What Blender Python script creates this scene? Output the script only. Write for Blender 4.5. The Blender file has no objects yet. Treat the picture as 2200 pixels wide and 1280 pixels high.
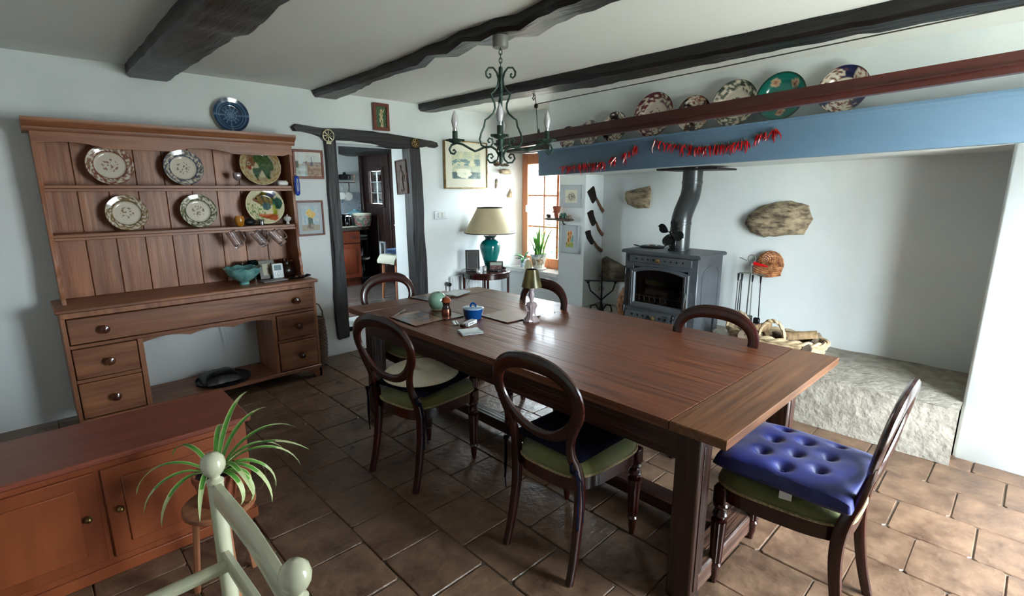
import bpy, math, random
from mathutils import Vector, Matrix, Euler, noise as mnoise
R = math.radians
PI = math.pi
rnd = random.Random(7)
SC = bpy.context.scene
COL = SC.collection

# ------------------------------------------------------------------ camera
F_PX = 1088.0
PITCH = math.atan(235 / F_PX)
AZ = R(45.9)
cam_d = bpy.data.cameras.new('camera')
cam_d.sensor_width = 36.0
cam_d.lens = 36.0 * F_PX / 2200.0
cam_d.clip_start = 0.02
cam = bpy.data.objects.new('camera', cam_d)
COL.objects.link(cam)
cam.location = (0, 0, 1.55)
cam.rotation_euler = (R(90) - PITCH, 0, AZ - R(90))
SC.camera = cam

# ------------------------------------------------------------------ sky and light
w = bpy.data.worlds.new('daylight')
SC.world = w
w.use_nodes = True
nt = w.node_tree
bg = nt.nodes['Background']
tc = nt.nodes.new('ShaderNodeTexCoord')
sep = nt.nodes.new('ShaderNodeSeparateXYZ')
rp = nt.nodes.new('ShaderNodeValToRGB')
rp.color_ramp.elements[0].position = 0.42
rp.color_ramp.elements[0].color = (0.30, 0.34, 0.33, 1)
rp.color_ramp.elements[1].position = 0.62
rp.color_ramp.elements[1].color = (0.80, 0.93, 1.0, 1)
mp = nt.nodes.new('ShaderNodeMath'); mp.operation = 'MULTIPLY_ADD'
mp.inputs[1].default_value = 0.5; mp.inputs[2].default_value = 0.5
nt.links.new(tc.outputs['Generated'], sep.inputs[0])
nt.links.new(sep.outputs['Z'], mp.inputs[0])
nt.links.new(mp.outputs[0], rp.inputs[0])
nt.links.new(rp.outputs[0], bg.inputs['Color'])
bg.inputs['Strength'].default_value = 19.0

def portal(name, loc, rot, sx, sy):
    d = bpy.data.lights.new(name, 'AREA')
    d.shape = 'RECTANGLE'; d.size = sx; d.size_y = sy
    d.cycles.is_portal = True
    o = bpy.data.objects.new(name, d)
    o.location = loc; o.rotation_euler = rot
    COL.objects.link(o)
    return o
# daylight comes in through the real window openings; portals only guide the sampling of the sky
portal('window_light_right', (4.50, 3.995, 1.29), (0, R(90), 0), 1.36, 0.66)
portal('window_light_front', (2.65, -1.08, 1.05), (R(90), 0, 0), 1.3, 1.86)
portal('window_light_kitchen', (3.80, 6.25, 1.55), (0, R(90), 0), 0.6, 1.2)
portal('window_light_kitchen_left', (1.36, 5.65, 1.6), (0, R(-90), 0), 0.6, 0.45)

SC.view_settings.view_transform = 'Standard'
SC.view_settings.look = 'None'
SC.view_settings.exposure = 1.6
SC.view_settings.gamma = 1.0
SC.view_settings.use_curve_mapping = False
SC.cycles.max_bounces = 12
SC.cycles.diffuse_bounces = 6
SC.cycles.glossy_bounces = 4
SC.cycles.transmission_bounces = 8
SC.cycles.transparent_max_bounces = 12
SC.cycles.sample_clamp_indirect = 8
SC.cycles.caustics_reflective = False
SC.cycles.caustics_refractive = False
SC.cycles.use_denoising = True

# ------------------------------------------------------------------ materials
def lin(c):
    return tuple((x / 12.92 if x <= 0.04045 else ((x + 0.055) / 1.055) ** 2.4) for x in c[:3])

def mat(name, c, rough=0.5, metal=0.0, c2=None, scale=8.0, stretch=(1, 1, 1), detail=4.0, bump=0.0,
        bscale=None, coat=0.0, sheen=0.0, trans=0.0, rand=0.0, spots=None, ramp=(0.35, 0.65), alpha=1.0,
        rough2=None, spec=None):
    m = bpy.data.materials.new(name)
    m.use_nodes = True
    n = m.node_tree.nodes; l = m.node_tree.links
    b = n['Principled BSDF']
    b.inputs['Roughness'].default_value = rough
    b.inputs['Metallic'].default_value = metal
    b.inputs['Coat Weight'].default_value = coat
    b.inputs['Coat Roughness'].default_value = 0.08
    b.inputs['Sheen Weight'].default_value = sheen
    b.inputs['Transmission Weight'].default_value = trans
    b.inputs['Alpha'].default_value = alpha
    if spec is not None:
        b.inputs['Specular IOR Level'].default_value = spec
    c = lin(c)
    b.inputs['Base Color'].default_value = (*c, 1)
    tcn = n.new('ShaderNodeTexCoord')
    mpn = n.new('ShaderNodeMapping')
    mpn.inputs['Scale'].default_value = stretch
    l.new(tcn.outputs['Object'], mpn.inputs[0])
    vec = mpn.outputs[0]
    if rand:
        oi = n.new('ShaderNodeObjectInfo')
        vm = n.new('ShaderNodeVectorMath'); vm.operation = 'ADD'
        sc = n.new('ShaderNodeMath'); sc.operation = 'MULTIPLY'; sc.inputs[1].default_value = 37.0
        l.new(oi.outputs['Random'], sc.inputs[0])
        l.new(mpn.outputs[0], vm.inputs[0]); l.new(sc.outputs[0], vm.inputs[1])
        vec = vm.outputs[0]
    col = None
    if c2 is not None:
        nz = n.new('ShaderNodeTexNoise')
        nz.inputs['Scale'].default_value = scale
        nz.inputs['Detail'].default_value = detail
        nz.inputs['Roughness'].default_value = 0.6
        l.new(vec, nz.inputs[0])
        cr = n.new('ShaderNodeValToRGB')
        cr.color_ramp.elements[0].position = ramp[0]
        cr.color_ramp.elements[1].position = ramp[1]
        cr.color_ramp.elements[0].color = (*c, 1)
        cr.color_ramp.elements[1].color = (*lin(c2), 1)
        l.new(nz.outputs[0], cr.inputs[0])
        col = cr.outputs[0]
        if rough2 is not None:
            mr = n.new('ShaderNodeMapRange')
            mr.inputs[1].default_value = ramp[0]; mr.inputs[2].default_value = ramp[1]
            mr.inputs[3].default_value = rough; mr.inputs[4].default_value = rough2
            l.new(nz.outputs[0], mr.inputs[0]); l.new(mr.outputs[0], b.inputs['Roughness'])
    if spots is not None:
        vo = n.new('ShaderNodeTexVoronoi')
        vo.inputs['Scale'].default_value = spots[0]
        l.new(vec, vo.inputs[0])
        cr2 = n.new('ShaderNodeValToRGB')
        cr2.color_ramp.elements[0].position = spots[1]
        cr2.color_ramp.elements[1].position = spots[1] + 0.06
        cr2.color_ramp.elements[0].color = (1, 1, 1, 1)
        cr2.color_ramp.elements[1].color = (0, 0, 0, 1)
        l.new(vo.outputs['Distance'], cr2.inputs[0])
        mx = n.new('ShaderNodeMix'); mx.data_type = 'RGBA'
        l.new(cr2.outputs[0], mx.inputs[0])
        if col is not None:
            l.new(col, mx.inputs[6])
        else:
            mx.inputs[6].default_value = (*c, 1)
        mx.inputs[7].default_value = (*lin(spots[2]), 1)
        col = mx.outputs[2]
    if rand:
        hs = n.new('ShaderNodeHueSaturation')
        mr = n.new('ShaderNodeMapRange')
        mr.inputs[3].default_value = 1 - rand; mr.inputs[4].default_value = 1 + rand
        l.new(oi.outputs['Random'], mr.inputs[0])
        l.new(mr.outputs[0], hs.inputs['Value'])
        if col is not None:
            l.new(col, hs.inputs['Color'])
        else:
            hs.inputs['Color'].default_value = (*c, 1)
        col = hs.outputs[0]
    if col is not None:
        l.new(col, b.inputs['Base Color'])
    if bump:
        nb = n.new('ShaderNodeTexNoise')
        nb.inputs['Scale'].default_value = bscale or scale
        nb.inputs['Detail'].default_value = 5
        l.new(vec, nb.inputs[0])
        bp = n.new('ShaderNodeBump')
        bp.inputs['Strength'].default_value = bump
        bp.inputs['Distance'].default_value = 0.01
        l.new(nb.outputs[0], bp.inputs['Height'])
        l.new(bp.outputs[0], b.inputs['Normal'])
    return m

def wood(name, c, c2, axis='x', rough=0.4, s=14, bump=0.25, coat=0.0, rand=0.12, k=12, ramp=(0.3, 0.72), rough2=None):
    st = {'x': (1, k, k), 'y': (k, 1, k), 'z': (k, k, 1)}[axis]
    return mat(name, c, rough, c2=c2, scale=s / 6, stretch=st, detail=6, bump=bump, coat=coat, rand=rand, ramp=ramp, rough2=rough2)

def glass(name, tint=(0.9, 0.95, 0.95), gl=0.10):
    m = bpy.data.materials.new(name); m.use_nodes = True
    n = m.node_tree.nodes; l = m.node_tree.links
    n.remove(n['Principled BSDF'])
    t = n.new('ShaderNodeBsdfTransparent'); t.inputs[0].default_value = (*tint, 1)
    g = n.new('ShaderNodeBsdfGlossy'); g.inputs['Roughness'].default_value = 0.03
    fr = n.new('ShaderNodeFresnel'); fr.inputs[0].default_value = 1.5
    ad = n.new('ShaderNodeMath'); ad.operation = 'ADD'; ad.inputs[1].default_value = gl; ad.use_clamp = True
    mx = n.new('ShaderNodeMixShader')
    l.new(fr.outputs[0], ad.inputs[0]); l.new(ad.outputs[0], mx.inputs[0])
    l.new(t.outputs[0], mx.inputs[1]); l.new(g.outputs[0], mx.inputs[2])
    l.new(mx.outputs[0], n['Material Output'].inputs[0])
    return m

def painted(name, rough=0.4, coat=0.0):
    m = bpy.data.materials.new(name); m.use_nodes = True
    n = m.node_tree.nodes; l = m.node_tree.links
    b = n['Principled BSDF']
    b.inputs['Roughness'].default_value = rough
    b.inputs['Coat Weight'].default_value = coat
    a = n.new('ShaderNodeAttribute'); a.attribute_name = 'paint'
    l.new(a.outputs['Color'], b.inputs['Base Color'])
    return m

M = {}
M['plaster'] = mat('whitewashed_plaster', (0.835, 0.86, 0.865), 0.85, c2=(0.875, 0.89, 0.89), scale=1.6, bump=0.55, bscale=4.0)
M['plaster_smooth'] = mat('ceiling_paint', (0.84, 0.845, 0.83), 0.9, c2=(0.86, 0.865, 0.85), scale=0.9, bump=0.15, bscale=2.5)
M['tile'] = mat('terracotta_tile', (0.30, 0.215, 0.165), 0.27, c2=(0.50, 0.39, 0.305), scale=8, detail=8, bump=0.5, bscale=26,
                rand=0.13, spots=(60, 0.07, (0.22, 0.16, 0.13)), ramp=(0.3, 0.75), rough2=0.5)
M['grout'] = mat('grout', (0.26, 0.21, 0.175), 0.85, c2=(0.42, 0.36, 0.30), scale=6, bump=0.5, bscale=30)
M['kfloor'] = mat('kitchen_floor', (0.36, 0.34, 0.33), 0.16, c2=(0.46, 0.44, 0.43), scale=2, stretch=(1, 7, 1), bump=0.2)
M['black_wood'] = wood('blackened_beam', (0.035, 0.030, 0.032), (0.105, 0.095, 0.095), 'y', 0.38, 20, 1.0, k=7, rand=0.0)
M['black_wood_x'] = wood('blackened_lintel', (0.05, 0.04, 0.04), (0.12, 0.10, 0.095), 'x', 0.5, 20, 1.0, k=7, rand=0.0)
M['black_wood_z'] = wood('blackened_post', (0.06, 0.055, 0.062), (0.15, 0.13, 0.14), 'z', 0.5, 20, 1.0, k=7, rand=0.0)
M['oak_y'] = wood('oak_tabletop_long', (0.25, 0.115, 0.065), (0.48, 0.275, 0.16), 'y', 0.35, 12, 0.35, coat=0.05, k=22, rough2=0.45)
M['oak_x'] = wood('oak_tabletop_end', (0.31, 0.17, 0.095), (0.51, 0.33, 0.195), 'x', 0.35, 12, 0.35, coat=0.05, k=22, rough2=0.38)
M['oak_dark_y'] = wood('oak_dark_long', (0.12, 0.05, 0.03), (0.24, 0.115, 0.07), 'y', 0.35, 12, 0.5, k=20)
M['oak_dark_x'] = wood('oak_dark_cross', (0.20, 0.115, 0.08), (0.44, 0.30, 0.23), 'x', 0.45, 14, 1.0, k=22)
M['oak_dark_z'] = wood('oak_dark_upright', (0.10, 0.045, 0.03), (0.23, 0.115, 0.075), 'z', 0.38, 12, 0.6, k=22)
M['mahogany'] = mat('mahogany', (0.13, 0.032, 0.025), 0.24, c2=(0.22, 0.066, 0.045), scale=5, stretch=(2, 2, 1), coat=0.35, bump=0.05)
M['pine_x'] = wood('pine_horizontal', (0.41, 0.235, 0.155), (0.64, 0.42, 0.285), 'x', 0.42, 9, 0.35, k=13)
M['pine_z'] = wood('pine_vertical', (0.46, 0.275, 0.18), (0.71, 0.475, 0.34), 'z', 0.42, 9, 0.35, k=13)
M['pine_knob'] = mat('pine_knob', (0.26, 0.13, 0.10), 0.18, coat=0.6, c2=(0.38, 0.22, 0.16), scale=20)
M['pine_dark'] = wood('pine_shadowed_oiled', (0.27, 0.15, 0.10), (0.38, 0.22, 0.15), 'z', 0.5, 9, 0.2, k=7)
M['orange_wood'] = wood('orange_cherry', (0.43, 0.205, 0.11), (0.54, 0.28, 0.16), 'z', 0.35, 9, 0.1, k=6, coat=0.1)
M['orange_frame'] = wood('window_pine', (0.70, 0.42, 0.26), (0.80, 0.52, 0.34), 'z', 0.4, 9, 0.1, k=8)
M['orange_frame_y'] = wood('window_pine_cross', (0.70, 0.42, 0.26), (0.80, 0.52, 0.34), 'y', 0.4, 9, 0.1, k=8)
M['redwood_y'] = wood('red_brown_rail', (0.22, 0.085, 0.065), (0.32, 0.13, 0.095), 'y', 0.35, 9, 0.15, k=9, coat=0.1)
M['frame_red'] = wood('red_brown_frame', (0.40, 0.19, 0.13), (0.50, 0.26, 0.19), 'x', 0.4, 9, 0.1)
M['kdoor'] = wood('dark_door_wood', (0.14, 0.085, 0.08), (0.23, 0.145, 0.135), 'z', 0.45, 9, 0.3, k=8)
M['kcab'] = wood('kitchen_cabinet_cherry', (0.45, 0.19, 0.10), (0.56, 0.26, 0.15), 'z', 0.35, 9, 0.1)
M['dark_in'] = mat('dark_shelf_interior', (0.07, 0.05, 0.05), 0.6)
M['blue_beam'] = mat('blue_painted_beam', (0.355, 0.465, 0.565), 0.45, c2=(0.40, 0.51, 0.61), scale=1.8, stretch=(1, .4, 1), bump=0.15, bscale=9)
M['cream_paint'] = mat('cream_gloss_paint', (0.72, 0.72, 0.61), 0.25, c2=(0.77, 0.77, 0.67), scale=6, coat=0.3)
M['green_velvet'] = mat('green_velvet', (0.33, 0.345, 0.165), 0.85, c2=(0.41, 0.425, 0.22), scale=7, sheen=0.4, bump=0.2, bscale=90)
M['braid'] = mat('cream_braid', (0.72, 0.66, 0.50), 0.8, c2=(0.46, 0.40, 0.26), scale=130, bump=0.5)
M['navy'] = mat('navy_cotton', (0.018, 0.027, 0.095), 0.9, c2=(0.03, 0.045, 0.14), scale=14, spec=0.15, bump=0.2, bscale=120)
M['royal'] = mat('royal_blue_velvet', (0.03, 0.06, 0.30), 0.5, c2=(0.05, 0.105, 0.43), scale=5, sheen=0.12)
M['cream_cloth'] = mat('cream_linen', (0.78, 0.745, 0.65), 0.9, c2=(0.82, 0.79, 0.70), scale=30, sheen=0.2, bump=0.15, bscale=160)
M['iron'] = mat('black_iron', (0.07, 0.075, 0.08), 0.45, 0.6, c2=(0.14, 0.14, 0.15), scale=30, bump=0.2)
M['stove'] = mat('grey_cast_iron', (0.29, 0.305, 0.325), 0.42, 0.3, c2=(0.33, 0.345, 0.365), scale=12, bump=0.08, bscale=90)
M['pipe'] = mat('grey_enamel_pipe', (0.24, 0.25, 0.255), 0.30, 0.5, c2=(0.28, 0.29, 0.295), scale=6)
M['green_iron'] = mat('green_patina_iron', (0.10, 0.17, 0.15), 0.45, 0.4, c2=(0.24, 0.33, 0.29), scale=30, bump=0.3)
M['steel'] = mat('polished_steel', (0.72, 0.72, 0.72), 0.22, 1.0)
M['pale_brass'] = mat('pale_polished_brass', (0.80, 0.77, 0.66), 0.3, 0.8, c2=(0.5, 0.46, 0.34), scale=60, bump=0.3)
M['brass'] = mat('aged_brass', (0.62, 0.52, 0.33), 0.35, 0.9, c2=(0.35, 0.28, 0.16), scale=40, bump=0.3)
M['gold'] = mat('gold_frame', (0.66, 0.55, 0.36), 0.35, 0.7, c2=(0.42, 0.33, 0.2), scale=20)
M['copper'] = mat('copper', (0.55, 0.33, 0.26), 0.25, 0.9, c2=(0.38, 0.2, 0.15), scale=30)
M['malachite'] = mat('malachite_green', (0.10, 0.24, 0.20), 0.3, c2=(0.22, 0.40, 0.34), scale=30, coat=0.3)
M['stone'] = mat('field_stone', (0.34, 0.29, 0.235), 0.85, c2=(0.68, 0.61, 0.50), scale=12, stretch=(1, 1, 2.6), detail=10, bump=1.0, bscale=14, ramp=(.38, .62))
M['stone_dark'] = mat('dark_field_stone', (0.25, 0.22, 0.195), 0.9, c2=(0.52, 0.46, 0.39), scale=6, stretch=(1, 1, 2), detail=8, bump=1.0, bscale=16)
M['hearth'] = mat('rough_hearth', (0.50, 0.47, 0.43), 0.9, c2=(0.64, 0.61, 0.56), scale=12, bump=1.0, bscale=30)
M['teal_glaze'] = mat('teal_glaze', (0.02, 0.42, 0.42), 0.12, c2=(0.03, 0.47, 0.47), scale=3, coat=0.8)
M['teal_dark'] = mat('dark_teal_metal', (0.06, 0.14, 0.17), 0.3, coat=0.5)
M['shade'] = mat('parchment_shade', (0.74, 0.68, 0.55), 0.8, c2=(0.78, 0.72, 0.59), scale=5)
M['shade_trim'] = mat('shade_trim', (0.22, 0.17, 0.13), 0.7)
M['olive_shade'] = mat('olive_gold_shade', (0.22, 0.20, 0.11), 0.3, 0.5, c2=(0.50, 0.46, 0.28), scale=7, stretch=(1, 1, .35), ramp=(.4, .6))
M['crystal'] = mat('pink_tinted_crystal', (0.80, 0.72, 0.74), 0.07, trans=0.6, coat=0.6)
M['mug_glass'] = mat('mug_glass', (0.93, 0.90, 0.90), 0.05, trans=0.92)
M['clear'] = mat('clear_glass', (0.95, 0.93, 0.92), 0.04, trans=0.9)
M['bulb'] = mat('frosted_bulb', (0.86, 0.85, 0.87), 0.15, trans=0.35, coat=0.5)
M['casserole'] = mat('blue_enamel', (0.01, 0.20, 0.42), 0.12, coat=0.9, c2=(0.015, 0.27, 0.52), scale=4)
M['casserole_lid'] = mat('pale_blue_enamel', (0.55, 0.65, 0.74), 0.12, coat=0.9)
M['celadon'] = mat('celadon_glaze', (0.46, 0.60, 0.53), 0.15, c2=(0.55, 0.68, 0.60), scale=6, coat=0.7)
M['celadon_base'] = mat('cream_glaze_base', (0.72, 0.69, 0.56), 0.3)
M['turq'] = mat('turquoise_ceramic', (0.24, 0.48, 0.48), 0.2, c2=(0.50, 0.70, 0.68), scale=16, detail=8, bump=0.4, bscale=30, coat=0.5)
M['white'] = mat('white_plastic', (0.86, 0.88, 0.89), 0.35)
M['white_china'] = mat('white_china', (0.84, 0.84, 0.82), 0.15, coat=0.6)
M['offwhite'] = mat('paper_napkin', (0.86, 0.88, 0.88), 0.9, c2=(0.80, 0.82, 0.83), scale=9, bump=0.2)
M['mount'] = mat('picture_mount', (0.80, 0.79, 0.72), 0.7)
M['mount_grey'] = mat('pale_blue_mount', (0.70, 0.73, 0.75), 0.7)
M['lcd'] = mat('grey_green_lcd', (0.36, 0.47, 0.50), 0.2)
M['grey'] = mat('grey_plastic', (0.50, 0.48, 0.49), 0.5)
M['grey_metal'] = mat('grey_painted_metal', (0.42, 0.42, 0.40), 0.5)
M['black'] = mat('black_plastic', (0.035, 0.037, 0.045), 0.35)
M['black_gloss'] = mat('black_glass', (0.02, 0.02, 0.025), 0.06, coat=0.8)
M['fireglass'] = glass('stove_glass', (0.35, 0.34, 0.34), 0.04)
M['pane'] = glass('window_glass', (0.95, 0.97, 0.98), 0.02)
M['fireblack'] = mat('sooty_firebox', (0.035, 0.03, 0.03), 0.8, c2=(0.10, 0.07, 0.05), scale=10, bump=0.6)
M['ash'] = mat('burnt_log', (0.22, 0.15, 0.11), 0.9, c2=(0.40, 0.32, 0.27), scale=12, bump=0.9)
M['log'] = mat('split_log', (0.46, 0.36, 0.25), 0.8, c2=(0.62, 0.51, 0.37), scale=6, stretch=(6, 6, 1), bump=0.6)
M['bark'] = mat('log_bark', (0.26, 0.21, 0.17), 0.9, c2=(0.44, 0.38, 0.31), scale=10, bump=1.0)
M['wicker_pale'] = mat('pale_willow', (0.62, 0.53, 0.41), 0.6, c2=(0.78, 0.70, 0.57), scale=14, bump=0.3)
M['wicker_brown'] = mat('brown_willow', (0.44, 0.25, 0.15), 0.5, c2=(0.80, 0.56, 0.38), scale=28, bump=0.3)
M['wicker_dark'] = mat('dark_rattan', (0.26, 0.18, 0.14), 0.6, c2=(0.38, 0.28, 0.21), scale=16, bump=0.3)
M['chilli'] = mat('red_chilli', (0.55, 0.03, 0.05), 0.25, c2=(0.74, 0.06, 0.07), scale=6, coat=0.3, rand=0.3)
M['chilli_stem'] = mat('chilli_stem', (0.35, 0.38, 0.20), 0.6)
M['leaf'] = mat('green_leaf', (0.26, 0.50, 0.18), 0.35, c2=(0.42, 0.66, 0.26), scale=6, spec=0.4)
M['leaf_light'] = mat('pale_leaf_edge', (0.72, 0.76, 0.55), 0.4)
M['leaf_dark'] = mat('deep_leaf', (0.15, 0.32, 0.20), 0.3, c2=(0.28, 0.46, 0.28), scale=6)
M['knife'] = mat('dark_carbon_blade', (0.13, 0.10, 0.09), 0.45, 0.6, c2=(0.20, 0.15, 0.13), scale=14)
M['knife_handle'] = wood('worn_handle', (0.36, 0.23, 0.15), (0.50, 0.34, 0.23), 'z', 0.5, 12, 0.2)
M['terracotta'] = mat('terracotta', (0.62, 0.33, 0.22), 0.6, c2=(0.50, 0.25, 0.17), scale=14, bump=0.4)
M['soil'] = mat('potting_soil', (0.14, 0.10, 0.08), 0.95, bump=1.0, bscale=40)
M['granite'] = mat('dark_worktop', (0.16, 0.14, 0.13), 0.2, c2=(0.34, 0.31, 0.29), scale=90)
M['splash'] = mat('patterned_wall_tiles', (0.72, 0.76, 0.80), 0.25, spots=(16, 0.16, (0.40, 0.50, 0.62)))
M['towel_blue'] = mat('blue_towel', (0.36, 0.48, 0.66), 0.95, c2=(0.46, 0.58, 0.74), scale=12, bump=0.5, bscale=90)
M['towel_cream'] = mat('cream_towel', (0.74, 0.74, 0.68), 0.95, bump=0.5, bscale=90)
M['red'] = mat('red_plastic', (0.80, 0.05, 0.08), 0.4)
M['blue'] = mat('bright_blue_plastic', (0.05, 0.22, 0.62), 0.35)
M['amber'] = mat('amber_glaze', (0.72, 0.46, 0.12), 0.15, coat=0.6)
M['dkgreen'] = mat('dark_green_glass', (0.01, 0.10, 0.08), 0.08, coat=0.8)
M['dkbrown'] = mat('dark_brown_lacquer', (0.13, 0.07, 0.05), 0.25)
M['string'] = mat('cord', (0.25, 0.24, 0.22), 0.8)
M['ext_stone'] = mat('neighbour_stone_wall', (0.50, 0.42, 0.39), 0.9, c2=(0.70, 0.62, 0.57), scale=5, detail=6, bump=1.0, bscale=6, rand=.35)
M['ext_mortar'] = mat('neighbour_mortar', (0.32, 0.27, 0.26), 0.95)
M['ext_paving'] = mat('outside_ground', (0.66, 0.65, 0.60), 0.9, c2=(0.74, 0.73, 0.68), scale=3)  # pale paving, colour lightened to bounce more daylight onto the ceiling
M['shrub'] = mat('outside_shrub', (0.30, 0.50, 0.36), 0.7, c2=(0.45, 0.64, 0.48), scale=5)
M['paint'] = painted('painted_print', 0.45)
M['paint_gloss'] = painted('glazed_decoration', 0.12, 0.6)
M['slate'] = mat('dark_slate_relief', (0.20, 0.12, 0.085), 0.5, c2=(0.33, 0.21, 0.15), scale=14, bump=0.8)

# ------------------------------------------------------------------ mesh builder
class MB:
    def __init__(s, mt=None):
        s.v = []; s.f = []; s.mt = mt or Matrix(); s.c = None
    def add(s, vs, fs, mt=None):
        k = len(s.v)
        m = s.mt @ mt if mt is not None else s.mt
        s.v += [m @ Vector(p) for p in vs]
        s.f += [tuple(i + k for i in f) for f in fs]
        return s
    def box(s, c, d, ch=0.0, mt=None):
        """chamfered box, centre c, size d"""
        hx, hy, hz = d[0] / 2, d[1] / 2, d[2] / 2
        if ch <= 0:
            vs = [(c[0] + sx * hx, c[1] + sy * hy, c[2] + sz * hz) for sx in (-1, 1) for sy in (-1, 1) for sz in (-1, 1)]
            fs = [(0, 1, 3, 2), (4, 6, 7, 5), (0, 4, 5, 1), (2, 3, 7, 6), (0, 2, 6, 4), (1, 5, 7, 3)]
            return s.add(vs, fs, mt)
        ch = min(ch, hx * .9, hy * .9, hz * .9)
        vs = []; idx = {}
        for sx in (-1, 1):
            for sy in (-1, 1):
                for sz in (-1, 1):
                    for a in range(3):
                        h = [hx, hy, hz]
                        for b in range(3):
                            if b != a: h[b] -= ch
                        idx[(sx, sy, sz, a)] = len(vs)
                        vs.append((c[0] + sx * h[0], c[1] + sy * h[1], c[2] + sz * h[2]))
        fs = []
        I = lambda x, y, z, a: idx[(x, y, z, a)]
        for sg in (-1, 1):
            q = [(sg, -1, -1), (sg, 1, -1), (sg, 1, 1), (sg, -1, 1)]
            f = [I(*p, 0) for p in q]; fs.append(tuple(f if sg > 0 else f[::-1]))
            q = [(-1, sg, -1), (-1, sg, 1), (1, sg, 1), (1, sg, -1)]
            f = [I(*p, 1) for p in q]; fs.append(tuple(f if sg > 0 else f[::-1]))
            q = [(-1, -1, sg), (1, -1, sg), (1, 1, sg), (-1, 1, sg)]
            f = [I(*p, 2) for p in q]; fs.append(tuple(f if sg > 0 else f[::-1]))
        for a1 in (-1, 1):
            for a2 in (-1, 1):
                fs.append((I(-1, a1, a2, 1), I(1, a1, a2, 1), I(1, a1, a2, 2), I(-1, a1, a2, 2)))
                fs.append((I(a1, -1, a2, 0), I(a1, 1, a2, 0), I(a1, 1, a2, 2), I(a1, -1, a2, 2)))
                fs.append((I(a1, a2, -1, 0), I(a1, a2, 1, 0), I(a1, a2, 1, 1), I(a1, a2, -1, 1)))
        for sx in (-1, 1):
            for sy in (-1, 1):
                for sz in (-1, 1):
                    fs.append((I(sx, sy, sz, 0), I(sx, sy, sz, 1), I(sx, sy, sz, 2)))
        return s.add(vs, fs, mt)
    def bb(s, a, b, ch=0.0, mt=None):
        return s.box([(a[i] + b[i]) / 2 for i in range(3)], [abs(b[i] - a[i]) for i in range(3)], ch, mt)
    def lathe(s, prof, n=20, c=(0, 0, 0), mt=None, flute=0.0, nf=8, a0=0.0, a1=2 * PI):
        full = abs(a1 - a0 - 2 * PI) < 1e-6
        vs = []; fs = []
        cols = n if full else n + 1
        for (r, z) in prof:
            for i in range(cols):
                a = a0 + (a1 - a0) * i / n
                rr = r * (1 + flute * math.cos(nf * a)) if flute else r
                vs.append((c[0] + rr * math.cos(a), c[1] + rr * math.sin(a), c[2] + z))
        for j in range(len(prof) - 1):
            for i in range(n):
                k = (i + 1) % cols
                fs.append((j * cols + i, j * cols + k, (j + 1) * cols + k, (j + 1) * cols + i))
        if full:
            if prof[0][0] > 1e-4: fs.append(tuple(range(n))[::-1])
            if prof[-1][0] > 1e-4: fs.append(tuple((len(prof) - 1) * n + i for i in range(n)))
        return s.add(vs, fs, mt)
    def tube(s, pts, r, n=8, cap=True, mt=None, closed=False, flat=1.0, up=None):
        """tube through pts; r scalar or list; flat scales the second axis"""
        P = [Vector(p) for p in pts]
        m = len(P)
        rs = r if isinstance(r, (list, tuple)) else [r] * m
        vs = []; fs = []
        T = []
        for i in range(m):
            if closed: t = P[(i + 1) % m] - P[i - 1]
            else: t = P[min(i + 1, m - 1)] - P[max(i - 1, 0)]
            T.append(t.normalized() if t.length > 1e-9 else Vector((0, 0, 1)))
        u = Vector(up) if up else (Vector((0, 0, 1)) if abs(T[0].z) < 0.9 else Vector((1, 0, 0)))
        for i in range(m):
            t = T[i]
            if up: u = Vector(up)
            a = u - t * u.dot(t)
            if a.length < 1e-6: a = t.orthogonal()
            a.normalize(); b = t.cross(a)
            u = a
            for k in range(n):
                an = 2 * PI * k / n
                vs.append(P[i] + a * (rs[i] * flat * math.cos(an)) + b * (rs[i] * math.sin(an)))
        rows = m if closed else m - 1
        for i in range(rows):
            j = (i + 1) % m
            for k in range(n):
                q = (k + 1) % n
                fs.append((i * n + k, i * n + q, j * n + q, j * n + k))
        if cap and not closed:
            fs.append(tuple(range(n))[::-1]); fs.append(tuple((m - 1) * n + k for k in range(n)))
        return s.add(vs, fs, mt)
    def sweep(s, pts, wid, thk, nrm, n=10, closed=False, mt=None, p=2.6):
        """superelliptic section: wid in the plane of the curve, thk along nrm"""
        P = [Vector(q) for q in pts]; m = len(P); N = Vector(nrm).normalized()
        ws = wid if isinstance(wid, (list, tuple)) else [wid] * m
        th = thk if isinstance(thk, (list, tuple)) else [thk] * m
        vs = []; fs = []
        for i in range(m):
            if closed: t = P[(i + 1) % m] - P[i - 1]
            else: t = P[min(i + 1, m - 1)] - P[max(i - 1, 0)]
            t.normalize(); a = t.cross(N).normalized(); b = a.cross(t).normalized()
            for k in range(n):
                an = 2 * PI * (k + .5) / n; ca, sa = math.cos(an), math.sin(an)
                x = math.copysign(abs(ca) ** (2 / p), ca) * ws[i] / 2
                y = math.copysign(abs(sa) ** (2 / p), sa) * th[i] / 2
                vs.append(P[i] + a * x + b * y)
        rows = m if closed else m - 1
        for i in range(rows):
            j = (i + 1) % m
            for k in range(n):
                q = (k + 1) % n
                fs.append((i * n + k, i * n + q, j * n + q, j * n + k))
        if not closed:
            fs.append(tuple(range(n))[::-1]); fs.append(tuple((m - 1) * n + k for k in range(n)))
        return s.add(vs, fs, mt)
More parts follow.
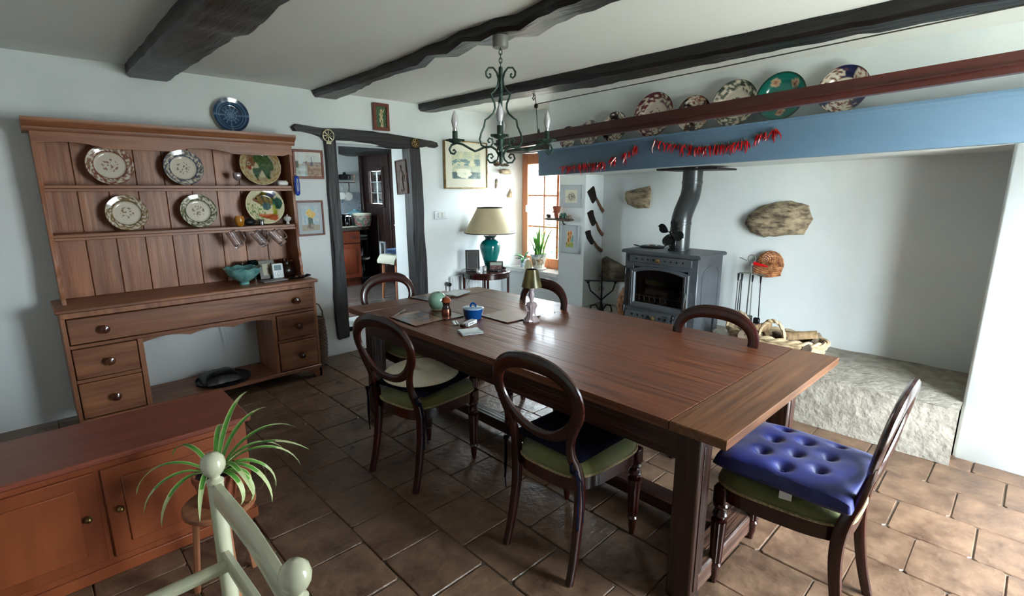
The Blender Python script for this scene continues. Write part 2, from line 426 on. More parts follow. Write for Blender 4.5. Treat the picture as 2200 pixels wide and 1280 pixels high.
    def prism(s, poly, a, b, ch=0.0, plane='xy', mt=None):
        """extrude 2D polygon between a and b along the remaining axis; ch chamfers the b side"""
        n = len(poly)
        def P(u, v, t):
            return {'xy': (u, v, t), 'xz': (u, t, v), 'yz': (t, u, v)}[plane]
        cx_ = sum(p[0] for p in poly) / n; cy_ = sum(p[1] for p in poly) / n
        rings = [[P(u, v, a) for u, v in poly]]
        if ch:
            sg = 1 if b > a else -1
            rings.append([P(u, v, b - sg * ch) for u, v in poly])
            ins = []
            for i in range(n):
                p0, p1, p2 = poly[i - 1], poly[i], poly[(i + 1) % n]
                d = Vector((cx_ - p1[0], cy_ - p1[1]))
                d = d.normalized() * min(ch * 1.3, d.length * .5) if d.length > 1e-9 else d
                ins.append((p1[0] + d.x, p1[1] + d.y))
            rings.append([P(u, v, b) for u, v in ins])
        else:
            rings.append([P(u, v, b) for u, v in poly])
        vs = [p for r_ in rings for p in r_]
        fs = [tuple(range(n))[::-1]]
        for j in range(len(rings) - 1):
            for i in range(n):
                k = (i + 1) % n
                fs.append((j * n + i, j * n + k, (j + 1) * n + k, (j + 1) * n + i))
        fs.append(tuple((len(rings) - 1) * n + i for i in range(n)))
        return s.add(vs, fs, mt)
    def grid(s, nu, nv, fn, mt=None, wrapu=False):
        vs = [fn(i / (nu if wrapu else nu), j / nv) for j in range(nv + 1) for i in range(nu if wrapu else nu + 1)]
        c = nu if wrapu else nu + 1
        fs = []
        for j in range(nv):
            for i in range(nu):
                k = (i + 1) % c
                fs.append((j * c + i, j * c + k, (j + 1) * c + k, (j + 1) * c + i))
        return s.add(vs, fs, mt)
    def ball(s, c, r, n=12, m=8, sc=(1, 1, 1), mt=None):
        prof = [(max(r * math.sin(PI * j / m), 1e-5), -r * math.cos(PI * j / m)) for j in range(m + 1)]
        k = len(s.v)
        s.lathe(prof, n, mt=(mt or Matrix()) @ Matrix.Translation(c) @ Matrix.Diagonal((*sc, 1)))
        return s
    def build(s, name, m, parent=None, smooth=True, ang=40, cols=None, kind=None, label=None):
        me = bpy.data.meshes.new(name)
        me.from_pydata([tuple(p) for p in s.v], [], s.f)
        me.validate(clean_customdata=False)
        import bmesh
        bm = bmesh.new(); bm.from_mesh(me)
        bmesh.ops.recalc_face_normals(bm, faces=bm.faces)
        bm.to_mesh(me); bm.free()
        if smooth:
            me.polygons.foreach_set('use_smooth', [True] * len(me.polygons))
            if hasattr(me, 'set_sharp_from_angle'):
                me.set_sharp_from_angle(angle=R(ang))
        if cols is not None:
            at = me.color_attributes.new('paint', 'FLOAT_COLOR', 'POINT')
            for i, cc in enumerate(cols):
                at.data[i].color = (*lin(cc), 1)
        me.materials.append(M[m] if isinstance(m, str) else m)
        o = bpy.data.objects.new(name, me)
        COL.objects.link(o)
        if parent is not None: o.parent = parent
        if kind: o['kind'] = kind
        if label: o['label'] = label
        return o

def tag(o, label, cat, group=None, kind=None):
    o['label'] = label; o['category'] = cat
    if group: o['group'] = group
    if kind: o['kind'] = kind
    return o
def thing(name, label, cat, loc=(0, 0, 0), rz=0.0, group=None, rot=None):
    o = bpy.data.objects.new(name, None)
    o.empty_display_size = 0.05
    COL.objects.link(o)
    o.location = loc
    o.rotation_euler = rot if rot else (0, 0, rz)
    return tag(o, label, cat, group)
def struct(o):
    o['kind'] = 'structure'; return o
def dup(root, loc, rz, label=None, group=None):
    r = root.copy(); COL.objects.link(r); r.location = loc; r.rotation_euler = (0, 0, rz)
    if label: r['label'] = label
    if group: r['group'] = group
    for ch in list(root.children):
        c = ch.copy(); COL.objects.link(c); c.parent = r
        for g in ch.children:
            d = g.copy(); COL.objects.link(d); d.parent = c
    return r
def T(x, y, z): return Matrix.Translation((x, y, z))
def RX(a): return Matrix.Rotation(a, 4, 'X')
def RY(a): return Matrix.Rotation(a, 4, 'Y')
def RZ(a): return Matrix.Rotation(a, 4, 'Z')
def nz(x, y=0.0, z=0.0): return mnoise.noise(Vector((x, y, z)))
def mixc(a, b, t):
    t = max(0, min(1, t)); return tuple(a[i] * (1 - t) + b[i] * t for i in range(3))
def spiral(cx_, cz_, r0, r1, a0, turns, n=22):
    """points of a flat scroll in the xz plane"""
    return [(cx_ + (r0 + (r1 - r0) * i / n) * math.cos(a0 + turns * 2 * PI * i / n), 0,
             cz_ + (r0 + (r1 - r0) * i / n) * math.sin(a0 + turns * 2 * PI * i / n)) for i in range(n + 1)]
def panel(parent, name, w_, h_, z0, y, fn, nx=40, nzz=40, m='paint', x0=0.0):
    """a printed flat sheet facing -y, colours from fn(u, v)"""
    mb = MB(); cols = []
    mb.grid(nx, nzz, lambda u, v: (x0 + (u - .5) * w_, y, z0 + v * h_))
    for j in range(nzz + 1):
        for i in range(nx + 1):
            cols.append(fn(i / nx, j / nzz))
    return mb.build(name, m, parent, smooth=False, cols=cols)
def rock(name, outline, base, depth, plane, m, parent=None, rings=7, seed=0, rough=1.0, sub=4):
    """irregular stone proud of a wall: outline in the wall plane, raised towards the room"""
    pts = []
    n = len(outline)
    for i in range(n):
        a, b = outline[i], outline[(i + 1) % n]
        for k in range(sub):
            t = k / sub
            pts.append((a[0] * (1 - t) + b[0] * t + 0.008 * nz(i * 3.1 + k, seed), a[1] * (1 - t) + b[1] * t + 0.008 * nz(i * 2.3 + k, seed + 9)))
    cx_ = sum(p[0] for p in pts) / len(pts); cy_ = sum(p[1] for p in pts) / len(pts)
    vs = []; fs = []; N = len(pts)
    for j in range(rings + 1):
        r = 1 - j / (rings + 0.5)
        for (u, v) in pts:
            uu = cx_ + (u - cx_) * r; vv = cy_ + (v - cy_) * r
            d = depth * (1 - r ** 5) + (0.25 * depth * rough * nz(uu * 9 + seed, vv * 14, seed) + 0.12 * depth * nz(uu * 30, vv * 40, seed)) * (1 if j else 0)
            if j == 0: d = -0.02
            t = base - d
            vs.append({'xz': (uu, t, vv), 'yz': (t, uu, vv)}[plane])
    for j in range(rings):
        for i in range(N):
            k = (i + 1) % N
            fs.append((j * N + i, j * N + k, (j + 1) * N + k, (j + 1) * N + i))
    fs.append(tuple(rings * N + i for i in range(N)))
    mb = MB(); mb.add(vs, fs)
    return mb.build(name, m, parent, ang=60)
# ================================================================== the setting
CEIL = 2.37
# ---- dining room floor: recessed bed and one object for every terracotta tile
mb = MB(); mb.bb((-0.95, -1.35, -0.10), (4.15, 4.50, -0.007))
floor = struct(mb.build('floor', 'grout', smooth=False))
tile_meshes = []
for k in range(6):
    mb = MB(); W = 0.2965
    j = [rnd.uniform(-.003, .003) for _ in range(8)]
    q = [(-W / 2 + j[0], -W / 2 + j[1]), (W / 2 + j[2], -W / 2 + j[3]), (W / 2 + j[4], W / 2 + j[5]), (-W / 2 + j[6], W / 2 + j[7])]
    q8 = []
    for i in range(4):
        a, b, c_ = q[i - 1], q[i], q[(i + 1) % 4]
        va = Vector((a[0] - b[0], a[1] - b[1])).normalized() * 0.012
        vb = Vector((c_[0] - b[0], c_[1] - b[1])).normalized() * 0.012
        q8 += [(b[0] + va.x, b[1] + va.y), (b[0] + vb.x, b[1] + vb.y)]
    mb.prism(q8, -0.012, 0.0, 0.0035)
    tile_meshes.append(mb.build('tile', 'tile', floor, smooth=False))
used = [0] * 6
for row in range(17):
    x = -0.90 + 0.302 * row + 0.15
    off = [0.0, 0.13, 0.21, 0.07, 0.26, 0.16, 0.03, 0.19][row % 8]
    for c_ in range(-1, 17):
        y = 4.32 - off - 0.302 * c_
        if y < -0.45 or x > 4.1 or (c_ < 0 and off < .05): continue
        k = rnd.randrange(6)
        if used[k] == 0:
            t = tile_meshes[k]; used[k] = 1
        else:
            t = tile_meshes[k].copy(); COL.objects.link(t)
        t.location = (x, y, rnd.uniform(-.0015, .0008))
        t.rotation_euler = (rnd.uniform(-.003, .003), rnd.uniform(-.003, .003), rnd.choice([0, 1, 2, 3]) * PI / 2 + rnd.uniform(-.008, .008))
for k in range(6):
    if not used[k]: bpy.data.objects.remove(tile_meshes[k])

mb = MB(); mb.bb((-0.95, -1.4, CEIL), (4.5, 4.80, CEIL + .12))
struct(mb.build('ceiling', 'plaster_smooth', smooth=False))

# ---- back wall with the doorway to the kitchen
def lumpy(mb, a, b, axis, at, amp=0.006, st=0.09, flip=False, hole=None):
    """slightly uneven plastered face between (a0,a1) and (b0,b1) at coordinate `at`"""
    nu = max(1, int((a[1] - a[0]) / st)); nv = max(1, int((b[1] - b[0]) / st))
    def f(u, v):
        p = a[0] + (a[1] - a[0]) * u; q = b[0] + (b[1] - b[0]) * v
        e = min(u, 1 - u) * (a[1] - a[0]); e2 = min(v, 1 - v) * (b[1] - b[0])
        d = amp * (nz(p * 2.1, q * 2.1, at) + .5 * nz(p * 6, q * 6, at)) * min(1, e * 8) * min(1, e2 * 8)
        return (p, at + d, q) if axis == 'y' else (at + d, p, q)
    mb.grid(nu, nv, f)
mb = MB()
mb.bb((-0.95, 4.49, 0), (2.13, 4.80, CEIL)); mb.bb((2.91, 4.49, 0), (4.45, 4.80, CEIL))
mb.bb((2.13, 4.49, 1.95), (2.91, 4.80, CEIL)); mb.bb((2.13, 4.49, -0.05), (2.91, 4.80, 0.245))
lumpy(mb, (-0.95, 2.13), (0, CEIL), 'y', 4.475); lumpy(mb, (2.91, 4.30), (0, CEIL), 'y', 4.475)
lumpy(mb, (2.13, 2.91), (1.95, CEIL), 'y', 4.475); lumpy(mb, (2.13, 2.91), (0, .245), 'y', 4.475)
mb.bb((2.13, 4.475, .2), (2.91, 4.80, 0.25)); mb.bb((2.129, 4.475, 0.0), (2.14, 4.6, 1.95)); mb.bb((2.905, 4.475, 0.2), (2.912, 4.80, 1.95))
struct(mb.build('wall_back', 'plaster', ang=50))

# ---- right wall with the deep splayed window
mb = MB()
XW = 4.15
lumpy(mb, (3.22, 3.56), (0, CEIL), 'x', XW, 0.004)
lumpy(mb, (3.56, 4.45), (0, .625), 'x', XW, 0.004)
lumpy(mb, (3.56, 4.49), (2.00, CEIL), 'x', XW, 0.004)
mb.add([(4.11, 4.486, .60), (4.37, 4.33, .60), (4.37, 4.33, 2.0), (4.11, 4.486, 2.0)], [(0, 1, 2, 3)])
mb.add([(XW, 3.56, .60), (4.37, 3.66, .60), (4.37, 3.66, 2.0), (XW, 3.56, 2.0)], [(0, 1, 2, 3)])
mb.add([(XW, 3.56, 1.995), (XW, 4.46, 1.995), (4.37, 4.33, 1.95), (4.37, 3.66, 1.95)], [(0, 1, 2, 3)])
mb.bb((4.20, 3.23, -.05), (4.60, 3.55, CEIL)); mb.bb((4.16, 3.4, -.05), (4.60, 4.49, .60))
mb.bb((4.37, 3.5, 1.955), (4.60, 4.8, CEIL)); mb.bb((4.30, 4.42, -.05), (4.60, 4.80, CEIL)); mb.bb((4.38, 4.33, .5), (4.6, 4.5, 2.0))
mb.bb((4.38, 3.45, .5), (4.6, 3.66, 2.0)); mb.bb((4.16, 3.4, 2.01), (4.4, 4.48, CEIL))
# cheek of the fireplace, facing the camera side
mb.grid(5, 22, lambda u, v: (4.15 + .30 * u, 3.22, 1.72 * v))
# back of the fireplace recess
lumpy(mb, (0.12, 3.22), (0, 1.80), 'x', 4.45, 0.008)
mb.bb((4.47, 0.1, -.05), (4.60, 3.3, CEIL))
# pier and the rest of the wall towards the camera
mb.bb((3.78, -1.4, -.05), (4.60, 0.15, CEIL), 0.015)
struct(mb.build('wall_right', 'plaster', ang=50))

# ---- chimney breast above the fireplace
mb = MB(); mb.prism([(0.145, 1.778), (3.385, 1.682), (3.385, CEIL), (0.145, CEIL)], 3.78, 4.46, 0, 'yz')
mb.prism([(0.145, 1.778), (3.36, 1.683), (3.36, 1.73), (0.145, 1.82)], 3.655, 3.785, 0, 'yz')
struct(mb.build('trim_1', 'plaster', ang=40))
# ---- raised hearth
mb = MB()
mb.grid(50, 14, lambda u, v: (3.62 + .83 * v, 0.15 + 3.07 * u, .335 + .012 * nz(u * 14, v * 9)))
mb.grid(40, 5, lambda u, v: (3.62 + .006 * nz(u * 20, v * 5), 0.15 + 3.07 * u, .338 * v))
mb.bb((3.63, .16, -.03), (4.46, 3.21, .32))
hearth = struct(mb.build('trim_2', 'hearth'))

# ---- window in the right wall
def pane_grid(parent, name, axis, at, a0, a1, z0, z1, na, nzv, th, m_, pm='pane', mname='glazing_bar', wd=0.014):
    for i in range(1, na):
        p = a0 + (a1 - a0) * i / na
        b = MB()
        if axis == 'y': b.bb((at - th / 2, p - wd / 2, z0), (at + th / 2, p + wd / 2, z1), .002)
        else: b.bb((p - wd / 2, at - th / 2, z0), (p + wd / 2, at + th / 2, z1), .002)
        b.build(mname, m_, parent)
    for j in range(1, nzv):
        p = z0 + (z1 - z0) * j / nzv
        b = MB()
        if axis == 'y': b.bb((at - th / 2 + .001, a0, p - wd / 2), (at + th / 2 - .001, a1, p + wd / 2), .002)
        else: b.bb((a0, at - th / 2 + .001, p - wd / 2), (a1, at + th / 2 - .001, p + wd / 2), .002)
        b.build(mname, m_, parent)
    for i in range(na):
        for j in range(nzv):
            y0 = a0 + (a1 - a0) * i / na + .003; y1 = a0 + (a1 - a0) * (i + 1) / na - .003
            q0 = z0 + (z1 - z0) * j / nzv + .003; q1 = z0 + (z1 - z0) * (j + 1) / nzv - .003
            b = MB()
            if axis == 'y': b.add([(at, y0, q0), (at, y1, q0), (at, y1, q1), (at, y0, q1)], [(0, 1, 2, 3)])
            else: b.add([(y0, at, q0), (y1, at, q0), (y1, at, q1), (y0, at, q1)], [(0, 1, 2, 3)])
            b.build('pane', pm, parent, smooth=False)
mb = MB()
Y0, Y1, Z0, Z1 = 3.665, 4.325, .62, 1.945
mb.bb((4.36, Y0, Z0), (4.44, Y0 + .085, Z1), .005); mb.bb((4.36, Y1 - .085, Z0), (4.44, Y1, Z1), .005)
mb.bb((4.361, Y0 + .08, Z0), (4.439, Y1 - .08, Z0 + .14), .005); mb.bb((4.361, Y0 + .08, Z1 - .12), (4.439, Y1 - .08, Z1), .005)
win = struct(mb.build('window_1', 'orange_frame'))
b = MB(); b.bb((4.345, Y0 + .09, Z0 + .145), (4.365, Y0 + .105, Z1 - .125)); b.build('hinge_strip', 'orange_frame', win)
pane_grid(win, 'sash', 'y', 4.40, Y0 + .085, Y1 - .085, Z0 + .14, Z1 - .12, 2, 3, .03, 'orange_frame_y', wd=.018)
b = MB(); b.bb((4.34, 4.235, 1.28), (4.365, 4.25, 1.36), .003); b.build('window_latch', 'steel', win)
# stone sill board and dark lintel above the window
mb = MB(); mb.prism([(4.115, 3.55), (4.115, 4.455), (4.18, 4.445), (4.37, 4.33), (4.37, 3.66)], .605, .645, .006)
struct(mb.build('trim_3', 'white_china'))
mb = MB(); mb.bb((4.12, 3.60, 1.95), (4.36, 4.36, 2.01), .01)
struct(mb.build('trim_4', 'black_wood_x'))

# ---- front and left walls behind the camera with one window
mb = MB()
mb.bb((-0.95, -1.2, -.05), (2.0, -1.0, CEIL)); mb.bb((3.3, -1.2, -.05), (4.6, -1.0, CEIL))
mb.bb((2.0, -1.2, -.05), (3.3, -1.0, .10)); mb.bb((2.0, -1.2, 2.0), (3.3, -1.0, CEIL))
struct(mb.build('wall_front', 'plaster', smooth=False))
mb = MB()
for x in (2.0, 2.62, 3.24): mb.bb((x, -1.16, .10), (x + .06, -1.10, 2.0), .004)
mb.bb((2.01, -1.159, .10), (3.29, -1.101, .18), .004); mb.bb((2.01, -1.159, 1.94), (3.29, -1.101, 2.0), .004)
w2 = struct(mb.build('window_2', 'orange_frame'))
mb = MB(); mb.bb((-1.1, -1.5, -.05), (-0.95, 4.8, CEIL)); struct(mb.build('wall_left', 'plaster', smooth=False))

# ---- kitchen shell
KZ = 0.24
mb = MB(); mb.bb((1.4, 4.80, KZ - .15), (3.8, 7.1, KZ)); struct(mb.build('floor_kitchen', 'kfloor', smooth=False))
mb = MB(); mb.bb((1.3, 4.80, 2.25), (3.9, 7.2, 2.4)); struct(mb.build('ceiling_kitchen', 'plaster_smooth', smooth=False))
mb = MB(); mb.bb((1.3, 7.0, 0), (3.9, 7.2, 2.4)); kw = struct(mb.build('wall_kitchen_back', 'plaster', smooth=False))
mb = MB(); mb.bb((2.6, 6.99, 1.06), (3.69, 7.0, 1.50)); struct(mb.build('trim_5', 'splash', smooth=False))
mb = MB(); mb.bb((1.2, 4.80, 0), (1.4, 5.35, 2.4)); mb.bb((1.2, 5.92, 0), (1.4, 7.2, 2.4)); mb.bb((1.2, 5.35, 0), (1.4, 5.92, 1.25)); mb.bb((1.2, 5.35, 1.95), (1.4, 5.92, 2.4))
struct(mb.build('wall_kitchen_left', 'plaster', smooth=False))
mb = MB()
mb.bb((3.72, 4.80, 0), (3.9, 5.50, 2.4)); mb.bb((3.72, 5.50, 2.06), (3.9, 6.93, 2.4)); mb.bb((3.72, 6.93, 0), (3.9, 7.2, 2.4)); mb.bb((3.72, 5.5, 0), (3.9, 6.93, KZ))
struct(mb.build('wall_kitchen_right', 'plaster', smooth=False))
# crooked beam along the kitchen door wall
mb = MB()
def kb(u, v):
    y = 4.85 + 2.14 * v
    an = u * 2 * PI
    return (3.55 + .16 * max(-1, min(1, 1.4 * math.cos(an))) + .02 * nz(y * 3, an), y, 2.13 + .13 * max(-1, min(1, 1.4 * math.sin(an))) + .015 * nz(y * 4, 3))
mb.grid(10, 14, kb, wrapu=True)
tag(mb.build('ceiling_beam', 'black_wood'), 'dark crooked beam above the kitchen door, seen through the doorway', 'beam')
# double kitchen door with glazed tops
for n_, (y0, y1) in enumerate(((6.22, 6.90), (5.52, 6.19))):
    mb = MB()
    X0, X1 = 3.70, 3.745
    wy0, wy1, wz0, wz1 = (6.39, 6.74, 1.34, 1.79) if n_ == 0 else (5.70, 6.06, 1.34, 1.79)
    cf = [(6.33, 6.44, .60, .78)] if n_ == 0 else []
    mb.bb((X0, y0, KZ), (X1, wy0, 2.05), .003); mb.bb((X0, wy1, KZ), (X1, y1, 2.05), .003)
    mb.bb((X0, wy0, wz1), (X1, wy1, 2.05), .003)
    if n_ == 0:
        mb.bb((X0, wy0, .80), (X1, wy1, wz0), .003); mb.bb((X0, wy0, KZ), (X1, wy1, .60), .003)
        mb.bb((X0, 6.53, .60), (X1, wy1, .80), .003)
    else:
        mb.bb((X0, wy0, KZ), (X1, wy1, wz0), .003)
    d = struct(mb.build('door_%d' % (n_ + 1), 'kdoor'))
    b = MB()
    for (a, bq) in (((X0 - .02, wy0 - .05, wz0 - .05), (X0 + .001, wy1 + .05, wz0)), ((X0 - .02, wy0 - .05, wz1), (X0 + .001, wy1 + .05, wz1 + .05)),
                    ((X0 - .019, wy0 - .05, wz0), (X0 + .001, wy0, wz1)), ((X0 - .019, wy1, wz0), (X0 + .001, wy1 + .05, wz1))):
        b.bb(a, bq, .004)
    b.build('glazing_frame', 'kdoor', d)
    pane_grid(d, 'sash', 'y', X0 + .02, wy0, wy1, wz0, wz1, 2, 3, .02, 'white', wd=.012)
    for (p0, p1) in ((y0 + .10, (y0 + y1) / 2 - .03), ((y0 + y1) / 2 + .03, y1 - .10)):
        if n_ == 0: continue
        b = MB(); b.bb((X0 - .012, p0, .42), (X0 + .001, p1, 1.18), .006); b.build('door_panel', 'kdoor', d)
    if n_ == 0:
        b = MB(); b.bb((X0 - .012, 6.55, .36), (X0 + .001, 6.78, 1.18), .006); b.build('door_panel', 'kdoor', d)
        b = MB(); b.bb((X0 - .02, 6.385, .585), (X0, 6.405, .815)); b.bb((X0 - .02, 6.52, .585), (X0, 6.54, .815)); b.bb((X0 - .02, 6.4, .585), (X0, 6.53, .605)); b.bb((X0 - .02, 6.4, .795), (X0, 6.53, .815))
        b.build('cat_flap_frame', 'mount_grey', d)
        b = MB(); b.bb((X0 + .01, 6.40, .60), (X0 + .013, 6.53, .80)); b.build('cat_flap', 'pane', d)
    else:
        b = MB(); b.bb((X0 - .02, 5.99, 1.02), (X0, 6.05, 1.12), .006); b.tube([(X0 - .02, 6.02, 1.07), (X0 - .06, 6.02, 1.07), (X0 - .06, 5.91, 1.07)], .012)
        b.build('door_handle', 'white', d)
mb = MB(); mb.bb((3.66, 6.90, KZ), (3.73, 6.97, 2.05), .01); mb.bb((3.66, 5.45, KZ), (3.73, 5.52, 2.05), .01); mb.bb((3.68, 6.186, KZ), (3.73, 6.224, 2.05), .01)
struct(mb.build('trim_6', 'kdoor'))

# ---- outdoors seen through the window and the kitchen door
mb = MB(); mb.bb((4.6, -6, -.6), (16, 14, -.5)); mb.bb((-6, -12, -.6), (4.6, -1.6, -.5))
struct(mb.build('ground', 'ext_paving', smooth=False))
mb = MB(); mb.bb((8.6, 2.0, -.5), (9.0, 12.5, 2.6)); ext = mb.build('stone_barn', 'ext_mortar', smooth=False)
tag(ext, 'sunlit stone wall of a neighbouring building outside the window', 'wall')
k = 0
protos = []
for s_ in range(4):
    b = MB(); a, c_ = rnd.uniform(.15, .22), rnd.uniform(.07, .11)
    b.prism([(-a, -c_), (a * .9, -c_ * .9), (a, c_ * .8), (-a * .8, c_)], 0.02, -0.05, .02, 'yz')
    protos.append(b.build('stone', 'ext_stone', ext)); 
first = [True] * 4
for zi in range(12):
    for yi in range(17):
        y = 4.6 + yi * .40 + (zi % 2) * .2; z = -.35 + zi * .24
        q = rnd.randrange(4)
        o = protos[q] if first[q] else protos[q].copy()
        if not first[q]: COL.objects.link(o)
        first[q] = False
        o.location = (8.6, y, z)
for i, (x, y, h) in enumerate(((7.2, 7.35, 1.5), (7.4, 6.2, .9))):
    b = MB()
    r2 = random.Random(i)
    for q in range(260):
        a = r2.uniform(0, 2 * PI); el = r2.uniform(-.2, 1.5); rr = r2.uniform(.25, .5)
        p = Vector((rr * math.cos(a) * math.cos(el), rr * math.sin(a) * math.cos(el), h * .5 + (h * .55) * math.sin(el)))
        m_ = T(*p) @ Euler((r2.uniform(0, 6), r2.uniform(0, 6), 0)).to_matrix().to_4x4()
        b.add([(-.07, 0, 0), (0, -.035, 0), (.07, 0, 0), (0, .035, .01)], [(0, 1, 2, 3)], m_)
    b.tube([(0, 0, 0), (0.02, 0, h * .6)], .03)
    o = b.build('shrub', 'shrub'); o.location = (x, y, -.5)
    tag(o, ['taller green shrub outside the window, against the stone wall', 'lower green shrub outside the window, right of the taller one'][i], 'shrub', 'shrubs outside')

# ================================================================== beams
def beam(label, mat_, pts, zt, name='ceiling_beam', seed=0):
    """pts: (y, x_left, x_right, z_bottom) stations"""
    mb = MB(); n = []
    ys = []
    for i in range(len(pts) - 1):
        a, b = pts[i], pts[i + 1]
        k = max(1, int(abs(a[0] - b[0]) / .08))
        for j in range(k):
            t = j / k; ys.append([a[q] * (1 - t) + b[q] * t for q in range(4)])
    ys.append(list(pts[-1]))
    vs = []; fs = []; S = 8
    for (y, xl, xr, zb) in ys:
        e = .014 * nz(y * 6, seed); g = .018 * nz(y * 7, seed + 5); h = .010 * nz(y * 7, seed + 2)
        xl += e; xr += g; zb += h; c_ = .02
        sec = [(xl, zt), (xl, zb + c_), (xl + c_, zb), ((xl * 2 + xr) / 3, zb + .006 * nz(y * 7, 1, seed)), ((xl + 2 * xr) / 3, zb + .006 * nz(y * 7, 4, seed)), (xr - c_, zb), (xr, zb + c_), (xr, zt)]
        vs += [(x, y, z) for x, z in sec]
    for i in range(len(ys) - 1):
        for k in range(S - 1):
            fs.append((i * S + k, i * S + k + 1, (i + 1) * S + k + 1, (i + 1) * S + k))
    fs.append(tuple(range(S))); fs.append(tuple((len(ys) - 1) * S + k for k in range(S)))
    mb.add(vs, fs)
    o = mb.build(name, mat_, ang=35)
    return tag(o, label, 'beam', 'exposed ceiling beams')
beam('blackened ceiling beam in the middle, the one that carries the chandelier', 'black_wood',
     [(4.46, 1.97, 2.19, 2.315), (4.0, 1.965, 2.14, 2.31), (3.55, 1.95, 2.04, 2.31), (3.07, 1.925, 2.03, 2.31), (2.85, 1.915, 2.02, 2.30), (2.7, 1.885, 1.985, 2.325), (2.5, 1.885, 2.01, 2.30), (2.3, 1.84, 1.985, 2.32), (2.17, 1.855, 2.02, 2.30), (2.02, 1.835, 2.0, 2.31), (1.9, 1.87, 2.05, 2.30), (1.75, 1.84, 2.01, 2.315),
      (1.58, 1.80, 1.96, 2.31), (1.3, 1.77, 1.95, 2.31), (0.5, 1.80, 2.0, 2.30), (-1.3, 1.80, 2.0, 2.30)], CEIL + .01, seed=1)
beam('straight blackened ceiling beam nearest the fireplace, above the plate rail', 'black_wood',
     [(4.46, 3.03, 3.20, 2.30), (3.5, 3.02, 3.22, 2.30), (2.4, 3.00, 3.28, 2.295), (1.1, 2.96, 3.15, 2.29), (0, 2.93, 3.14, 2.29), (-1.3, 2.93, 3.14, 2.29)], CEIL + .01, seed=2)
beam('dark ceiling beam at the top left, cut by the edge of the photo', 'black_wood',
     [(4.46, .68, .93, 2.29), (2.95, .66, .935, 2.285), (2.7, .66, .95, 2.27), (2.3, .64, .925, 2.28), (1.0, .62, .93, 2.28), (-1.3, .62, .93, 2.28)], CEIL + .01, seed=3)

# ================================================================== timber door surround
door_s = thing('timber_door_surround', 'crooked blackened timber posts and lintel around the kitchen doorway', 'door frame')
def timber(name, poly, y0, y1, m_, seed):
    mb = MB()
    pts = []
    for i in range(len(poly)):
        a, b = poly[i], poly[(i + 1) % len(poly)]
        for k in range(3):
            t = k / 3
            pts.append((a[0] * (1 - t) + b[0] * t + .004 * nz(i * 2.7 + k, seed), a[1] * (1 - t) + b[1] * t + .004 * nz(i * 3.3 + k, seed + 4)))
    mb.prism(pts, y0, y1, .012, 'xz')
    return mb.build(name, m_, door_s, ang=30)
timber('lintel', [(1.753, 2.052), (1.786, 2.077), (1.848, 2.075), (2.007, 2.061), (2.199, 2.072), (2.496, 2.07), (2.743, 2.058), (2.953, 2.042), (3.148, 2.027), (3.234, 2.014), (3.25, 1.978), (3.208, 1.957), (3.117, 1.966), (2.921, 1.938), (2.726, 1.932), (2.489, 1.962), (2.303, 1.971), (2.135, 1.969), (2.042, 1.978), (1.93, 2.009), (1.843, 2.022), (1.773, 2.02)], 4.56, 4.435, 'black_wood_x', 1)
timber('post', [(2.033, 1.98), (2.125, 1.98), (2.127, 1.652), (2.131, 1.406), (2.134, 1.154), (2.134, 0.897), (2.137, 0.632), (2.132, 0.363), (2.131, 0.161), (2.069, 0.156), (2.027, 0.151), (2.014, 0.339), (2.017, 0.561), (2.03, 0.778), (2.032, 1.034), (2.034, 1.285), (2.031, 1.53), (2.038, 1.769)][::-1], 4.56, 4.425, 'black_wood_z', 2)
timber('post', [(2.881, 1.95), (3.006, 1.95), (3.022, 1.665), (3.032, 1.387), (3.031, 1.101), (3.048, 0.807), (3.045, 0.458), (3.03, 0.2), (2.89, 0.2), (2.903, 0.428), (2.899, 0.725), (2.893, 1.062), (2.892, 1.39), (2.889, 1.663)][::-1], 4.56, 4.425, 'black_wood_z', 3)
for i, (x, z, lab) in enumerate(((2.06, 2.00, 'round brass ornament with hanging tag on the left end of the door lintel'), (2.953, 1.99, 'round openwork brass ornament on the right end of the door lintel'))):
    t = thing('horse_brass', lab, 'ornament', (x, 4.425, z), group='horse brasses')
    mb = MB(); r = .042 if i else .050
    mb.tube([(r * math.cos(a * PI / 12), 0, r * math.sin(a * PI / 12)) for a in range(24)], .006, 6, closed=True)
    for a in range(8): mb.tube([(0, 0, 0), (r * math.cos(a * PI / 4), 0, r * math.sin(a * PI / 4))], .0045, 5)
    mb.ball((0, 0, 0), .013)
    mb.build('openwork_disc', 'brass' if i else 'pale_brass', t)
    if i == 0:
        mb = MB(); mb.box((0, 0, -.055), (.045, .006, .03), .003); mb.build('tag', 'pale_brass', t)
# ================================================================== small stones left bare in the plaster
stone_lab = 'stones left bare in the plaster'
def st(o, lab): return tag(o, lab, 'stone', stone_lab)
st(rock('bare_stone', [(4.064, 1.756), (4.13, 1.773), (4.227, 1.765), (4.25, 1.719), (4.167, 1.712), (4.071, 1.721)][::-1], 4.39, .02, 'xz', 'stone', seed=1), 'flat tan stone high in the window reveal, above the lamp')
st(rock('bare_stone', [(4.203, 1.47), (4.241, 1.566), (4.264, 1.512), (4.272, 1.436), (4.21, 1.443)][::-1], 4.41, .02, 'xz', 'stone', seed=2, rings=4), 'small pointed grey stone in the left window reveal')
st(rock('bare_stone', [(4.059, 1.655), (4.081, 1.677), (4.103, 1.661), (4.095, 1.577), (4.073, 1.534), (4.051, 1.55)][::-1], 4.475, .015, 'xz', 'stone_dark', seed=3, rings=4), 'narrow upright brown stone right of the gold framed picture')
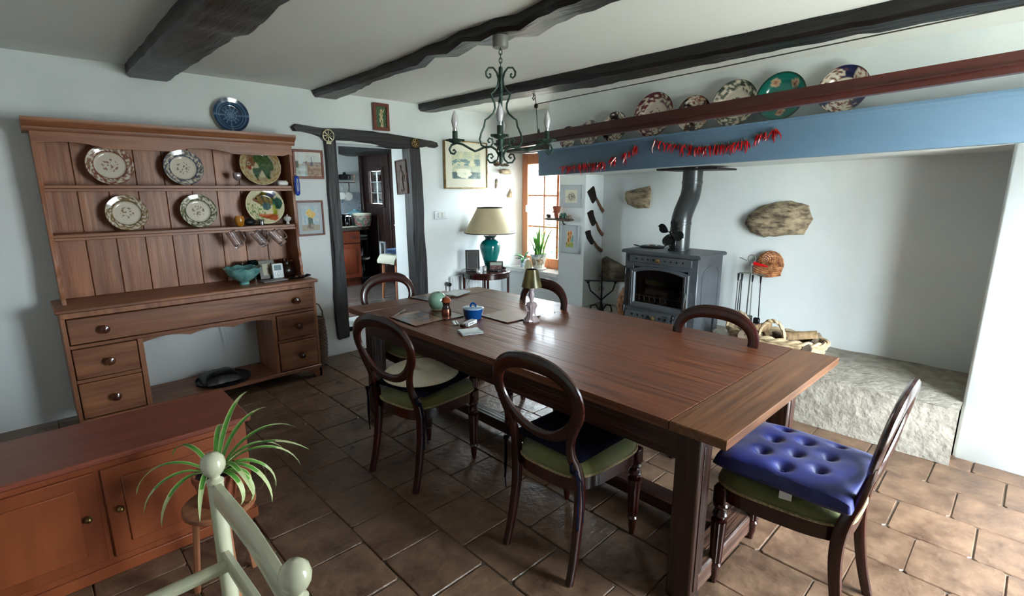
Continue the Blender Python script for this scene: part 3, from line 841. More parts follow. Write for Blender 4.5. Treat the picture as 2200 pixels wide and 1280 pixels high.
st(rock('bare_stone', [(4.02, 1.853), (4.06, 1.875), (4.12, 1.855), (4.14, 1.845), (4.13, 1.829), (4.04, 1.823)][::-1], 4.475, .02, 'xz', 'stone_dark', seed=4, rings=4), 'flat brown stone below the chandelier, in the wall corner')
st(rock('bare_stone', [(4.13, 1.15), (4.20, 1.17), (4.245, 1.15), (4.25, 1.11), (4.18, 1.10)][::-1], 4.40, .02, 'xz', 'stone', seed=5, rings=4), 'brown stone just right of the lampshade')
st(rock('fireplace_stone', [(2.943, 1.527), (2.667, 1.581), (2.653, 1.528), (2.662, 1.359), (2.797, 1.351), (2.918, 1.389), (2.95, 1.458)], 4.45, .07, 'yz', 'stone', seed=6), 'angular grained stone in the fireplace wall, left of the stove pipe')
st(rock('fireplace_stone', [(1.752, 1.259), (1.732, 1.33), (1.644, 1.41), (1.521, 1.45), (1.4, 1.467), (1.262, 1.426), (1.218, 1.32), (1.269, 1.191), (1.404, 1.175), (1.581, 1.148), (1.698, 1.183)], 4.45, .09, 'yz', 'stone', seed=7), 'large tan boulder in the fireplace wall, right of the stove pipe')
st(rock('fireplace_stone', [(3.2, 0.792), (3.19, 0.836), (3.145, 0.852), (3.013, 0.805), (2.88, 0.757), (2.85, 0.633), (2.916, 0.591), (3.131, 0.568), (3.21, 0.591)], 4.45, .09, 'yz', 'stone_dark', seed=8), 'dark rounded stone low in the fireplace corner, behind the iron stand')
# ================================================================== dining table
tb = thing('dining_table', 'long oak refectory table with planked top and breadboard ends', 'table', (0, 0, 0))
TZ = .76
def tq(u, v):
    """point on the slightly tapering top: u across (0 near side, 1 far side), v along (0 near end, 1 kitchen end)"""
    a = Vector((1.528, .589)).lerp(Vector((2.735, .569)), u); b = Vector((1.533, 3.19)).lerp(Vector((2.655, 3.14)), u)
    p = a.lerp(b, v); return (p.x, p.y)
cuts = [0, .19, .39, .60, .80, 1.0]
g = .0012
for i in range(5):
    u0, u1 = cuts[i] + g, cuts[i + 1] - g
    mb = MB(); mb.prism([tq(u0, .079), tq(u1, .079), tq(u1, .921), tq(u0, .921)], TZ - .034, TZ, .002)
    mb.build('plank', 'oak_y', tb, smooth=False)
for v0, v1 in ((0, .0775), (.9225, 1)):
    mb = MB(); mb.prism([tq(0, v0), tq(1, v0), tq(1, v1), tq(0, v1)], TZ - .034, TZ, .003)
    mb.build('breadboard_end', 'oak_x', tb, smooth=False)
lx = (1.60, 2.53); ly = (.70, 3.0)
for x in lx:
    for y in ly:
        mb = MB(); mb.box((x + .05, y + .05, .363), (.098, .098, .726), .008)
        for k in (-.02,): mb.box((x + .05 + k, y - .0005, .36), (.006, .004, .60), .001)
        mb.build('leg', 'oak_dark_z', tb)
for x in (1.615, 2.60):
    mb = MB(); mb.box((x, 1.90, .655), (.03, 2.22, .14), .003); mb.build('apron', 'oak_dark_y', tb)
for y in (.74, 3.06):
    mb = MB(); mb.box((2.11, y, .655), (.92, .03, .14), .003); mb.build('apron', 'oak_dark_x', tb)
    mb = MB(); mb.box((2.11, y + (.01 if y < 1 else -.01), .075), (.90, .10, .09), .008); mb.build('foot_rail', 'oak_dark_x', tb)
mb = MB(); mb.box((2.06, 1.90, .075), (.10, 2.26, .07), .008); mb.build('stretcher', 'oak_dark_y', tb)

# ================================================================== balloon back chairs
def chair_proto():
    t = thing('balloon_back_chair', 'x', 'chair', (0, 0, 0), group='balloon-back dining chairs')
    tau = .168
    nrm = Vector((math.cos(tau), 0, math.sin(tau)))
    def bp(y, z):   # point on the raked plane of the back
        return (-.072 - (z - .757) * math.tan(tau) + .035 * (abs(y) / .22) ** 2 * 0, y, z)
    # balloon hoop: crest wide, sides narrower
    zc, b_, n = .757, .184, 44
    pts = []; wd = []; th = []
    for i in range(n):
        a = 2 * PI * i / n
        v = -math.cos(a); u = math.sin(a)
        wv = .055 + .018 * max(0, v) ** 2 - .012 * max(0, -v) ** 2
        hw = .233 * (1 + .09 * v - .09 * v * v * (v < 0)) - wv / 2
        uu = math.copysign(abs(u) ** .86, u)
        pts.append(bp(hw * uu, zc + (b_ - wv / 2) * v)); wd.append(wv); th.append(.026 + .006 * max(0, v))
    mb = MB(); mb.sweep(pts, wd, th, nrm, 12, closed=True, p=2.3)
    mb.build('back_hoop', 'mahogany', t)
    for s in (-1, 1):
        # sabre rear leg running up into the hoop
        P = [(-.058, .176, 0), (-.030, .174, .10), (-.008, .171, .22), (.004, .170, .33), (.002, .168, .42), (-.012, .160, .49), (-.030, .150, .54), (-.045, .154, .60), (-.058, .175, .66), (-.066, .198, .71)]
        W = [.030, .032, .036, .040, .042, .040, .036, .034, .036, .034]
        H = [.034, .036, .040, .044, .046, .042, .034, .028, .026, .022]
        Q = [Vector((p[0], p[1] * s, p[2])) for p in P]
        S_ = []; WW = []; HH = []
        for i in range(len(Q) - 1):
            for k in range(3):
                f = k / 3
                p0 = Q[max(i - 1, 0)]; p1 = Q[i]; p2 = Q[i + 1]; p3 = Q[min(i + 2, len(Q) - 1)]
                S_.append(.5 * ((2 * p1) + (p2 - p0) * f + (2 * p0 - 5 * p1 + 4 * p2 - p3) * f * f + (3 * p1 - p0 - 3 * p2 + p3) * f ** 3))
                WW.append(W[i] * (1 - f) + W[i + 1] * f); HH.append(H[i] * (1 - f) + H[i + 1] * f)
        S_.append(Q[-1]); WW.append(W[-1]); HH.append(H[-1])
        mb = MB(); mb.sweep(S_, WW, HH, (1, 0, 0), 10, p=3)
        mb.build('leg', 'mahogany', t)
    for s in (-1, 1):
        prof = [(.011, 0), (.013, .015), (.017, .04), (.019, .075), (.024, .085), (.019, .095), (.021, .10)]
        prof += [(.021 + .007 * k / 6, .10 + .03 * k) for k in range(1, 7)]
        prof += [(.030, .285), (.020, .292), (.024, .300), (.030, .312), (.024, .326), (.018, .333), (.026, .342), (.030, .350), (.026, .36)]
        mb = MB()
        mb.lathe([p for p in prof if p[1] < .1], 16, (0, 0, 0)); mb.lathe([p for p in prof if .1 <= p[1] < .285], 32, flute=.10, nf=10); mb.lathe([p for p in prof if p[1] >= .284], 16)
        mb.box((0, 0, .395), (.05, .05, .075), .006)
        mb.v = [v + Vector((.392, s * .188, 0)) for v in mb.v]
        mb.build('leg', 'mahogany', t)
    # bow fronted seat
    def seat_out(inset=0.0, n=40):
        o = []
        for i in range(n):
            a = 2 * PI * i / n
            ca, sa = math.cos(a), math.sin(a)
            x = math.copysign(abs(ca) ** .55, ca); y = math.copysign(abs(sa) ** .50, sa)
            xx = .205 + (.225 - inset) * x
            hw = (.178 + .045 * (x + 1) / 2 - inset)
            o.append((xx, hw * y))
        return o
    mb = MB(); mb.prism(seat_out(0), .375, .432, .004); mb.build('seat_rail', 'mahogany', t)
    o = seat_out(.001); o2 = [(p[0], p[1]) for p in o]
    vs = []; fs = []; N = len(o)
    rings = [(1.0, .432), (1.012, .440), (1.01, .462), (.97, .478), (.85, .492), (.6, .502), (.3, .507), (0.02, .508)]
    for sc_, z in rings:
        vs += [(.205 + (p[0] - .205) * sc_, p[1] * sc_, z) for p in o]
    for j in range(len(rings) - 1):
        for i in range(N):
            k = (i + 1) % N; fs.append((j * N + i, j * N + k, (j + 1) * N + k, (j + 1) * N + i))
    fs.append(tuple((len(rings) - 1) * N + i for i in range(N)))
    mb = MB(); mb.add(vs, fs); mb.build('seat_upholstery', 'green_velvet', t)
    mb = MB(); mb.tube([(p[0], p[1], .438) for p in seat_out(-.004)], .006, 6, closed=True); mb.build('braid_trim', 'braid', t)
    return t
poses = [(1.312, 2.228, .158), (1.425, 1.266, .032), (1.919, 3.225, -1.518), (2.478, 2.334, 3.074), (2.520, 1.123, 3.161), (1.995, .305, 1.571)]
labs = ['balloon-back mahogany chair with a round cream cushion, at the near side by the placemat',
        'balloon-back mahogany chair nearest the camera, with only a navy pad on its green seat',
        'balloon-back mahogany chair at the kitchen end of the table, in front of the doorway',
        'balloon-back mahogany chair at the far side of the table, behind the small glass lamp',
        'balloon-back mahogany chair at the far side of the table, in front of the stove',
        'balloon-back chair at the near end of the table, with the tufted blue velvet cushion']
c0 = chair_proto()
c0.location = (poses[0][0], poses[0][1], 0); c0.rotation_euler = (0, 0, poses[0][2]); c0['label'] = labs[0]
for (x, y, a), l_ in zip(poses[1:], labs[1:]):
    dup(c0, (x, y, 0), a, l_)

# navy tie-on pads on every chair
def pad_mesh(hx, hy, h, tuft=None, seed=0, round_=False, nx=28, full=.42):
    mb = MB(); n_ = nx
    def top(u, v, sg):
        x, y = 2 * u - 1, 2 * v - 1
        if round_:
            # square to disc
            xx = x * math.sqrt(1 - y * y / 2); yy = y * math.sqrt(1 - x * x / 2); e = max(0, 1 - (xx * xx + yy * yy))
            X, Y = xx * hx, yy * hy; hgt = h * e ** .5
        else:
            e = (1 - abs(x) ** 5) * (1 - abs(y) ** 5); X, Y = x * hx, y * hy; hgt = h * max(e, 0) ** full
        if tuft and sg > 0:
            for (tx, ty, td, tr) in tuft:
                d2 = ((X - tx) ** 2 + (Y - ty) ** 2) / (tr * tr); hgt -= td * math.exp(-d2)
        z = hgt * (1 if sg > 0 else -.35)
        z += .004 * nz(X * 14, Y * 14, seed) * (1 if sg > 0 else 0)
        return (X, Y, z)
    mb.grid(n_, n_, lambda u, v: top(u, v, 1)); mb.grid(n_, n_, lambda u, v: top(u, v, -1))
    return mb
navy_labs = ['navy tie-on pad under the round cream cushion, on the left near chair',
             'navy tie-on pad on the nearest chair, its long ties hanging down',
             'navy tie-on pad on the chair at the kitchen end',
             'navy tie-on pad on the far-side chair behind the glass lamp',
             'navy tie-on pad on the far-side chair by the stove']
p0 = None
for k, ((x, y, a), l_) in enumerate(zip(poses[:5], navy_labs)):
    ca, sa = math.cos(a), math.sin(a)
    ox, oy = .195, 0.0
    loc = (x + ca * ox - sa * oy, y + sa * ox + ca * oy, .517 if k else .514)
    if p0 is None:
        p0 = thing('seat_pad', l_, 'cushion', loc, a + .05, 'navy seat pads')
        mb = pad_mesh(.195, .188, .020 + .006); mb.build('pad', 'navy', p0)
        for s in (-1, 1):
            mb = MB()
            q = [(-.20, s * .165, .005), (-.235, s * .17, .0), (-.242, s * .18, -.02), (-.235, s * .20, -.03), (-.228, s * .206, -.08), (-.232, s * .207, -.16), (-.226, s * .205, -.27)]
            mb.tube(q, [.005, .006, .010, .007, .006, .005, .005], 6, flat=.5)
            q = [(-.235, s * .19, -.02), (-.22, s * .212, -.06), (-.214, s * .215, -.14), (-.216, s * .222, -.23)]
            mb.tube(q, [.007, .006, .005, .005], 6, flat=.5)
            mb.ball((-.237, s * .193, -.02), .012, 8, 6)
            mb.build('tie', 'navy', p0)
    else:
        dup(p0, loc, a + (.05, -.04, .02, .03, -.02)[k], l_)
x, y, a = poses[0]
t = thing('round_cushion', 'round cream linen cushion lying on the left near chair', 'cushion', (x + math.cos(a) * .175, y + math.sin(a) * .175, .556), a, rot=(0.0, -.03, a))
mb = pad_mesh(.205, .205, .045, [(0, 0, .022, .035), (.0, 0, .010, .09)], 3, True, 34); mb.build('cushion_cover', 'cream_cloth', t)
mb = MB(); mb.tube([(.204 * math.cos(i * PI / 20), .204 * math.sin(i * PI / 20), .002) for i in range(40)], .004, 6, closed=True); mb.build('piping', 'cream_cloth', t)
x, y, a = poses[5]
tf = []
for i in range(-2, 3):
    for j in range(-2, 2):
        tf.append((i * .095, (j + (.5 if i % 2 else 0)) * .125 + .03, .034, .024))
t = thing('tufted_cushion', 'thick royal blue velvet cushion with buttoned tufts, at the near table end', 'cushion', (x + math.cos(a) * .20, y + math.sin(a) * .20, .527), a)
tf = [q for q in tf if abs(q[0]) < .17 and abs(q[1]) < .165]
mb = pad_mesh(.228, .215, .060, tf, 5, False, 60, .24); mb.build('cushion_cover', 'royal', t)
for (tx, ty, _, _) in tf:
    if abs(ty) < .2: MB().ball((tx, ty, .031), .007, 6, 4).build('button', 'royal', t)
mb = MB(); mb.bb((-.01, .20, -.045), (.03, .203, .0)); mb.v = [RZ(.2) @ v for v in mb.v]; mb.build('care_label', 'white', t)

# ================================================================== pine dresser
dr = thing('pine_dresser', 'old pine dresser with drawers, a dog-kennel opening and an open plate rack', 'dresser', (0, 0, 0))
XL, XR, YF, YB = .10, 1.675, 4.05, 4.455
mb = MB(); mb.bb((XL - .02, 4.02, .805), (XR + .02, YB, .83), .006); mb.build('top_board', 'pine_x', dr)
mb = MB()
for x in (XL, XR - .022): mb.bb((x, YF, .085), (x + .022, YB - .005, .805), .002)
mb.bb((XL + .001, YF - .004, .768), (XR - .001, YF + .02, .806), .003)
mb.build('carcass_side', 'pine_z', dr)
mb = MB()
mb.bb((XL, YF - .012, .075), (XR, YB - .01, .105), .004)
mb.bb((XL + .02, YF - .004, .574), (XR - .02, YF + .018, .596), .002)
mb.build('base_board', 'pine_x', dr)
for (a, b) in ((.46, .49), (1.315, 1.345)):
    mb = MB(); mb.bb((a, YF - .001, .103), (b, YB - .01, .596), .002); mb.build('divider', 'pine_z', dr)
mb = MB()
fr = [(.488, .575)] + [(.488 + .83 * i / 24, .545 + .022 * abs(math.sin(PI * i / 8)) ) for i in range(25)] + [(1.318, .575)]
mb.prism(fr[::-1], YF, YF + .02, .002, 'xz'); mb.build('kennel_frieze', 'pine_x', dr)
def drawer(x0, x1, z0, z1, knobs):
    b = MB(); b.bb((x0 + .001, YF - .009, z0 + .002), (x1 - .001, YB - .06, z1 - .002), .004); d = b.build('drawer', 'pine_x', dr)
    for kx in knobs:
        b = MB(); b.lathe([(.014, 0), (.014, .01), (.011, .020), (.024, .032), (.028, .042), (.024, .052), (.010, .057), (.0001, .058)], 16, mt=T(kx, YF - .009, (z0 + z1) / 2) @ RX(R(90)))
        b.build('knob', 'pine_knob', d)
drawer(XL + .026, XR - .026, .60, .765, [.30, 1.508])
for x0, x1 in ((XL + .026, .455), (1.35, XR - .026)):
    drawer(x0, x1, .372, .570, [(x0 + x1) / 2 + .01]); drawer(x0, x1, .110, .345, [(x0 + x1) / 2 + .01])
    b = MB(); b.bb((x0 - .003, YF - .001, .347), (x1 + .003, YF + .02, .370), .002); b.build('drawer_rail', 'pine_x', dr)
for x, s in ((XL, 1), (XR, -1)):
    mb = MB(); mb.prism([(x, 0), (x + s * .055, 0), (x + s * .065, .03), (x + s * .09, .05), (x + s * .12, .076), (x, .076)], YF - .008, YF + .016, .002, 'xz')
    mb.prism([(YF - .008, 0), (YF + .05, 0), (YF + .07, .04), (YF + .11, .076), (YF - .008, .076)], x - .001, x + s * .02, 0, 'yz'); mb.build('bracket_foot', 'pine_x', dr)
# rack
RX0, RX1, RYF = .13, 1.655, 4.235
for x in (RX0, RX1 - .02):
    pr = [(YB, .83), (4.20, .83), (4.20, .86), (4.215, .88), (4.205, .92), (4.215, .96), (4.225, .99), (4.215, 1.02), (4.232, 1.06), (RYF, 1.10), (RYF, 1.235), (RYF - .012, 1.26), (RYF, 1.285), (RYF, 1.545), (RYF - .012, 1.57), (RYF, 1.60), (RYF, 1.90), (YB, 1.90)]
    mb = MB(); mb.prism(pr, x, x + .02, .002, 'yz'); mb.build('rack_side', 'pine_z', dr)
for z in (1.245, 1.550):
    mb = MB(); mb.bb((RX0 + .018, RYF + .005, z), (RX1 - .018, YB - .015, z + .022), .003); mb.build('shelf', 'pine_x', dr)
    mb = MB(); mb.bb((RX0 + .018, RYF + .003, z - .018), (RX1 - .018, RYF + .012, z), .002)
    mb.bb((RX0 + .018, RYF + .05, z + .06), (RX1 - .018, RYF + .056, z + .068), .001) if 0 else None
    mb.build('shelf_moulding', 'pine_x', dr)
nb = 9; bwid = (RX1 - RX0 - .036) / nb
for i in range(nb):
    x0 = RX0 + .018 + bwid * i
    mb = MB(); mb.bb((x0 + .0015, YB - .016, .83), (x0 + bwid - .0015, YB, 1.90), .003); mb.build('back_board', 'pine_z', dr)
mb = MB()
fr = [(RX0, 1.90), (RX0, 1.80)] + [(RX0 + .02 + (RX1 - RX0 - .04) * i / 60, 1.800 + .030 * max(0, math.sin(4 * PI * i / 60 + .4)) ** .7 if True else 0) for i in range(61)] + [(RX1, 1.80), (RX1, 1.90)]
mb.prism(fr[::-1], RYF - .008, RYF + .012, .002, 'xz'); mb.build('arched_frieze', 'pine_x', dr)
mb = MB()
cor = [(YB, 1.885), (RYF - .010, 1.885), (RYF - .018, 1.90), (RYF - .018, 1.91), (RYF - .045, 1.935), (RYF - .05, 1.945), (RYF - .05, 1.962), (YB, 1.962)]
mb.prism(cor, RX0 - .03, RX1 + .025, 0.0, 'yz'); mb.build('cornice', 'pine_x', dr)

# ================================================================== round side table by the window
sx, sy, sz = 3.655, 4.185, .67
st_ = thing('round_side_table', 'small round mahogany side table under the lamp, in the window corner', 'table', (sx, sy, 0), R(8))
mb = MB(); mb.lathe([(.272, sz - .022), (.278, sz - .016), (.278, sz - .006), (.272, sz)], 40); mb.build('table_top', 'mahogany', st_)
mb = MB(); mb.lathe([(.245, sz - .075), (.25, sz - .075), (.25, sz - .022), (.245, sz - .022)], 40); mb.build('apron', 'mahogany', st_)
for a in (225, 315, 45, 135):
    mb = MB(); x, y = .245 * math.cos(R(a)), .245 * math.sin(R(a))
    mb.sweep([(x * 1.0, y * 1.0, 0), (x, y, .3), (x, y, sz - .03)], [.020, .024, .030], [.020, .024, .030], (math.cos(R(a)), math.sin(R(a)), 0), 8, p=8); mb.build('leg', 'mahogany', st_)

# ================================================================== low orange cabinet at the left edge
cb = thing('low_cabinet', 'low orange-brown wooden cabinet at the left edge, half hidden by the spider plant', 'cabinet', (0, 0, 0))
mb = MB(); mb.bb((-.45, 2.425, .03), (.625, 2.83, .50), .004); mb.build('body', 'orange_wood', cb)
mb = MB(); mb.bb((-.47, 2.40, .50), (.645, 2.85, .525), .006); mb.build('top_board', 'frame_red', cb)
mb = MB(); mb.bb((-.46, 2.415, 0), (.635, 2.84, .05), .004); mb.build('plinth', 'orange_wood', cb)
for i in range(2):
    x0 = -.41 + i * .50
    mb = MB(); mb.bb((x0, 2.412, .08), (x0 + .48, 2.426, .47), .004); d = mb.build('door', 'orange_wood', cb)
    b = MB(); b.bb((x0 + .06, 2.405, .13), (x0 + .42, 2.413, .42), .006); b.build('door_panel', 'orange_wood', d)
    b = MB(); b.ball((x0 + (.44 if i == 0 else .04), 2.398, .29), .014, 10, 6); b.build('knob', 'brass', d)

# ================================================================== cream painted chair at the lower left
cc = thing('cream_rail_chair', 'cream painted rail-back chair with ball finials, at the lower left corner', 'chair', (0, 0, 0))
cx_ = .250
for y, h in ((.785, .875), (1.28, .875)):
    mb = MB(); mb.tube([(cx_, y, 0), (cx_, y, .5), (cx_, y, .86)], [.016, .019, .018], 12)
    mb.lathe([(.013, .855), (.019, .862), (.019, .868), (.012, .874), (.012, .880), (.020, .888), (.026, .900), (.0275, .912), (.024, .926), (.014, .936), (.0001, .939)], 18, (cx_, y, 0))
    mb.build('post', 'cream_paint', cc)
mb = MB(); mb.sweep([(cx_, .80, .835), (cx_ + .004, .95, .838), (cx_ + .006, 1.04, .839), (cx_ + .004, 1.13, .838), (cx_, 1.265, .835)], .062, .024, (1, 0, 0), 10, p=4); mb.build('top_rail', 'cream_paint', cc)
mb = MB(); mb.sweep([(cx_, .80, .66), (cx_ + .006, 1.04, .662), (cx_, 1.265, .66)], .05, .018, (1, 0, 0), 10, p=4); mb.build('back_rail', 'cream_paint', cc)
mb = MB(); mb.box((.03, 1.03, .44), (.44, .50, .035), .012); mb.build('seat', 'cream_paint', cc)
for x, y in ((-.17, .82), (-.17, 1.24)):
    mb = MB(); mb.tube([(x, y, 0), (x, y, .25), (x, y, .645)], [.014, .018, .015], 10); mb.build('leg', 'cream_paint', cc)
for y in (.82, 1.24):
    mb = MB(); mb.sweep([(cx_, y, .66), (.03, y, .66), (-.19, y, .655)], .035, .020, (0, 0, 1), 10, p=4); mb.build('arm', 'cream_paint', cc)
    mb = MB(); mb.tube([(cx_, y, .20), (-.17, y, .20)], .010, 10); mb.build('stretcher', 'cream_paint', cc)
mb = MB(); mb.tube([(-.17, .82, .16), (-.17, 1.24, .16)], .010, 10); mb.build('stretcher', 'cream_paint', cc)
# ================================================================== plates
def plate_mesh(r, fn, rings=22, seg=56, oval=1.0):
    vs = []; fs = []; cols = []
    def prof(t):
        return 0.0 if t < .58 else (.018 * ((t - .58) / .12) ** 1.5 if t < .70 else .018 + .010 * (t - .70) / .30)
    k = r / .15
    for j in range(rings + 1):
        t = j / rings
        for i in range(seg):
            a = 2 * PI * i / seg
            vs.append((r * t * math.cos(a), r * t * math.sin(a) * oval, prof(t) * k)); cols.append(fn(t * math.cos(a), t * math.sin(a)))
    for j in range(rings):
        for i in range(seg):
            q = (i + 1) % seg; fs.append((j * seg + i, j * seg + q, (j + 1) * seg + q, (j + 1) * seg + i))
    b0 = len(vs)
    for t, dz in ((1.0, -.004), (.62, -.004), (.55, -.010), (.5, -.004), (.001, -.004)):
        for i in range(seg):
            a = 2 * PI * i / seg; vs.append((r * t * math.cos(a), r * t * math.sin(a) * oval, prof(t) * k + dz)); cols.append((.8, .78, .72))
    prev = rings * seg
    for j in range(5):
        cur = b0 + j * seg
        for i in range(seg):
            q = (i + 1) % seg; fs.append((prev + i, prev + q, cur + q, cur + i))
        prev = cur
    mb = MB(); mb.add(vs, fs); return mb, cols
def plate(label, loc, r, face, lean, fn, group, oval=1.0, m='paint_gloss', cat='plate', spin=0):
    mb, cols = plate_mesh(r, fn, oval=oval)
    o = mb.build('plate', m, None, cols=cols, ang=60)
    mt = T(*loc) @ (RZ(-PI / 2) if face == 'x' else Matrix()) @ RX(PI / 2 - lean) @ RZ(spin)
    o.matrix_world = mt
    return tag(o, label, cat, group)
def fish1(x, y):
    r = math.hypot(x, y)
    c = (.74, .70, .57)
    n_ = nz(x * 9, y * 9, 2)
    if r > .72: c = mixc(c, (.60, .44, .22), .9 if nz(x * 22, y * 22, 4) > .05 else .2)
    if r > .96: return (.80, .76, .64)
    # curved brown head on the left running into a green body and a forked tail
    d = math.hypot(x + .05, y - .05)
    a = math.atan2(y - .05, x + .05)
    if .18 < d < .66 and (a > 1.2 or a < -2.9): c = mixc((.42, .26, .17), (.55, .40, .26), .5 + n_)
    if math.hypot(x - .10, (y + .0) * .85) < .56 and x > -.25 and y > -.25 and not math.hypot(x + .35, y + .05) < .30: c = mixc((.19, .30, .17), (.35, .42, .24), .5 + n_ * 1.3)
    if -.45 < x < .55 and -.80 < y < -.1:
        if x < .02 + (y + .3) * .6 and x > -.42 + (-.1 - y) * .25 and y < -.1 + (x + .3) * .5: c = mixc((.14, .26, .20), (.25, .36, .22), .5 + n_)
        if x > .12 - (y + .25) * .3 and x < .50 - (-.25 - y) * .3: c = mixc((.14, .27, .20), (.25, .36, .22), .5 + n_)
    if math.hypot(x + .52, y - .12) < .09: c = (.70, .62, .50)
    if math.hypot(x + .52, y - .12) < .045: c = (.08, .06, .05)
    if math.hypot(x + .50, y + .12) < .09: c = (.50, .18, .12)
    return c
def fish2(x, y):
    r = math.hypot(x, y); n_ = nz(x * 7, y * 7, 9)
    c = (.82, .79, .64)
    if r > .95: return (.85, .82, .68)
    if r > .93: return (.40, .34, .22)
    if y < .15 and x < .0 and nz(x * 14, y * 9, 6) > .12 and y > -.75: c = mixc((.30, .44, .20), (.48, .58, .28), .5 + n_)
    ex = (x + .02) / .60; ey = (y - .38 + .18 * max(0, x)) / .36
    if ex * ex + ey * ey < 1 and abs(ey) < 1.1 * (1 + ex):
        c = mixc((.36, .22, .09), (.62, .56, .16), max(0, (x + .4)) * .8 + n_ * .5)
        if math.sin(x * 26 + y * 5) > .35 and x > -.15: c = mixc(c, (.16, .22, .08), .75)
        if x < -.28: c = mixc((.42, .22, .12), (.55, .33, .17), .5 + n_)
    if math.hypot((x - .12) / .22, (y + .02) / .2) < 1: c = mixc((.06, .22, .30), (.14, .36, .30), .5 + n_)
    if math.hypot((x - .68) / .24, (y - .12) / .32) < 1: c = (.03, .30 + .1 * n_, .22)
    if math.hypot((x - .42) / .20, (y - .66) / .18) < 1 and r < .92: c = (.33, .35, .48)
    if math.hypot((x - .50) / .10, (y + .28) / .35) < 1: c = (.62, .64, .18)
    u = (x + .35) / .95
    if 0 < u < 1 and abs(y + .60 + .22 * u - .12) < .06 + .17 * u - .30 * max(0, u - .75): c = mixc((.66, .26, .12), (.78, .40, .22), .5 + n_)
    if math.hypot(x + .36, y - .42) < .11: c = (.62, .48, .28)
    if math.hypot(x + .36, y - .42) < .075: c = (.03, .03, .03)
    return c
def imari(dark, acc, nsec=6, rot=0.0, inner=.52, band=False):
    def f(x, y):
        r = math.hypot(x, y); a = (math.atan2(y, x) + rot) / (2 * PI) * nsec
        sec = math.floor(a) % 2; fr = a - math.floor(a)
        c = (.83, .79, .72); n_ = nz(x * 13 + nsec, y * 13, rot)
        if r > .96: return mixc(dark, acc, .3)
        if r > inner:
            if band:
                if nz(x * 10, y * 10, rot) > -.08: c = mixc(dark, acc, .5 + n_)
                if abs(r - inner) < .03: c = dark
            elif sec == 0 and .12 < fr < .9 and nz(x * 7, y * 7, 3 + rot) > -.28: c = mixc(dark, (.35, .18, .14), .25 * (n_ > .1))
            elif n_ > .08: c = mixc(acc, dark, .4 * (nz(x * 20, y * 20) > .1))
        elif nz(x * 9, y * 9, rot + 4) > .18 and r < .35: c = mixc(acc, dark, .3)
        return c
    return f
DK, RU = (.14, .10, .11), (.50, .27, .22)
def teal_p(x, y):
    r = math.hypot(x, y)
    c = (.08, .42, .38)
    if r > .95: return (.12, .25, .20)
    for (px_, py_) in ((-.60, -.05), (.05, -.62), (.5, .5), (-.3, .62)):
        d = math.hypot(x - px_, y - py_)
        if d < .17: c = (.72, .62, .50)
        if d < .08: c = (.55, .35, .28)
    return c
def blue_star(x, y):
    r = math.hypot(x, y); a = math.atan2(y, x)
    c = (.08, .20, .34)
    if abs(math.sin(a * 6)) * r < .12 or abs((r * 8) % 1 - .5) < .12: c = (.35, .50, .62)
    return c
G = 'decorated plates on the fireplace shelf'
mp_ = [((3.735, 3.108, 2.0), .098, imari(DK, (.42, .22, .24), 8, .3), 'small dark-patterned plate at the window end of the fireplace shelf'),
       ((3.735, 2.865, 2.02), .108, imari((.40, .38, .40), (.62, .58, .55), 12, 1.1, .35), 'pale, faintly sprigged plate, second from the window end of the shelf'),
       ((3.735, 2.60, 2.042), .125, imari(DK, (.48, .38, .26), 6, .9, .45), 'dark and cream plate between the pale plate and the largest one'),
       ((3.735, 2.235, 2.095), .170, imari((.30, .15, .18), (.45, .22, .26), 9, .0, .60, True), 'largest plate on the shelf, with a plum floral border'),
       ((3.735, 1.905, 2.08), .132, imari(DK, (.58, .34, .20), 6, 2.2, .42), 'dark and rust patched plate right of the largest plate'),
       ((3.735, 1.605, 2.125), .158, imari((.17, .19, .17), (.42, .45, .38), 8, .4, .60, True), 'plate with a dark green-grey floral border and plain centre'),
       ((3.735, 1.305, 2.125), .155, teal_p, 'teal plate with pink rosettes, at the right edge of the photo'),
       ((3.735, .95, 2.14), .140, imari((.12, .14, .30), (.50, .30, .22), 6, 1.2, .5), 'blue and rust plate beyond the teal one, farthest from the window')]
def mantel_top(y): return 1.893 + (3.36 - y) * .042
for (x, y, z), r, fn, lab in mp_:
    z = mantel_top(y) + r * math.cos(.14) + .004
    plate(lab, (x, y, z), r, 'x', .14, fn, G)
plate('blue plate with a star pattern hanging on the wall above the dresser', (1.30, 4.445, 2.10), .125, 'y', 0.02, blue_star, None)
GD = 'plates on the dresser'
plate('upper fish plate on the dresser: brown and green fish, forked tail', (1.44, 4.345, 1.572 + .152), .152, 'y', .18, fish1, 'ceramic fish plates')
plate('lower fish plate on the dresser: striped yellow fish above an orange one', (1.445, 4.345, 1.267 + .146), .146, 'y', .18, fish2, 'ceramic fish plates')
for i, (x, z, r, ds, lab) in enumerate(((.92, 1.572, .125, (.20, .28, .42), 'blue-rimmed plate on the upper dresser shelf, left of the fish plate'), (.50, 1.572, .13, (.45, .20, .14), 'rust-rimmed plate at the left of the upper dresser shelf'),
                                    (.98, 1.267, .12, (.20, .32, .20), 'green-rimmed plate on the lower dresser shelf'), (.55, 1.267, .12, (.42, .33, .15), 'ochre-rimmed plate at the left of the lower dresser shelf'))):
    plate(lab, (x, 4.36, z + r * .985), r, 'y', .16, imari(ds, (.6, .5, .4), 10, i, .66, True), 'rimmed dresser plates')

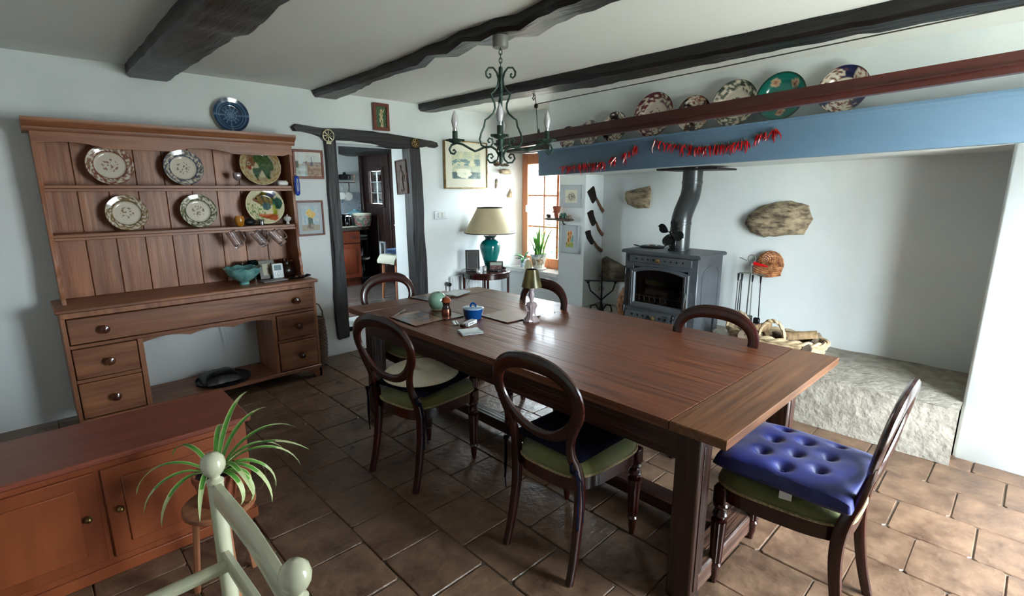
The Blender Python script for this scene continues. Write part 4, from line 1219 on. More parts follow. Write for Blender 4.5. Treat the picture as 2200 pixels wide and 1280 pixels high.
# ================================================================== small things on the dresser
def lathe_thing(name, label, cat, loc, parts, group=None, n=24):
    t = thing(name, label, cat, loc, group=group)
    for pn, prof, m_ in parts:
        mb = MB(); mb.lathe(prof, n); mb.build(pn, m_, t)
    return t
t = thing('glass_goblet', 'small pink cut-glass goblet on the upper dresser shelf, left of the fish plate', 'glass', (1.255, 4.30, 1.573))
mb = MB(); mb.lathe([(.022, 0), (.020, .004), (.005, .008), (.004, .035), (.012, .040), (.027, .055), (.030, .08), (.026, .095), (.023, .095), (.026, .075), (.022, .058), (.0001, .045)], 20, flute=.04, nf=10)
mb.build('goblet', 'crystal', t)
t = thing('glass_dish', 'low white glass dish at the right end of the upper dresser shelf', 'dish', (1.575, 4.27, 1.573))
mb = MB(); mb.box((0, 0, .018), (.080, .05, .034), .010); mb.box((0, 0, .036), (.06, .034, .006), .002); mb.build('dish', 'white_china', t)
t = thing('amber_cup', 'amber glazed cup on the lower dresser shelf, at the edge of the photo', 'cup', (1.235, 4.29, 1.268))
mb = MB(); mb.lathe([(.022, 0), (.034, .02), (.036, .05), (.030, .075), (.027, .075), (.032, .05), (.028, .02), (.0001, .008)], 20); mb.build('cup_body', 'amber', t)
t = thing('dark_shell_dish', 'dark oval shell dish on the lower dresser shelf', 'dish', (1.30, 4.275, 1.268))
mb = MB(); mb.ball((0, 0, .028), .03, 16, 8, (1.5, .8, .9)); mb.build('shell', 'iron', t)
t = thing('pewter_cup', 'small pewter cup just below the lower fish plate', 'cup', (1.385, 4.262, 1.268))
mb = MB(); mb.lathe([(.018, 0), (.020, .004), (.017, .02), (.024, .045), (.022, .045), (.015, .02), (.0001, .012)], 16); mb.build('cup_body', 'steel', t)
t = thing('tiny_teapot', 'tiny white and grey teapot at the right of the lower dresser shelf', 'teapot', (1.59, 4.275, 1.268))
mb = MB(); mb.lathe([(.016, 0), (.012, .006), (.010, .018), (.024, .030), (.030, .042), (.026, .056), (.014, .064), (.004, .068), (.006, .074), (.0001, .078)], 18); mb.build('pot_body', 'white_china', t)
mb = MB(); mb.tube([(.026, 0, .05), (.045, 0, .052), (.050, 0, .036), (.028, 0, .030)], .004); mb.build('handle', 'grey_metal', t)
# hanging glass mugs
gm = None
for k, (x, lab, a) in enumerate(((1.215, 'glass mug hanging under the lower dresser shelf, leftmost of three', -.45), (1.385, 'glass mug hanging under the lower dresser shelf, middle of three', -.62), (1.515, 'glass mug hanging under the lower dresser shelf, rightmost of three', -.70))):
    if gm is None:
        gm = thing('glass_mug', lab, 'mug', (x, 4.24, 1.215), group='hanging glass mugs', rot=(0, a, 0))
        mb = MB(); mb.lathe([(.030, -.13), (.032, -.125), (.034, -.01), (.036, 0), (.033, 0), (.031, -.11), (.0001, -.115)], 20, (-.055, 0, .045), flute=.03, nf=10); mb.build('mug_body', 'mug_glass', gm)
        mb = MB(); mb.tube([(-.022, 0, .02), (.002, 0, .022), (.012, 0, .008), (.012, 0, -.045), (.002, 0, -.065), (-.024, 0, -.062)], .0055, 8); mb.build('handle', 'clear', gm)
        mb = MB(); mb.tube([(.0, 0, .032), (.006, 0, .020), (.0, 0, .012)], .0025, 6); mb.build('hook', 'iron', gm)
        g0 = gm
    else:
        d = dup(g0, (x, 4.24, 1.215), 0, lab); d.rotation_euler = (0, a, 0)
t = lathe_thing('green_tumbler', 'dark green glass tumbler behind the turquoise bowl', 'tumbler', (1.325, 4.38, .831), [('tumbler', [(.036, 0), (.042, .15), (.039, .15), (.034, .01), (.0001, .008)], 'dkgreen')])
t = lathe_thing('brown_canister', 'dark brown canister left of the green tumbler', 'canister', (1.235, 4.38, .831), [('body', [(.038, 0), (.040, .005), (.040, .125), (.036, .13)], 'dkbrown'), ('lid', [(.041, .13), (.041, .145), (.03, .15), (.0001, .152)], 'dkbrown')])
t = thing('turquoise_bowl', 'large textured turquoise bowl on the dresser top', 'bowl', (1.19, 4.19, .831))
mb = MB(); mb.lathe([(.035, 0), (.036, .012), (.030, .016), (.075, .045), (.115, .085), (.135, .130), (.128, .130), (.105, .085), (.06, .045), (.0001, .03)], 36)
mb.v = [Vector((v.x, v.y, v.z + (.006 * math.sin(9 * math.atan2(v.y, v.x)) if v.z > .12 else 0))) for v in mb.v]; mb.build('bowl_body', 'turq', t)
def stand_frame(label, loc, rz, w_, h_, bw, fm, fn, lean=.2, group=None, strut=True, inner=None, name='photo_frame', mt_=None):
    t = thing(name, label, 'picture frame', loc, rz, group, rot=(-lean, 0, rz))
    mb = MB()
    for a, b in (((-w_ / 2, -.006, 0), (w_ / 2, .006, bw)), ((-w_ / 2, -.006, h_ - bw), (w_ / 2, .006, h_)), ((-w_ / 2, -.0055, bw), (-w_ / 2 + bw, .0055, h_ - bw)), ((w_ / 2 - bw, -.0055, bw), (w_ / 2, .0055, h_ - bw))): mb.bb(a, b, .002)
    mb.build('frame', fm, t)
    panel(t, 'print', w_ - 2 * bw, h_ - 2 * bw, bw, 0, fn, 24, 24)
    if inner:
        mb = MB(); a_ = w_ / 2 - bw - .006; z0, z1 = bw + .006, h_ - bw - .006
        mb.tube([(-a_, -.002, z0), (a_, -.002, z0), (a_, -.002, z1), (-a_, -.002, z1)], .0018, 4, closed=True); mb.build('inner_line', inner, t)
    if strut:
        mb = MB(); mb.sweep([(0, .005, h_ * .6), (0, .005 + math.tan(lean) * h_ * .62 + .03, .012)], .04, .003, (0, 1, .3), 6, p=8); mb.build('strut', fm, t)
    return t
def oldphoto(u, v):
    c = (.62, .58, .48)
    if .08 < u < .92 and .06 < v < .94: c = (.68, .66, .56)
    if .5 < u < .85 and .1 < v < .65 and nz(u * 6, v * 6) > -.2: c = (.30, .22, .18)
    return c
stand_frame('pale grey-green photo frame on the dresser, behind the white thermostat', (1.405, 4.30, .833), .06, .120, .150, .026, 'grey_metal', oldphoto, .18)
t = thing('room_thermostat', 'white room thermostat with grey screen standing on the dresser top', 'thermostat', (1.47, 4.255, .834), .0, rot=(-.12, 0, .05))
mb = MB(); mb.bb((-.044, -.010, 0), (.044, .010, .122), .006); mb.build('case', 'white', t)
mb = MB(); mb.bb((-.030, -.0125, .066), (.026, -.0095, .108), .001); mb.build('screen', 'lcd', t)
mb = MB(); mb.lathe([(.024, 0), (.023, .004), (.014, .005), (.013, .009), (.011, .010), (.0001, .010)], 24, mt=T(-.002, -.010, .036) @ RX(R(90))); mb.build('dial', 'white', t)
t = thing('grey_pad', 'flat grey notepad lying in front of the thermostat', 'notepad', (1.40, 4.17, .832), .12)
mb = MB(); mb.box((0, 0, .005), (.19, .09, .009), .002); mb.build('pad_block', 'grey', t)
t = thing('beaded_jar', 'round brown glass jar with a beaded rim, right of the thermostat', 'jar', (1.565, 4.33, .831))
mb = MB(); mb.lathe([(.045, 0), (.062, .02), (.068, .05), (.060, .085), (.035, .105), (.034, .13), (.042, .14), (.036, .14), (.03, .105), (.05, .07), (.0001, .01)], 28, flute=.02, nf=14); mb.build('jar_body', 'dkbrown', t)
mb = MB()
for k in range(12): mb.ball((.052 * math.cos(k * PI / 6), .052 * math.sin(k * PI / 6), .135), .011, 8, 6)
mb.build('bead_rim', 'copper', t)
t = thing('leaf_dish', 'dark curled leaf dish at the right corner of the dresser top', 'dish', (1.60, 4.14, .832))
mb = MB(); mb.grid(16, 8, lambda u, v: ((u - .5) * .17, (v - .5) * .09 * math.sin(PI * min(max(u, .03), .97)) ** .5, .004 + .03 * abs(v - .5) ** 1.2 + .035 * max(0, u - .6) ** 1.2 + .004 * math.sin(u * 30)))
mb.grid(16, 8, lambda u, v: ((u - .5) * .17, (v - .5) * .09 * math.sin(PI * min(max(u, .03), .97)) ** .5, .001 + .03 * abs(v - .5) ** 1.2 + .035 * max(0, u - .6) ** 1.2))
mb.build('leaf', 'iron', t)
for k, (x, y) in enumerate(((-.03, 0), (.01, .012))):
    o = MB().ball((0, 0, .012), .013, 10, 6, (1, 1, .9)).build('nut', 'pine_knob'); o.location = (1.60 + x, 4.14 + y, .836); tag(o, ['left nut in the dark leaf dish', 'right nut in the dark leaf dish'][k], 'nut', 'nuts in the leaf dish')
t = thing('blue_shuttle', 'bright blue plastic holder hanging on the side of the dresser rack', 'holder', (1.668, 4.215, 1.55))
mb = MB(); mb.sweep([(0, 0, .10), (0, -.002, .09), (.0, -.004, .03), (.0, -.003, -.04), (0, 0, -.055)], [.02, .034, .044, .040, .02], [.012, .02, .022, .022, .014], (0, 1, 0), 12, p=2.6); mb.build('shell', 'blue', t)
mb = MB(); mb.tube([(0, -.012, .08), (-.008, -.016, .03), (-.004, -.016, -.02)], .003, 6); mb.tube([(0, -.012, .08), (.008, -.016, .03), (.004, -.016, -.02)], .003, 6); mb.build('cords', 'mount_grey', t)
mb = MB(); mb.tube([(0, 0, .1), (0, .01, .115), (-.01, .01, .12)], .002, 6); mb.build('hook', 'steel', t)
t = thing('dark_tray', 'round dark metal tray on the floor of the dresser opening', 'tray', (.97, 4.20, .106))
mb = MB(); mb.lathe([(.16, 0), (.185, .006), (.19, .022), (.186, .022), (.18, .010), (.0001, .006)], 36); mb.build('tray_body', 'iron', t)
t = thing('dark_folded_bag', 'dark cloth bundle lying in the round tray', 'bag', (.95, 4.21, .115))
mb = MB(); mb.v = []; mb.grid(14, 14, lambda u, v: ((u - .5) * .26, (v - .5) * .22, .075 * (max(0, (1 - abs(2 * u - 1) ** 3) * (1 - abs(2 * v - 1) ** 3))) ** .5 + .008 * nz(u * 6, v * 6)))
mb.grid(2, 2, lambda u, v: ((u - .5) * .26, (v - .5) * .22, 0)); mb.build('bundle', 'black', t)
t = thing('white_cane', 'thin white cane leaning inside the dresser opening', 'cane', (1.10, 4.40, .108), rot=(0, -.10, 0))
mb = MB(); mb.tube([(0, 0, 0), (0, 0, .43)], .0035, 8); mb.build('cane', 'white', t)
# wicker basket between dresser and doorway
t = thing('dark_wicker_basket', 'tall dark wicker basket between the dresser and the doorway', 'basket', (1.775, 4.34, 0))
mb = MB()
for k in range(26):
    z = .012 + k * .0165; r = .068 + .012 * math.sin(k / 25 * PI)
    mb.tube([((r + .004 * (-1) ** (i + k)) * math.cos(i * PI / 12), (r + .004 * (-1) ** (i + k)) * math.sin(i * PI / 12), z) for i in range(24)], .0085, 5, closed=True)
mb.build('weave', 'wicker_dark', t)
mb = MB(); mb.lathe([(.0001, .002), (.065, .002), (.068, .012), (.07, .2), (.068, .42)], 20); mb.build('lining', 'wicker_dark', t)
mb = MB(); mb.tube([(.070, 0, .40), (.068, 0, .48), (.04, 0, .545), (0, 0, .565), (-.04, 0, .545), (-.068, 0, .48), (-.070, 0, .40)], .007, 8); mb.build('handle', 'wicker_dark', t)

# ================================================================== pictures
def wall_picture(label, x, y, z, w_, h_, bw, fm, fn, face='y', mw=0.0, mm='mount', depth=.02, group=None, name='framed_picture', nx=40, nzz=36, glazed=False, tilt=0.0, mwz=None, rz=None):
    """x, y: wall point at the picture centre, z: bottom edge"""
    mwz = mwz or mw
    r_ = rz if rz is not None else (0 if face == 'y' else -PI / 2)
    t = thing(name, label, 'picture', (x, y, z), rot=(0, 0, r_), group=group)
    mb = MB(); d = -depth
    for a, b in (((-w_ / 2, d, 0), (w_ / 2, 0, bw)), ((-w_ / 2, d, h_ - bw), (w_ / 2, 0, h_)), ((-w_ / 2, d + .0005, bw), (-w_ / 2 + bw, 0, h_ - bw)), ((w_ / 2 - bw, d + .0005, bw), (w_ / 2, 0, h_ - bw))): mb.bb(a, b, .003)
    mb.build('frame', fm, t)
    if mw:
        mb = MB(); mb.bb((-w_ / 2 + bw, d * .55, bw), (w_ / 2 - bw, -.001, h_ - bw)); mb.build('mount', mm, t, smooth=False)
    panel(t, 'print', w_ - 2 * bw - 2 * mw, h_ - 2 * bw - 2 * mwz, bw + mwz, d * .55 - .001, fn, nx, nzz)
    if glazed:
        mb = MB(); mb.add([(-w_ / 2 + bw, d * .8, bw), (w_ / 2 - bw, d * .8, bw), (w_ / 2 - bw, d * .8, h_ - bw), (-w_ / 2 + bw, d * .8, h_ - bw)], [(0, 1, 2, 3)]); mb.build('glass', 'pane', t, smooth=False)
    return t
def harbour(u, v):
    n_ = nz(u * 9, v * 9, 1)
    c = mixc((.66, .72, .76), (.80, .80, .76), v + n_ * .4)
    if v < .52: c = mixc((.48, .36, .28), (.66, .56, .45), .5 + n_ * 1.5)
    if v < .42 and u < .45: c = mixc((.78, .80, .78), (.55, .60, .58), .5 + n_)
    if .42 < v < .60 + .05 * nz(u * 8, 0) and u > .28: c = mixc((.45, .34, .34), (.62, .54, .50), .5 + 2 * n_)
    if abs(u - .62) < .02 + .02 * (v < .6) and .45 < v < .82 - .0: c = (.25, .27, .34)
    if u < .12 and .35 < v < .62: c = (.22, .28, .18)
    if abs(u - .25) < .10: c = mixc(c, (.80, .86, .88), .45)
    return c
def daffodils(u, v):
    n_ = nz(u * 8, v * 8, 5)
    c = mixc((.60, .70, .76), (.74, .78, .78), .5 + n_)
    if v < .24: c = (.62, .58, .50)
    if .28 < u < .72 and .08 < v < .26: c = mixc((.35, .30, .26), (.60, .56, .50), .5 + 2 * n_)
    if abs(u - .5) < .13 and .26 < v < .55: c = mixc((.18, .28, .28), (.35, .44, .34), .5 + n_)
    for (a, b) in ((.35, .72), (.48, .80), (.60, .70), (.44, .62), (.72, .66), (.62, .58)):
        d = math.hypot(u - a, (v - b) * 1.2)
        if d < .10: c = (.86, .74, .38)
        if d < .04: c = (.80, .58, .22)
    return c
def moody(u, v):
    n_ = nz(u * 5, v * 8, 7) + .5 * nz(u * 14, v * 18, 3)
    c = mixc((.62, .66, .60), (.78, .78, .64), .5 + n_)
    if .48 < v < .74 and n_ < .12 - abs(v - .62): c = mixc((.35, .46, .48), (.50, .58, .56), .5 + n_)
    if v < .26: c = mixc((.22, .32, .33), (.48, .56, .52), .45 + n_ * 1.4)
    if math.hypot((u - .42) / .28, (v - .20) / .17) < 1 + n_ * .3: c = mixc((.84, .84, .76), (.66, .70, .64), -n_)
    return c
def putto(u, v):
    n_ = nz(u * 9, v * 9, 2)
    c = mixc((.14, .26, .15), (.24, .38, .22), .5 + n_ * 1.5)
    if math.hypot((u - .52) / .12, (v - .80) / .09) < 1 or math.hypot((u - .50) / .17, (v - .56) / .20) < 1 + .3 * n_ or (abs(u - .40 - .1 * (v < .25)) < .07 and v < .42) or (abs(u - .62) < .06 and v < .40) or (abs(v - .60 - (u - .5) * .8) < .05 and u > .5 and u < .85): c = mixc((.60, .52, .38), (.80, .74, .60), .5 + n_ * 1.4)
    return c
def sketch(u, v):
    n_ = nz(u * 9, v * 9, 2); c = (.80, .79, .70)
    e = math.hypot((u - .55) / .30, (v - .50) / .32)
    if e < 1 and nz(u * 14, v * 14, 8) > -.05: c = (.42, .38, .33)
    elif math.hypot((u - .5) / .42, (v - .35) / .3) < 1 and nz(u * 12, v * 16, 3) > .12: c = (.56, .50, .40)
    return c
def sunflowers(u, v):
    n_ = nz(u * 8, v * 8, 1); c = mixc((.62, .74, .76), (.76, .80, .76), .5 + n_)
    if v < .32: c = mixc((.66, .66, .16), (.42, .50, .20), .5 + 2 * n_)
    if u > .5 and .35 < v < .75: c = mixc((.30, .52, .50), (.44, .62, .58), .5 + n_)
    for (a, b, r_) in ((.34, .80, .22), (.66, .84, .22), (.32, .42, .22), (.55, .62, .18)):
        d = math.hypot((u - a), (v - b) * .75)
        if d < r_ * (.85 + .2 * math.sin(10 * math.atan2(v - b, u - a))): c = (.86, .62, .34)
        if d < r_ * .42: c = (.55, .25, .10)
    return c
wall_picture('harbour scene print in a reddish wooden frame, upper of the two right of the dresser', 1.877, 4.468, 1.632, .265, .243, .020, 'frame_red', harbour, glazed=False)
wall_picture('yellow flowers in a reddish frame, lower of the two pictures right of the dresser', 1.855, 4.468, 1.143, .245, .305, .016, 'frame_red', daffodils, mw=.030, mm='mount_grey')
wall_picture('large misty landscape print with wide cream mount and gold frame', 3.62, 4.468, 1.548, .60, .50, .012, 'gold', moody, mw=.090, mwz=.095, depth=.03, nx=60, nzz=50)
wall_picture('small carved figure on green ground in a dark red frame, high above the doorway', 2.60, 4.465, 2.085, .165, .243, .030, 'frame_red', putto, depth=.03)
wall_picture('pale sketch in a frameless white mount, upper picture right of the window', 4.145, 3.395, 1.358, .285, .228, .004, 'mount_grey', sketch, 'x', mw=.060, mm='mount_grey', depth=.012, mwz=.045)
wall_picture('small sunflower painting in a white mount, lower picture right of the window', 4.145, 3.395, .888, .235, .292, .006, 'mount_grey', sunflowers, 'x', mw=.062, mm='mount_grey', depth=.025, mwz=.055)
t = thing('wood_relief', 'dark carved wooden relief hanging crooked in the doorway reveal', 'carving', (2.900, 4.59, 1.665), rot=(0, 0, -PI / 2))
t.rotation_euler = (0, R(-4), -PI / 2)
mb = MB()
mb.bb((-.10, -.022, -.17), (.10, 0, .17), .004); mb.build('board', 'slate', t)
mb = MB()
mb.ball((0, -.022, .095), .020, 10, 8, (1, .6, 1.2)); mb.sweep([(0, -.022, .075), (.012, -.026, .03), (0, -.024, -.02)], [.03, .06, .05], .02, (0, 1, 0), 10); mb.sweep([(0, -.024, -.02), (-.012, -.024, -.14)], [.05, .025], .02, (0, 1, 0), 8); mb.sweep([(.005, -.024, -.02), (.025, -.024, -.14)], [.04, .022], .018, (0, 1, 0), 8)
mb.sweep([(.02, -.022, .055), (.055, -.024, .01), (.04, -.024, -.05)], [.02, .018, .014], .014, (0, 1, 0), 8)
for a, b in (((-.10, -.028, -.17), (.10, -.02, -.155)), ((-.10, -.028, .155), (.10, -.02, .17)), ((-.10, -.028, -.155), (-.085, -.02, .155)), ((.085, -.028, -.155), (.10, -.02, .155))): mb.bb(a, b, .002)
mb.build('carved_figure', 'slate', t)
t = thing('light_switch', 'white double light switch on the wall right of the doorway', 'switch', (3.267, 4.472, 1.275))
mb = MB(); mb.bb((-.085, -.012, -.043), (.085, 0, .043), .006); mb.build('plate', 'white', t)
for x in (-.022, .030):
    mb = MB(); mb.bb((x - .020, -.019, -.026), (x + .020, -.011, .026), .003); mb.build('rocker', 'white_china', t)
# ================================================================== fireplace beam, shelf and airing rail
def mzb(y): return 1.666 + .033 * (3.36 - y)
def mzt(y): return 1.893 + .042 * (3.36 - y)
mt_ = thing('fireplace_beam', 'blue-grey painted beam across the fireplace with a shelf on top', 'mantel', (0, 0, 0))
mb = MB(); mb.prism([(-.6, mzb(-.6)), (3.36, mzb(3.36)), (3.36, mzt(3.36) - .012), (-.6, mzt(-.6) - .012)], 3.66, 3.60, .004, 'yz'); mb.build('beam_face', 'blue_beam', mt_)
mb = MB(); mb.prism([(-.6, mzt(-.6) - .014), (3.375, mzt(3.375) - .014), (3.375, mzt(3.375)), (-.6, mzt(-.6))], 3.585, 3.779, 0, 'yz')
mb.prism([(-.6, mzt(-.6) - .034), (3.365, mzt(3.365) - .034), (3.365, mzt(3.365) - .014), (-.6, mzt(-.6) - .014)], 3.605, 3.592, .003, 'yz'); mb.build('shelf', 'blue_beam', mt_)
rl = thing('hanging_airing_rail', 'long red-brown wooden airing rail hanging in front of the plates', 'rail', (0, 0, 0))
mb = MB(); XA = 3.13
def rz_(y): return 1.915 + (3.437 - y) * .0465
for dz, hh, dx in ((0.026, .050, 0), (-.018, .036, .012)):
    mb.prism([(-.2, rz_(-.2) + dz - hh / 2), (3.437, rz_(3.437) + dz - hh / 2), (3.437, rz_(3.437) + dz + hh / 2), (-.2, rz_(-.2) + dz + hh / 2)], XA + .06, XA + dx, .004, 'yz')
mb.prism([(-.2, rz_(-.2) - .006), (3.43, rz_(3.43) - .006), (3.43, rz_(3.43) + .004), (-.2, rz_(-.2) + .004)], XA + .05, XA - .006, .002, 'yz')
mb.build('rail_board', 'redwood_y', rl)
mb = MB(); mb.tube([(XA + .02, 2.947, 1.96), (3.148, 2.968, 2.20)], .003, 6); mb.lathe([(.012, 0), (.008, .02), (.002, .04)], 12, (XA + .03, 2.947, rz_(2.947) + .05)); mb.build('cord', 'string', rl)
t = thing('pulley', 'small metal pulley hanging from the beam hook', 'pulley', (3.148, 2.968, 2.20))
mb = MB(); mb.lathe([(.018, -.006), (.013, 0), (.018, .006)], 16, mt=T(0, 0, 0) @ RY(R(90))); mb.build('wheel', 'grey_metal', t)
mb = MB(); mb.tube([(0, 0, 0), (0, .004, .03), (.006, .01, .045), (0, .012, .06), (.0, .016, .09)], .003, 6); mb.bb((-.010, -.012, -.012), (.010, .012, .018), .003); mb.build('bracket', 'iron', t)
t = thing('beam_hook', 'iron hook screwed into the beam above the pulley', 'hook', (3.15, 3.0, 2.299))
mb = MB(); mb.tube([(0, 0, 0), (0, .0, -.02), (0, .012, -.035), (0, 0, -.05), (0, -.014, -.035)], .004, 6); mb.lathe([(.0001, -.004), (.014, -.003), (.014, .004)], 12); mb.build('hook_body', 'iron', t)
t = thing('long_cord', 'thin cord running along the ceiling edge from the pulley', 'cord', (0, 0, 0))
mb = MB(); mb.tube([(3.148, 2.968, 2.215), (3.08, 1.6, 2.236), (2.98, .2, 2.257), (2.9, -1.30, 2.28)], .0035, 6); mb.build('cord', 'string', t)

# ================================================================== chillies strung along the beam
_ch = []
for k in range(4):
    r2 = random.Random(k); L = r2.uniform(.045, .065); bend = r2.uniform(.004, .014)
    P = [(0, 0, 0), (0, bend * .5, -L * .3), (.002, bend, -L * .65), (.001, bend * .6, -L)]
    _ch.append((P, [.0034, .0045, .0032, .0007]))
def chilli_rope(label, spots, x0=3.594):
    t = thing('chilli_string', label, 'chillies', (x0, spots[0][0], spots[0][1]), group='strings of dried red chillies')
    s0 = spots[0]
    for (y, z, n_) in spots:
        for q in range(n_):
            k = rnd.randrange(4)
            if k not in chm:
                mb = MB(); mb.tube(_ch[k][0], _ch[k][1], 5); o = mb.build('chilli', 'chilli', t); chm[k] = o
            else:
                o = chm[k].copy(); COL.objects.link(o); o.parent = t
            o.location = (rnd.uniform(-.016, -.006), y - s0[0] + rnd.uniform(-.010, .010), z - s0[1] + rnd.uniform(-.006, .010))
            o.rotation_euler = (rnd.gauss(0, .32), rnd.uniform(-.25, .05), rnd.uniform(0, 6.28))
            sc_ = rnd.uniform(.85, 1.45); o.scale = (sc_, sc_, sc_)
    mb = MB(); mb.tube([(-.004, y - s0[0], z - s0[1] + .004) for (y, z, n_) in spots] + [(-.004, spots[-1][0] - s0[0] - .01, spots[-1][1] - s0[1] + .004)], .0015, 4)
    for (y, z, n_) in spots:
        mb.tube([(-.008, y - s0[0], z - s0[1]), (-.010, y - s0[0] + .006, z - s0[1] + .022)], .0015, 4)
    mb.build('string', 'chilli_stem', t)
chm = {}
def line(y0, y1, z0, z1, n, per, sag=0.0):
    return [(y0 + (y1 - y0) * i / (n - 1), z0 + (z1 - z0) * i / (n - 1) - sag * math.sin(PI * i / (n - 1)), per) for i in range(n)]
chilli_rope('long dense string of chillies at the window end of the blue beam', line(3.03, 2.60, 1.742, 1.762, 22, 2))
chilli_rope('tiny round bunch of chillies just right of the long left string', line(2.52, 2.49, 1.795, 1.795, 3, 4))
chilli_rope('small bunch of chillies between the round bunch and the highest left bunch', line(2.405, 2.36, 1.815, 1.835, 4, 3))
chilli_rope('third small bunch of chillies, the highest of the left ones', line(2.325, 2.295, 1.865, 1.87, 3, 4))
chilli_rope('drooping string of chillies above the stove pipe, left part of the right-hand row', line(2.13, 1.83, 1.905, 1.855, 13, 2, .012) + line(1.80, 1.70, 1.835, 1.835, 6, 3))
chilli_rope('string of chillies right of the stove pipe', line(1.66, 1.44, 1.845, 1.862, 14, 2, .01))
chilli_rope('short string of chillies at the right end of the row', line(1.385, 1.325, 1.885, 1.90, 6, 2))
chilli_rope('last small bunch of chillies at the right end of the row', line(1.29, 1.26, 1.915, 1.915, 4, 2))

# ================================================================== stove
sv = thing('wood_stove', 'grey cast-iron wood stove with arched glass door, on the raised hearth', 'stove', (0, 0, 0))
X0, X1, SY0, SY1, SZ0, SZ1 = 3.72, 4.15, 1.775, 2.435, .385, 1.02
SYC = (SY0 + SY1) / 2
mb = MB()
mb.bb((X0, SY0, SZ0), (X0 + .03, SY0 + .085, SZ1), .006); mb.bb((X0, SY1 - .085, SZ0), (X0 + .03, SY1, SZ1), .006)
mb.bb((X0 + .001, SY0 + .08, .905), (X0 + .03, SY1 - .08, SZ1), .004); mb.bb((X0 + .001, SY0 + .08, SZ0), (X0 + .03, SY1 - .08, .575), .004)
mb.bb((X0 + .02, SY0, SZ0), (X1, SY0 + .02, SZ1), .004); mb.bb((X0 + .02, SY1 - .02, SZ0), (X1, SY1, SZ1), .004)
mb.bb((X1 - .02, SY0 + .01, SZ0), (X1, SY1 - .01, SZ1)); mb.bb((X0 + .02, SY0 + .01, SZ0), (X1, SY1 - .01, SZ0 + .02)); mb.bb((X0 + .02, SY0 + .01, SZ1 - .02), (X1, SY1 - .01, SZ1))
mb.build('body', 'stove', sv)
mb = MB()
mb.prism([(X0 - .025, SY0 - .025), (X1 + .01, SY0 - .025), (X1 + .01, SY1 + .025), (X0 - .025, SY1 + .025)], 1.018, 1.030, 0); mb.prism([(X0 - .025, SY0 - .025), (X1 + .01, SY0 - .025), (X1 + .01, SY1 + .025), (X0 - .025, SY1 + .025)], 1.029, 1.046, .010)
mb.build('top_plate', 'stove', sv)
mb = MB(); mb.bb((X0 - .014, SY0 + .05, .945), (X0 + .001, SY1 - .05, 1.004), .003); tv = mb.build('vent_panel', 'stove', sv)
for k in range(9):
    if k == 4: continue
    mb = MB(); mb.ball((X0 - .0145, SYC + (k - 4) * .052, .975), .0075, 10, 6, (.3, 1, 1)); mb.build('vent_hole', 'black', tv)
mb = MB(); mb.lathe([(.008, 0), (.008, .012), (.017, .018), (.018, .028), (.010, .034), (.0001, .035)], 16, mt=T(X0 - .012, SYC, .975) @ RY(R(-90))); mb.build('knob', 'brass', tv)
# arched door
def arch(hw, z0, z1, rise, n=12):
    o = [(SYC - hw, z0), (SYC + hw, z0)]
    for i in range(n + 1):
        a = -1 + 2 * i / n; o.append((SYC - a * hw, z1 + rise * (1 - a * a)))
    return o
outer = arch(.268, .560, .885, .035); inner = arch(.218, .605, .860, .032)
N = len(outer); vs = []; fs = []
for xx, ring in ((X0 + .004, outer), (X0 - .016, outer), (X0 - .022, [(p[0] * .985 + SYC * .015, p[1] * .985 + .73 * .015) for p in outer]), (X0 - .022, [(p[0] * 1.03 - SYC * .03, p[1] * 1.03 - .73 * .03) for p in inner]), (X0 - .010, inner), (X0 + .010, inner)):
    vs += [(xx, p[0], p[1]) for p in ring]
for j in range(5):
    for i in range(N):
        k = (i + 1) % N; fs.append((j * N + i, j * N + k, (j + 1) * N + k, (j + 1) * N + i))
mb = MB(); mb.add(vs, fs); dd = mb.build('door', 'stove', sv, ang=30)
mb = MB(); mb.add([(X0 - .002, p[0], p[1]) for p in inner], [tuple(range(N))]); mb.build('door_glass', 'fireglass', dd, smooth=False)
mb = MB(); mb.tube([(X0 - .024, (p[0] - SYC) * .90 + SYC, (p[1] - .73) * .90 + .73) for p in outer], .004, 6, closed=True); mb.build('door_bead', 'stove', dd)
for z in (.862, .535):
    mb = MB(); mb.lathe([(.0001, -.035), (.010, -.03), (.011, .02), (.006, .03), (.009, .036), (.0001, .04)], 12, (X0 - .012, SY1 - .012, z)); mb.build('hinge', 'black', dd)
mb = MB(); mb.tube([(X0 - .03, SY0 + .075, .60), (X0 - .045, SY0 + .065, .66), (X0 - .045, SY0 + .062, .70), (X0 - .03, SY0 + .07, .74)], [.006, .008, .008, .006], 8); mb.build('handle', 'steel', dd)
mb = MB(); mb.bb((X0 - .018, SY0 + .06, .455), (X0 + .001, SY1 - .03, .530), .003); ad = mb.build('ash_door', 'stove', sv)
for k in range(9):
    if k == 4: continue
    mb = MB(); mb.bb((X0 - .020, SYC + .015 + (k - 4) * .052 - .008, .484), (X0 - .016, SYC + .015 + (k - 4) * .052 + .008, .503), .001); mb.build('vent_slot', 'black', ad)
mb = MB(); mb.lathe([(.008, 0), (.008, .012), (.017, .018), (.018, .028), (.010, .034), (.0001, .035)], 16, mt=T(X0 - .018, SYC + .015, .493) @ RY(R(-90))); mb.build('knob', 'brass', ad)
for y in (SY0 + .04, SY1 - .04):
    for x in (X0 + .03, X1 - .04):
        mb = MB(); mb.tube([(x, y, .33), (x, y, .36), (x, y, SZ0 + .01)], [.026, .018, .03], 10); mb.build('foot', 'stove', sv)
mb = MB()
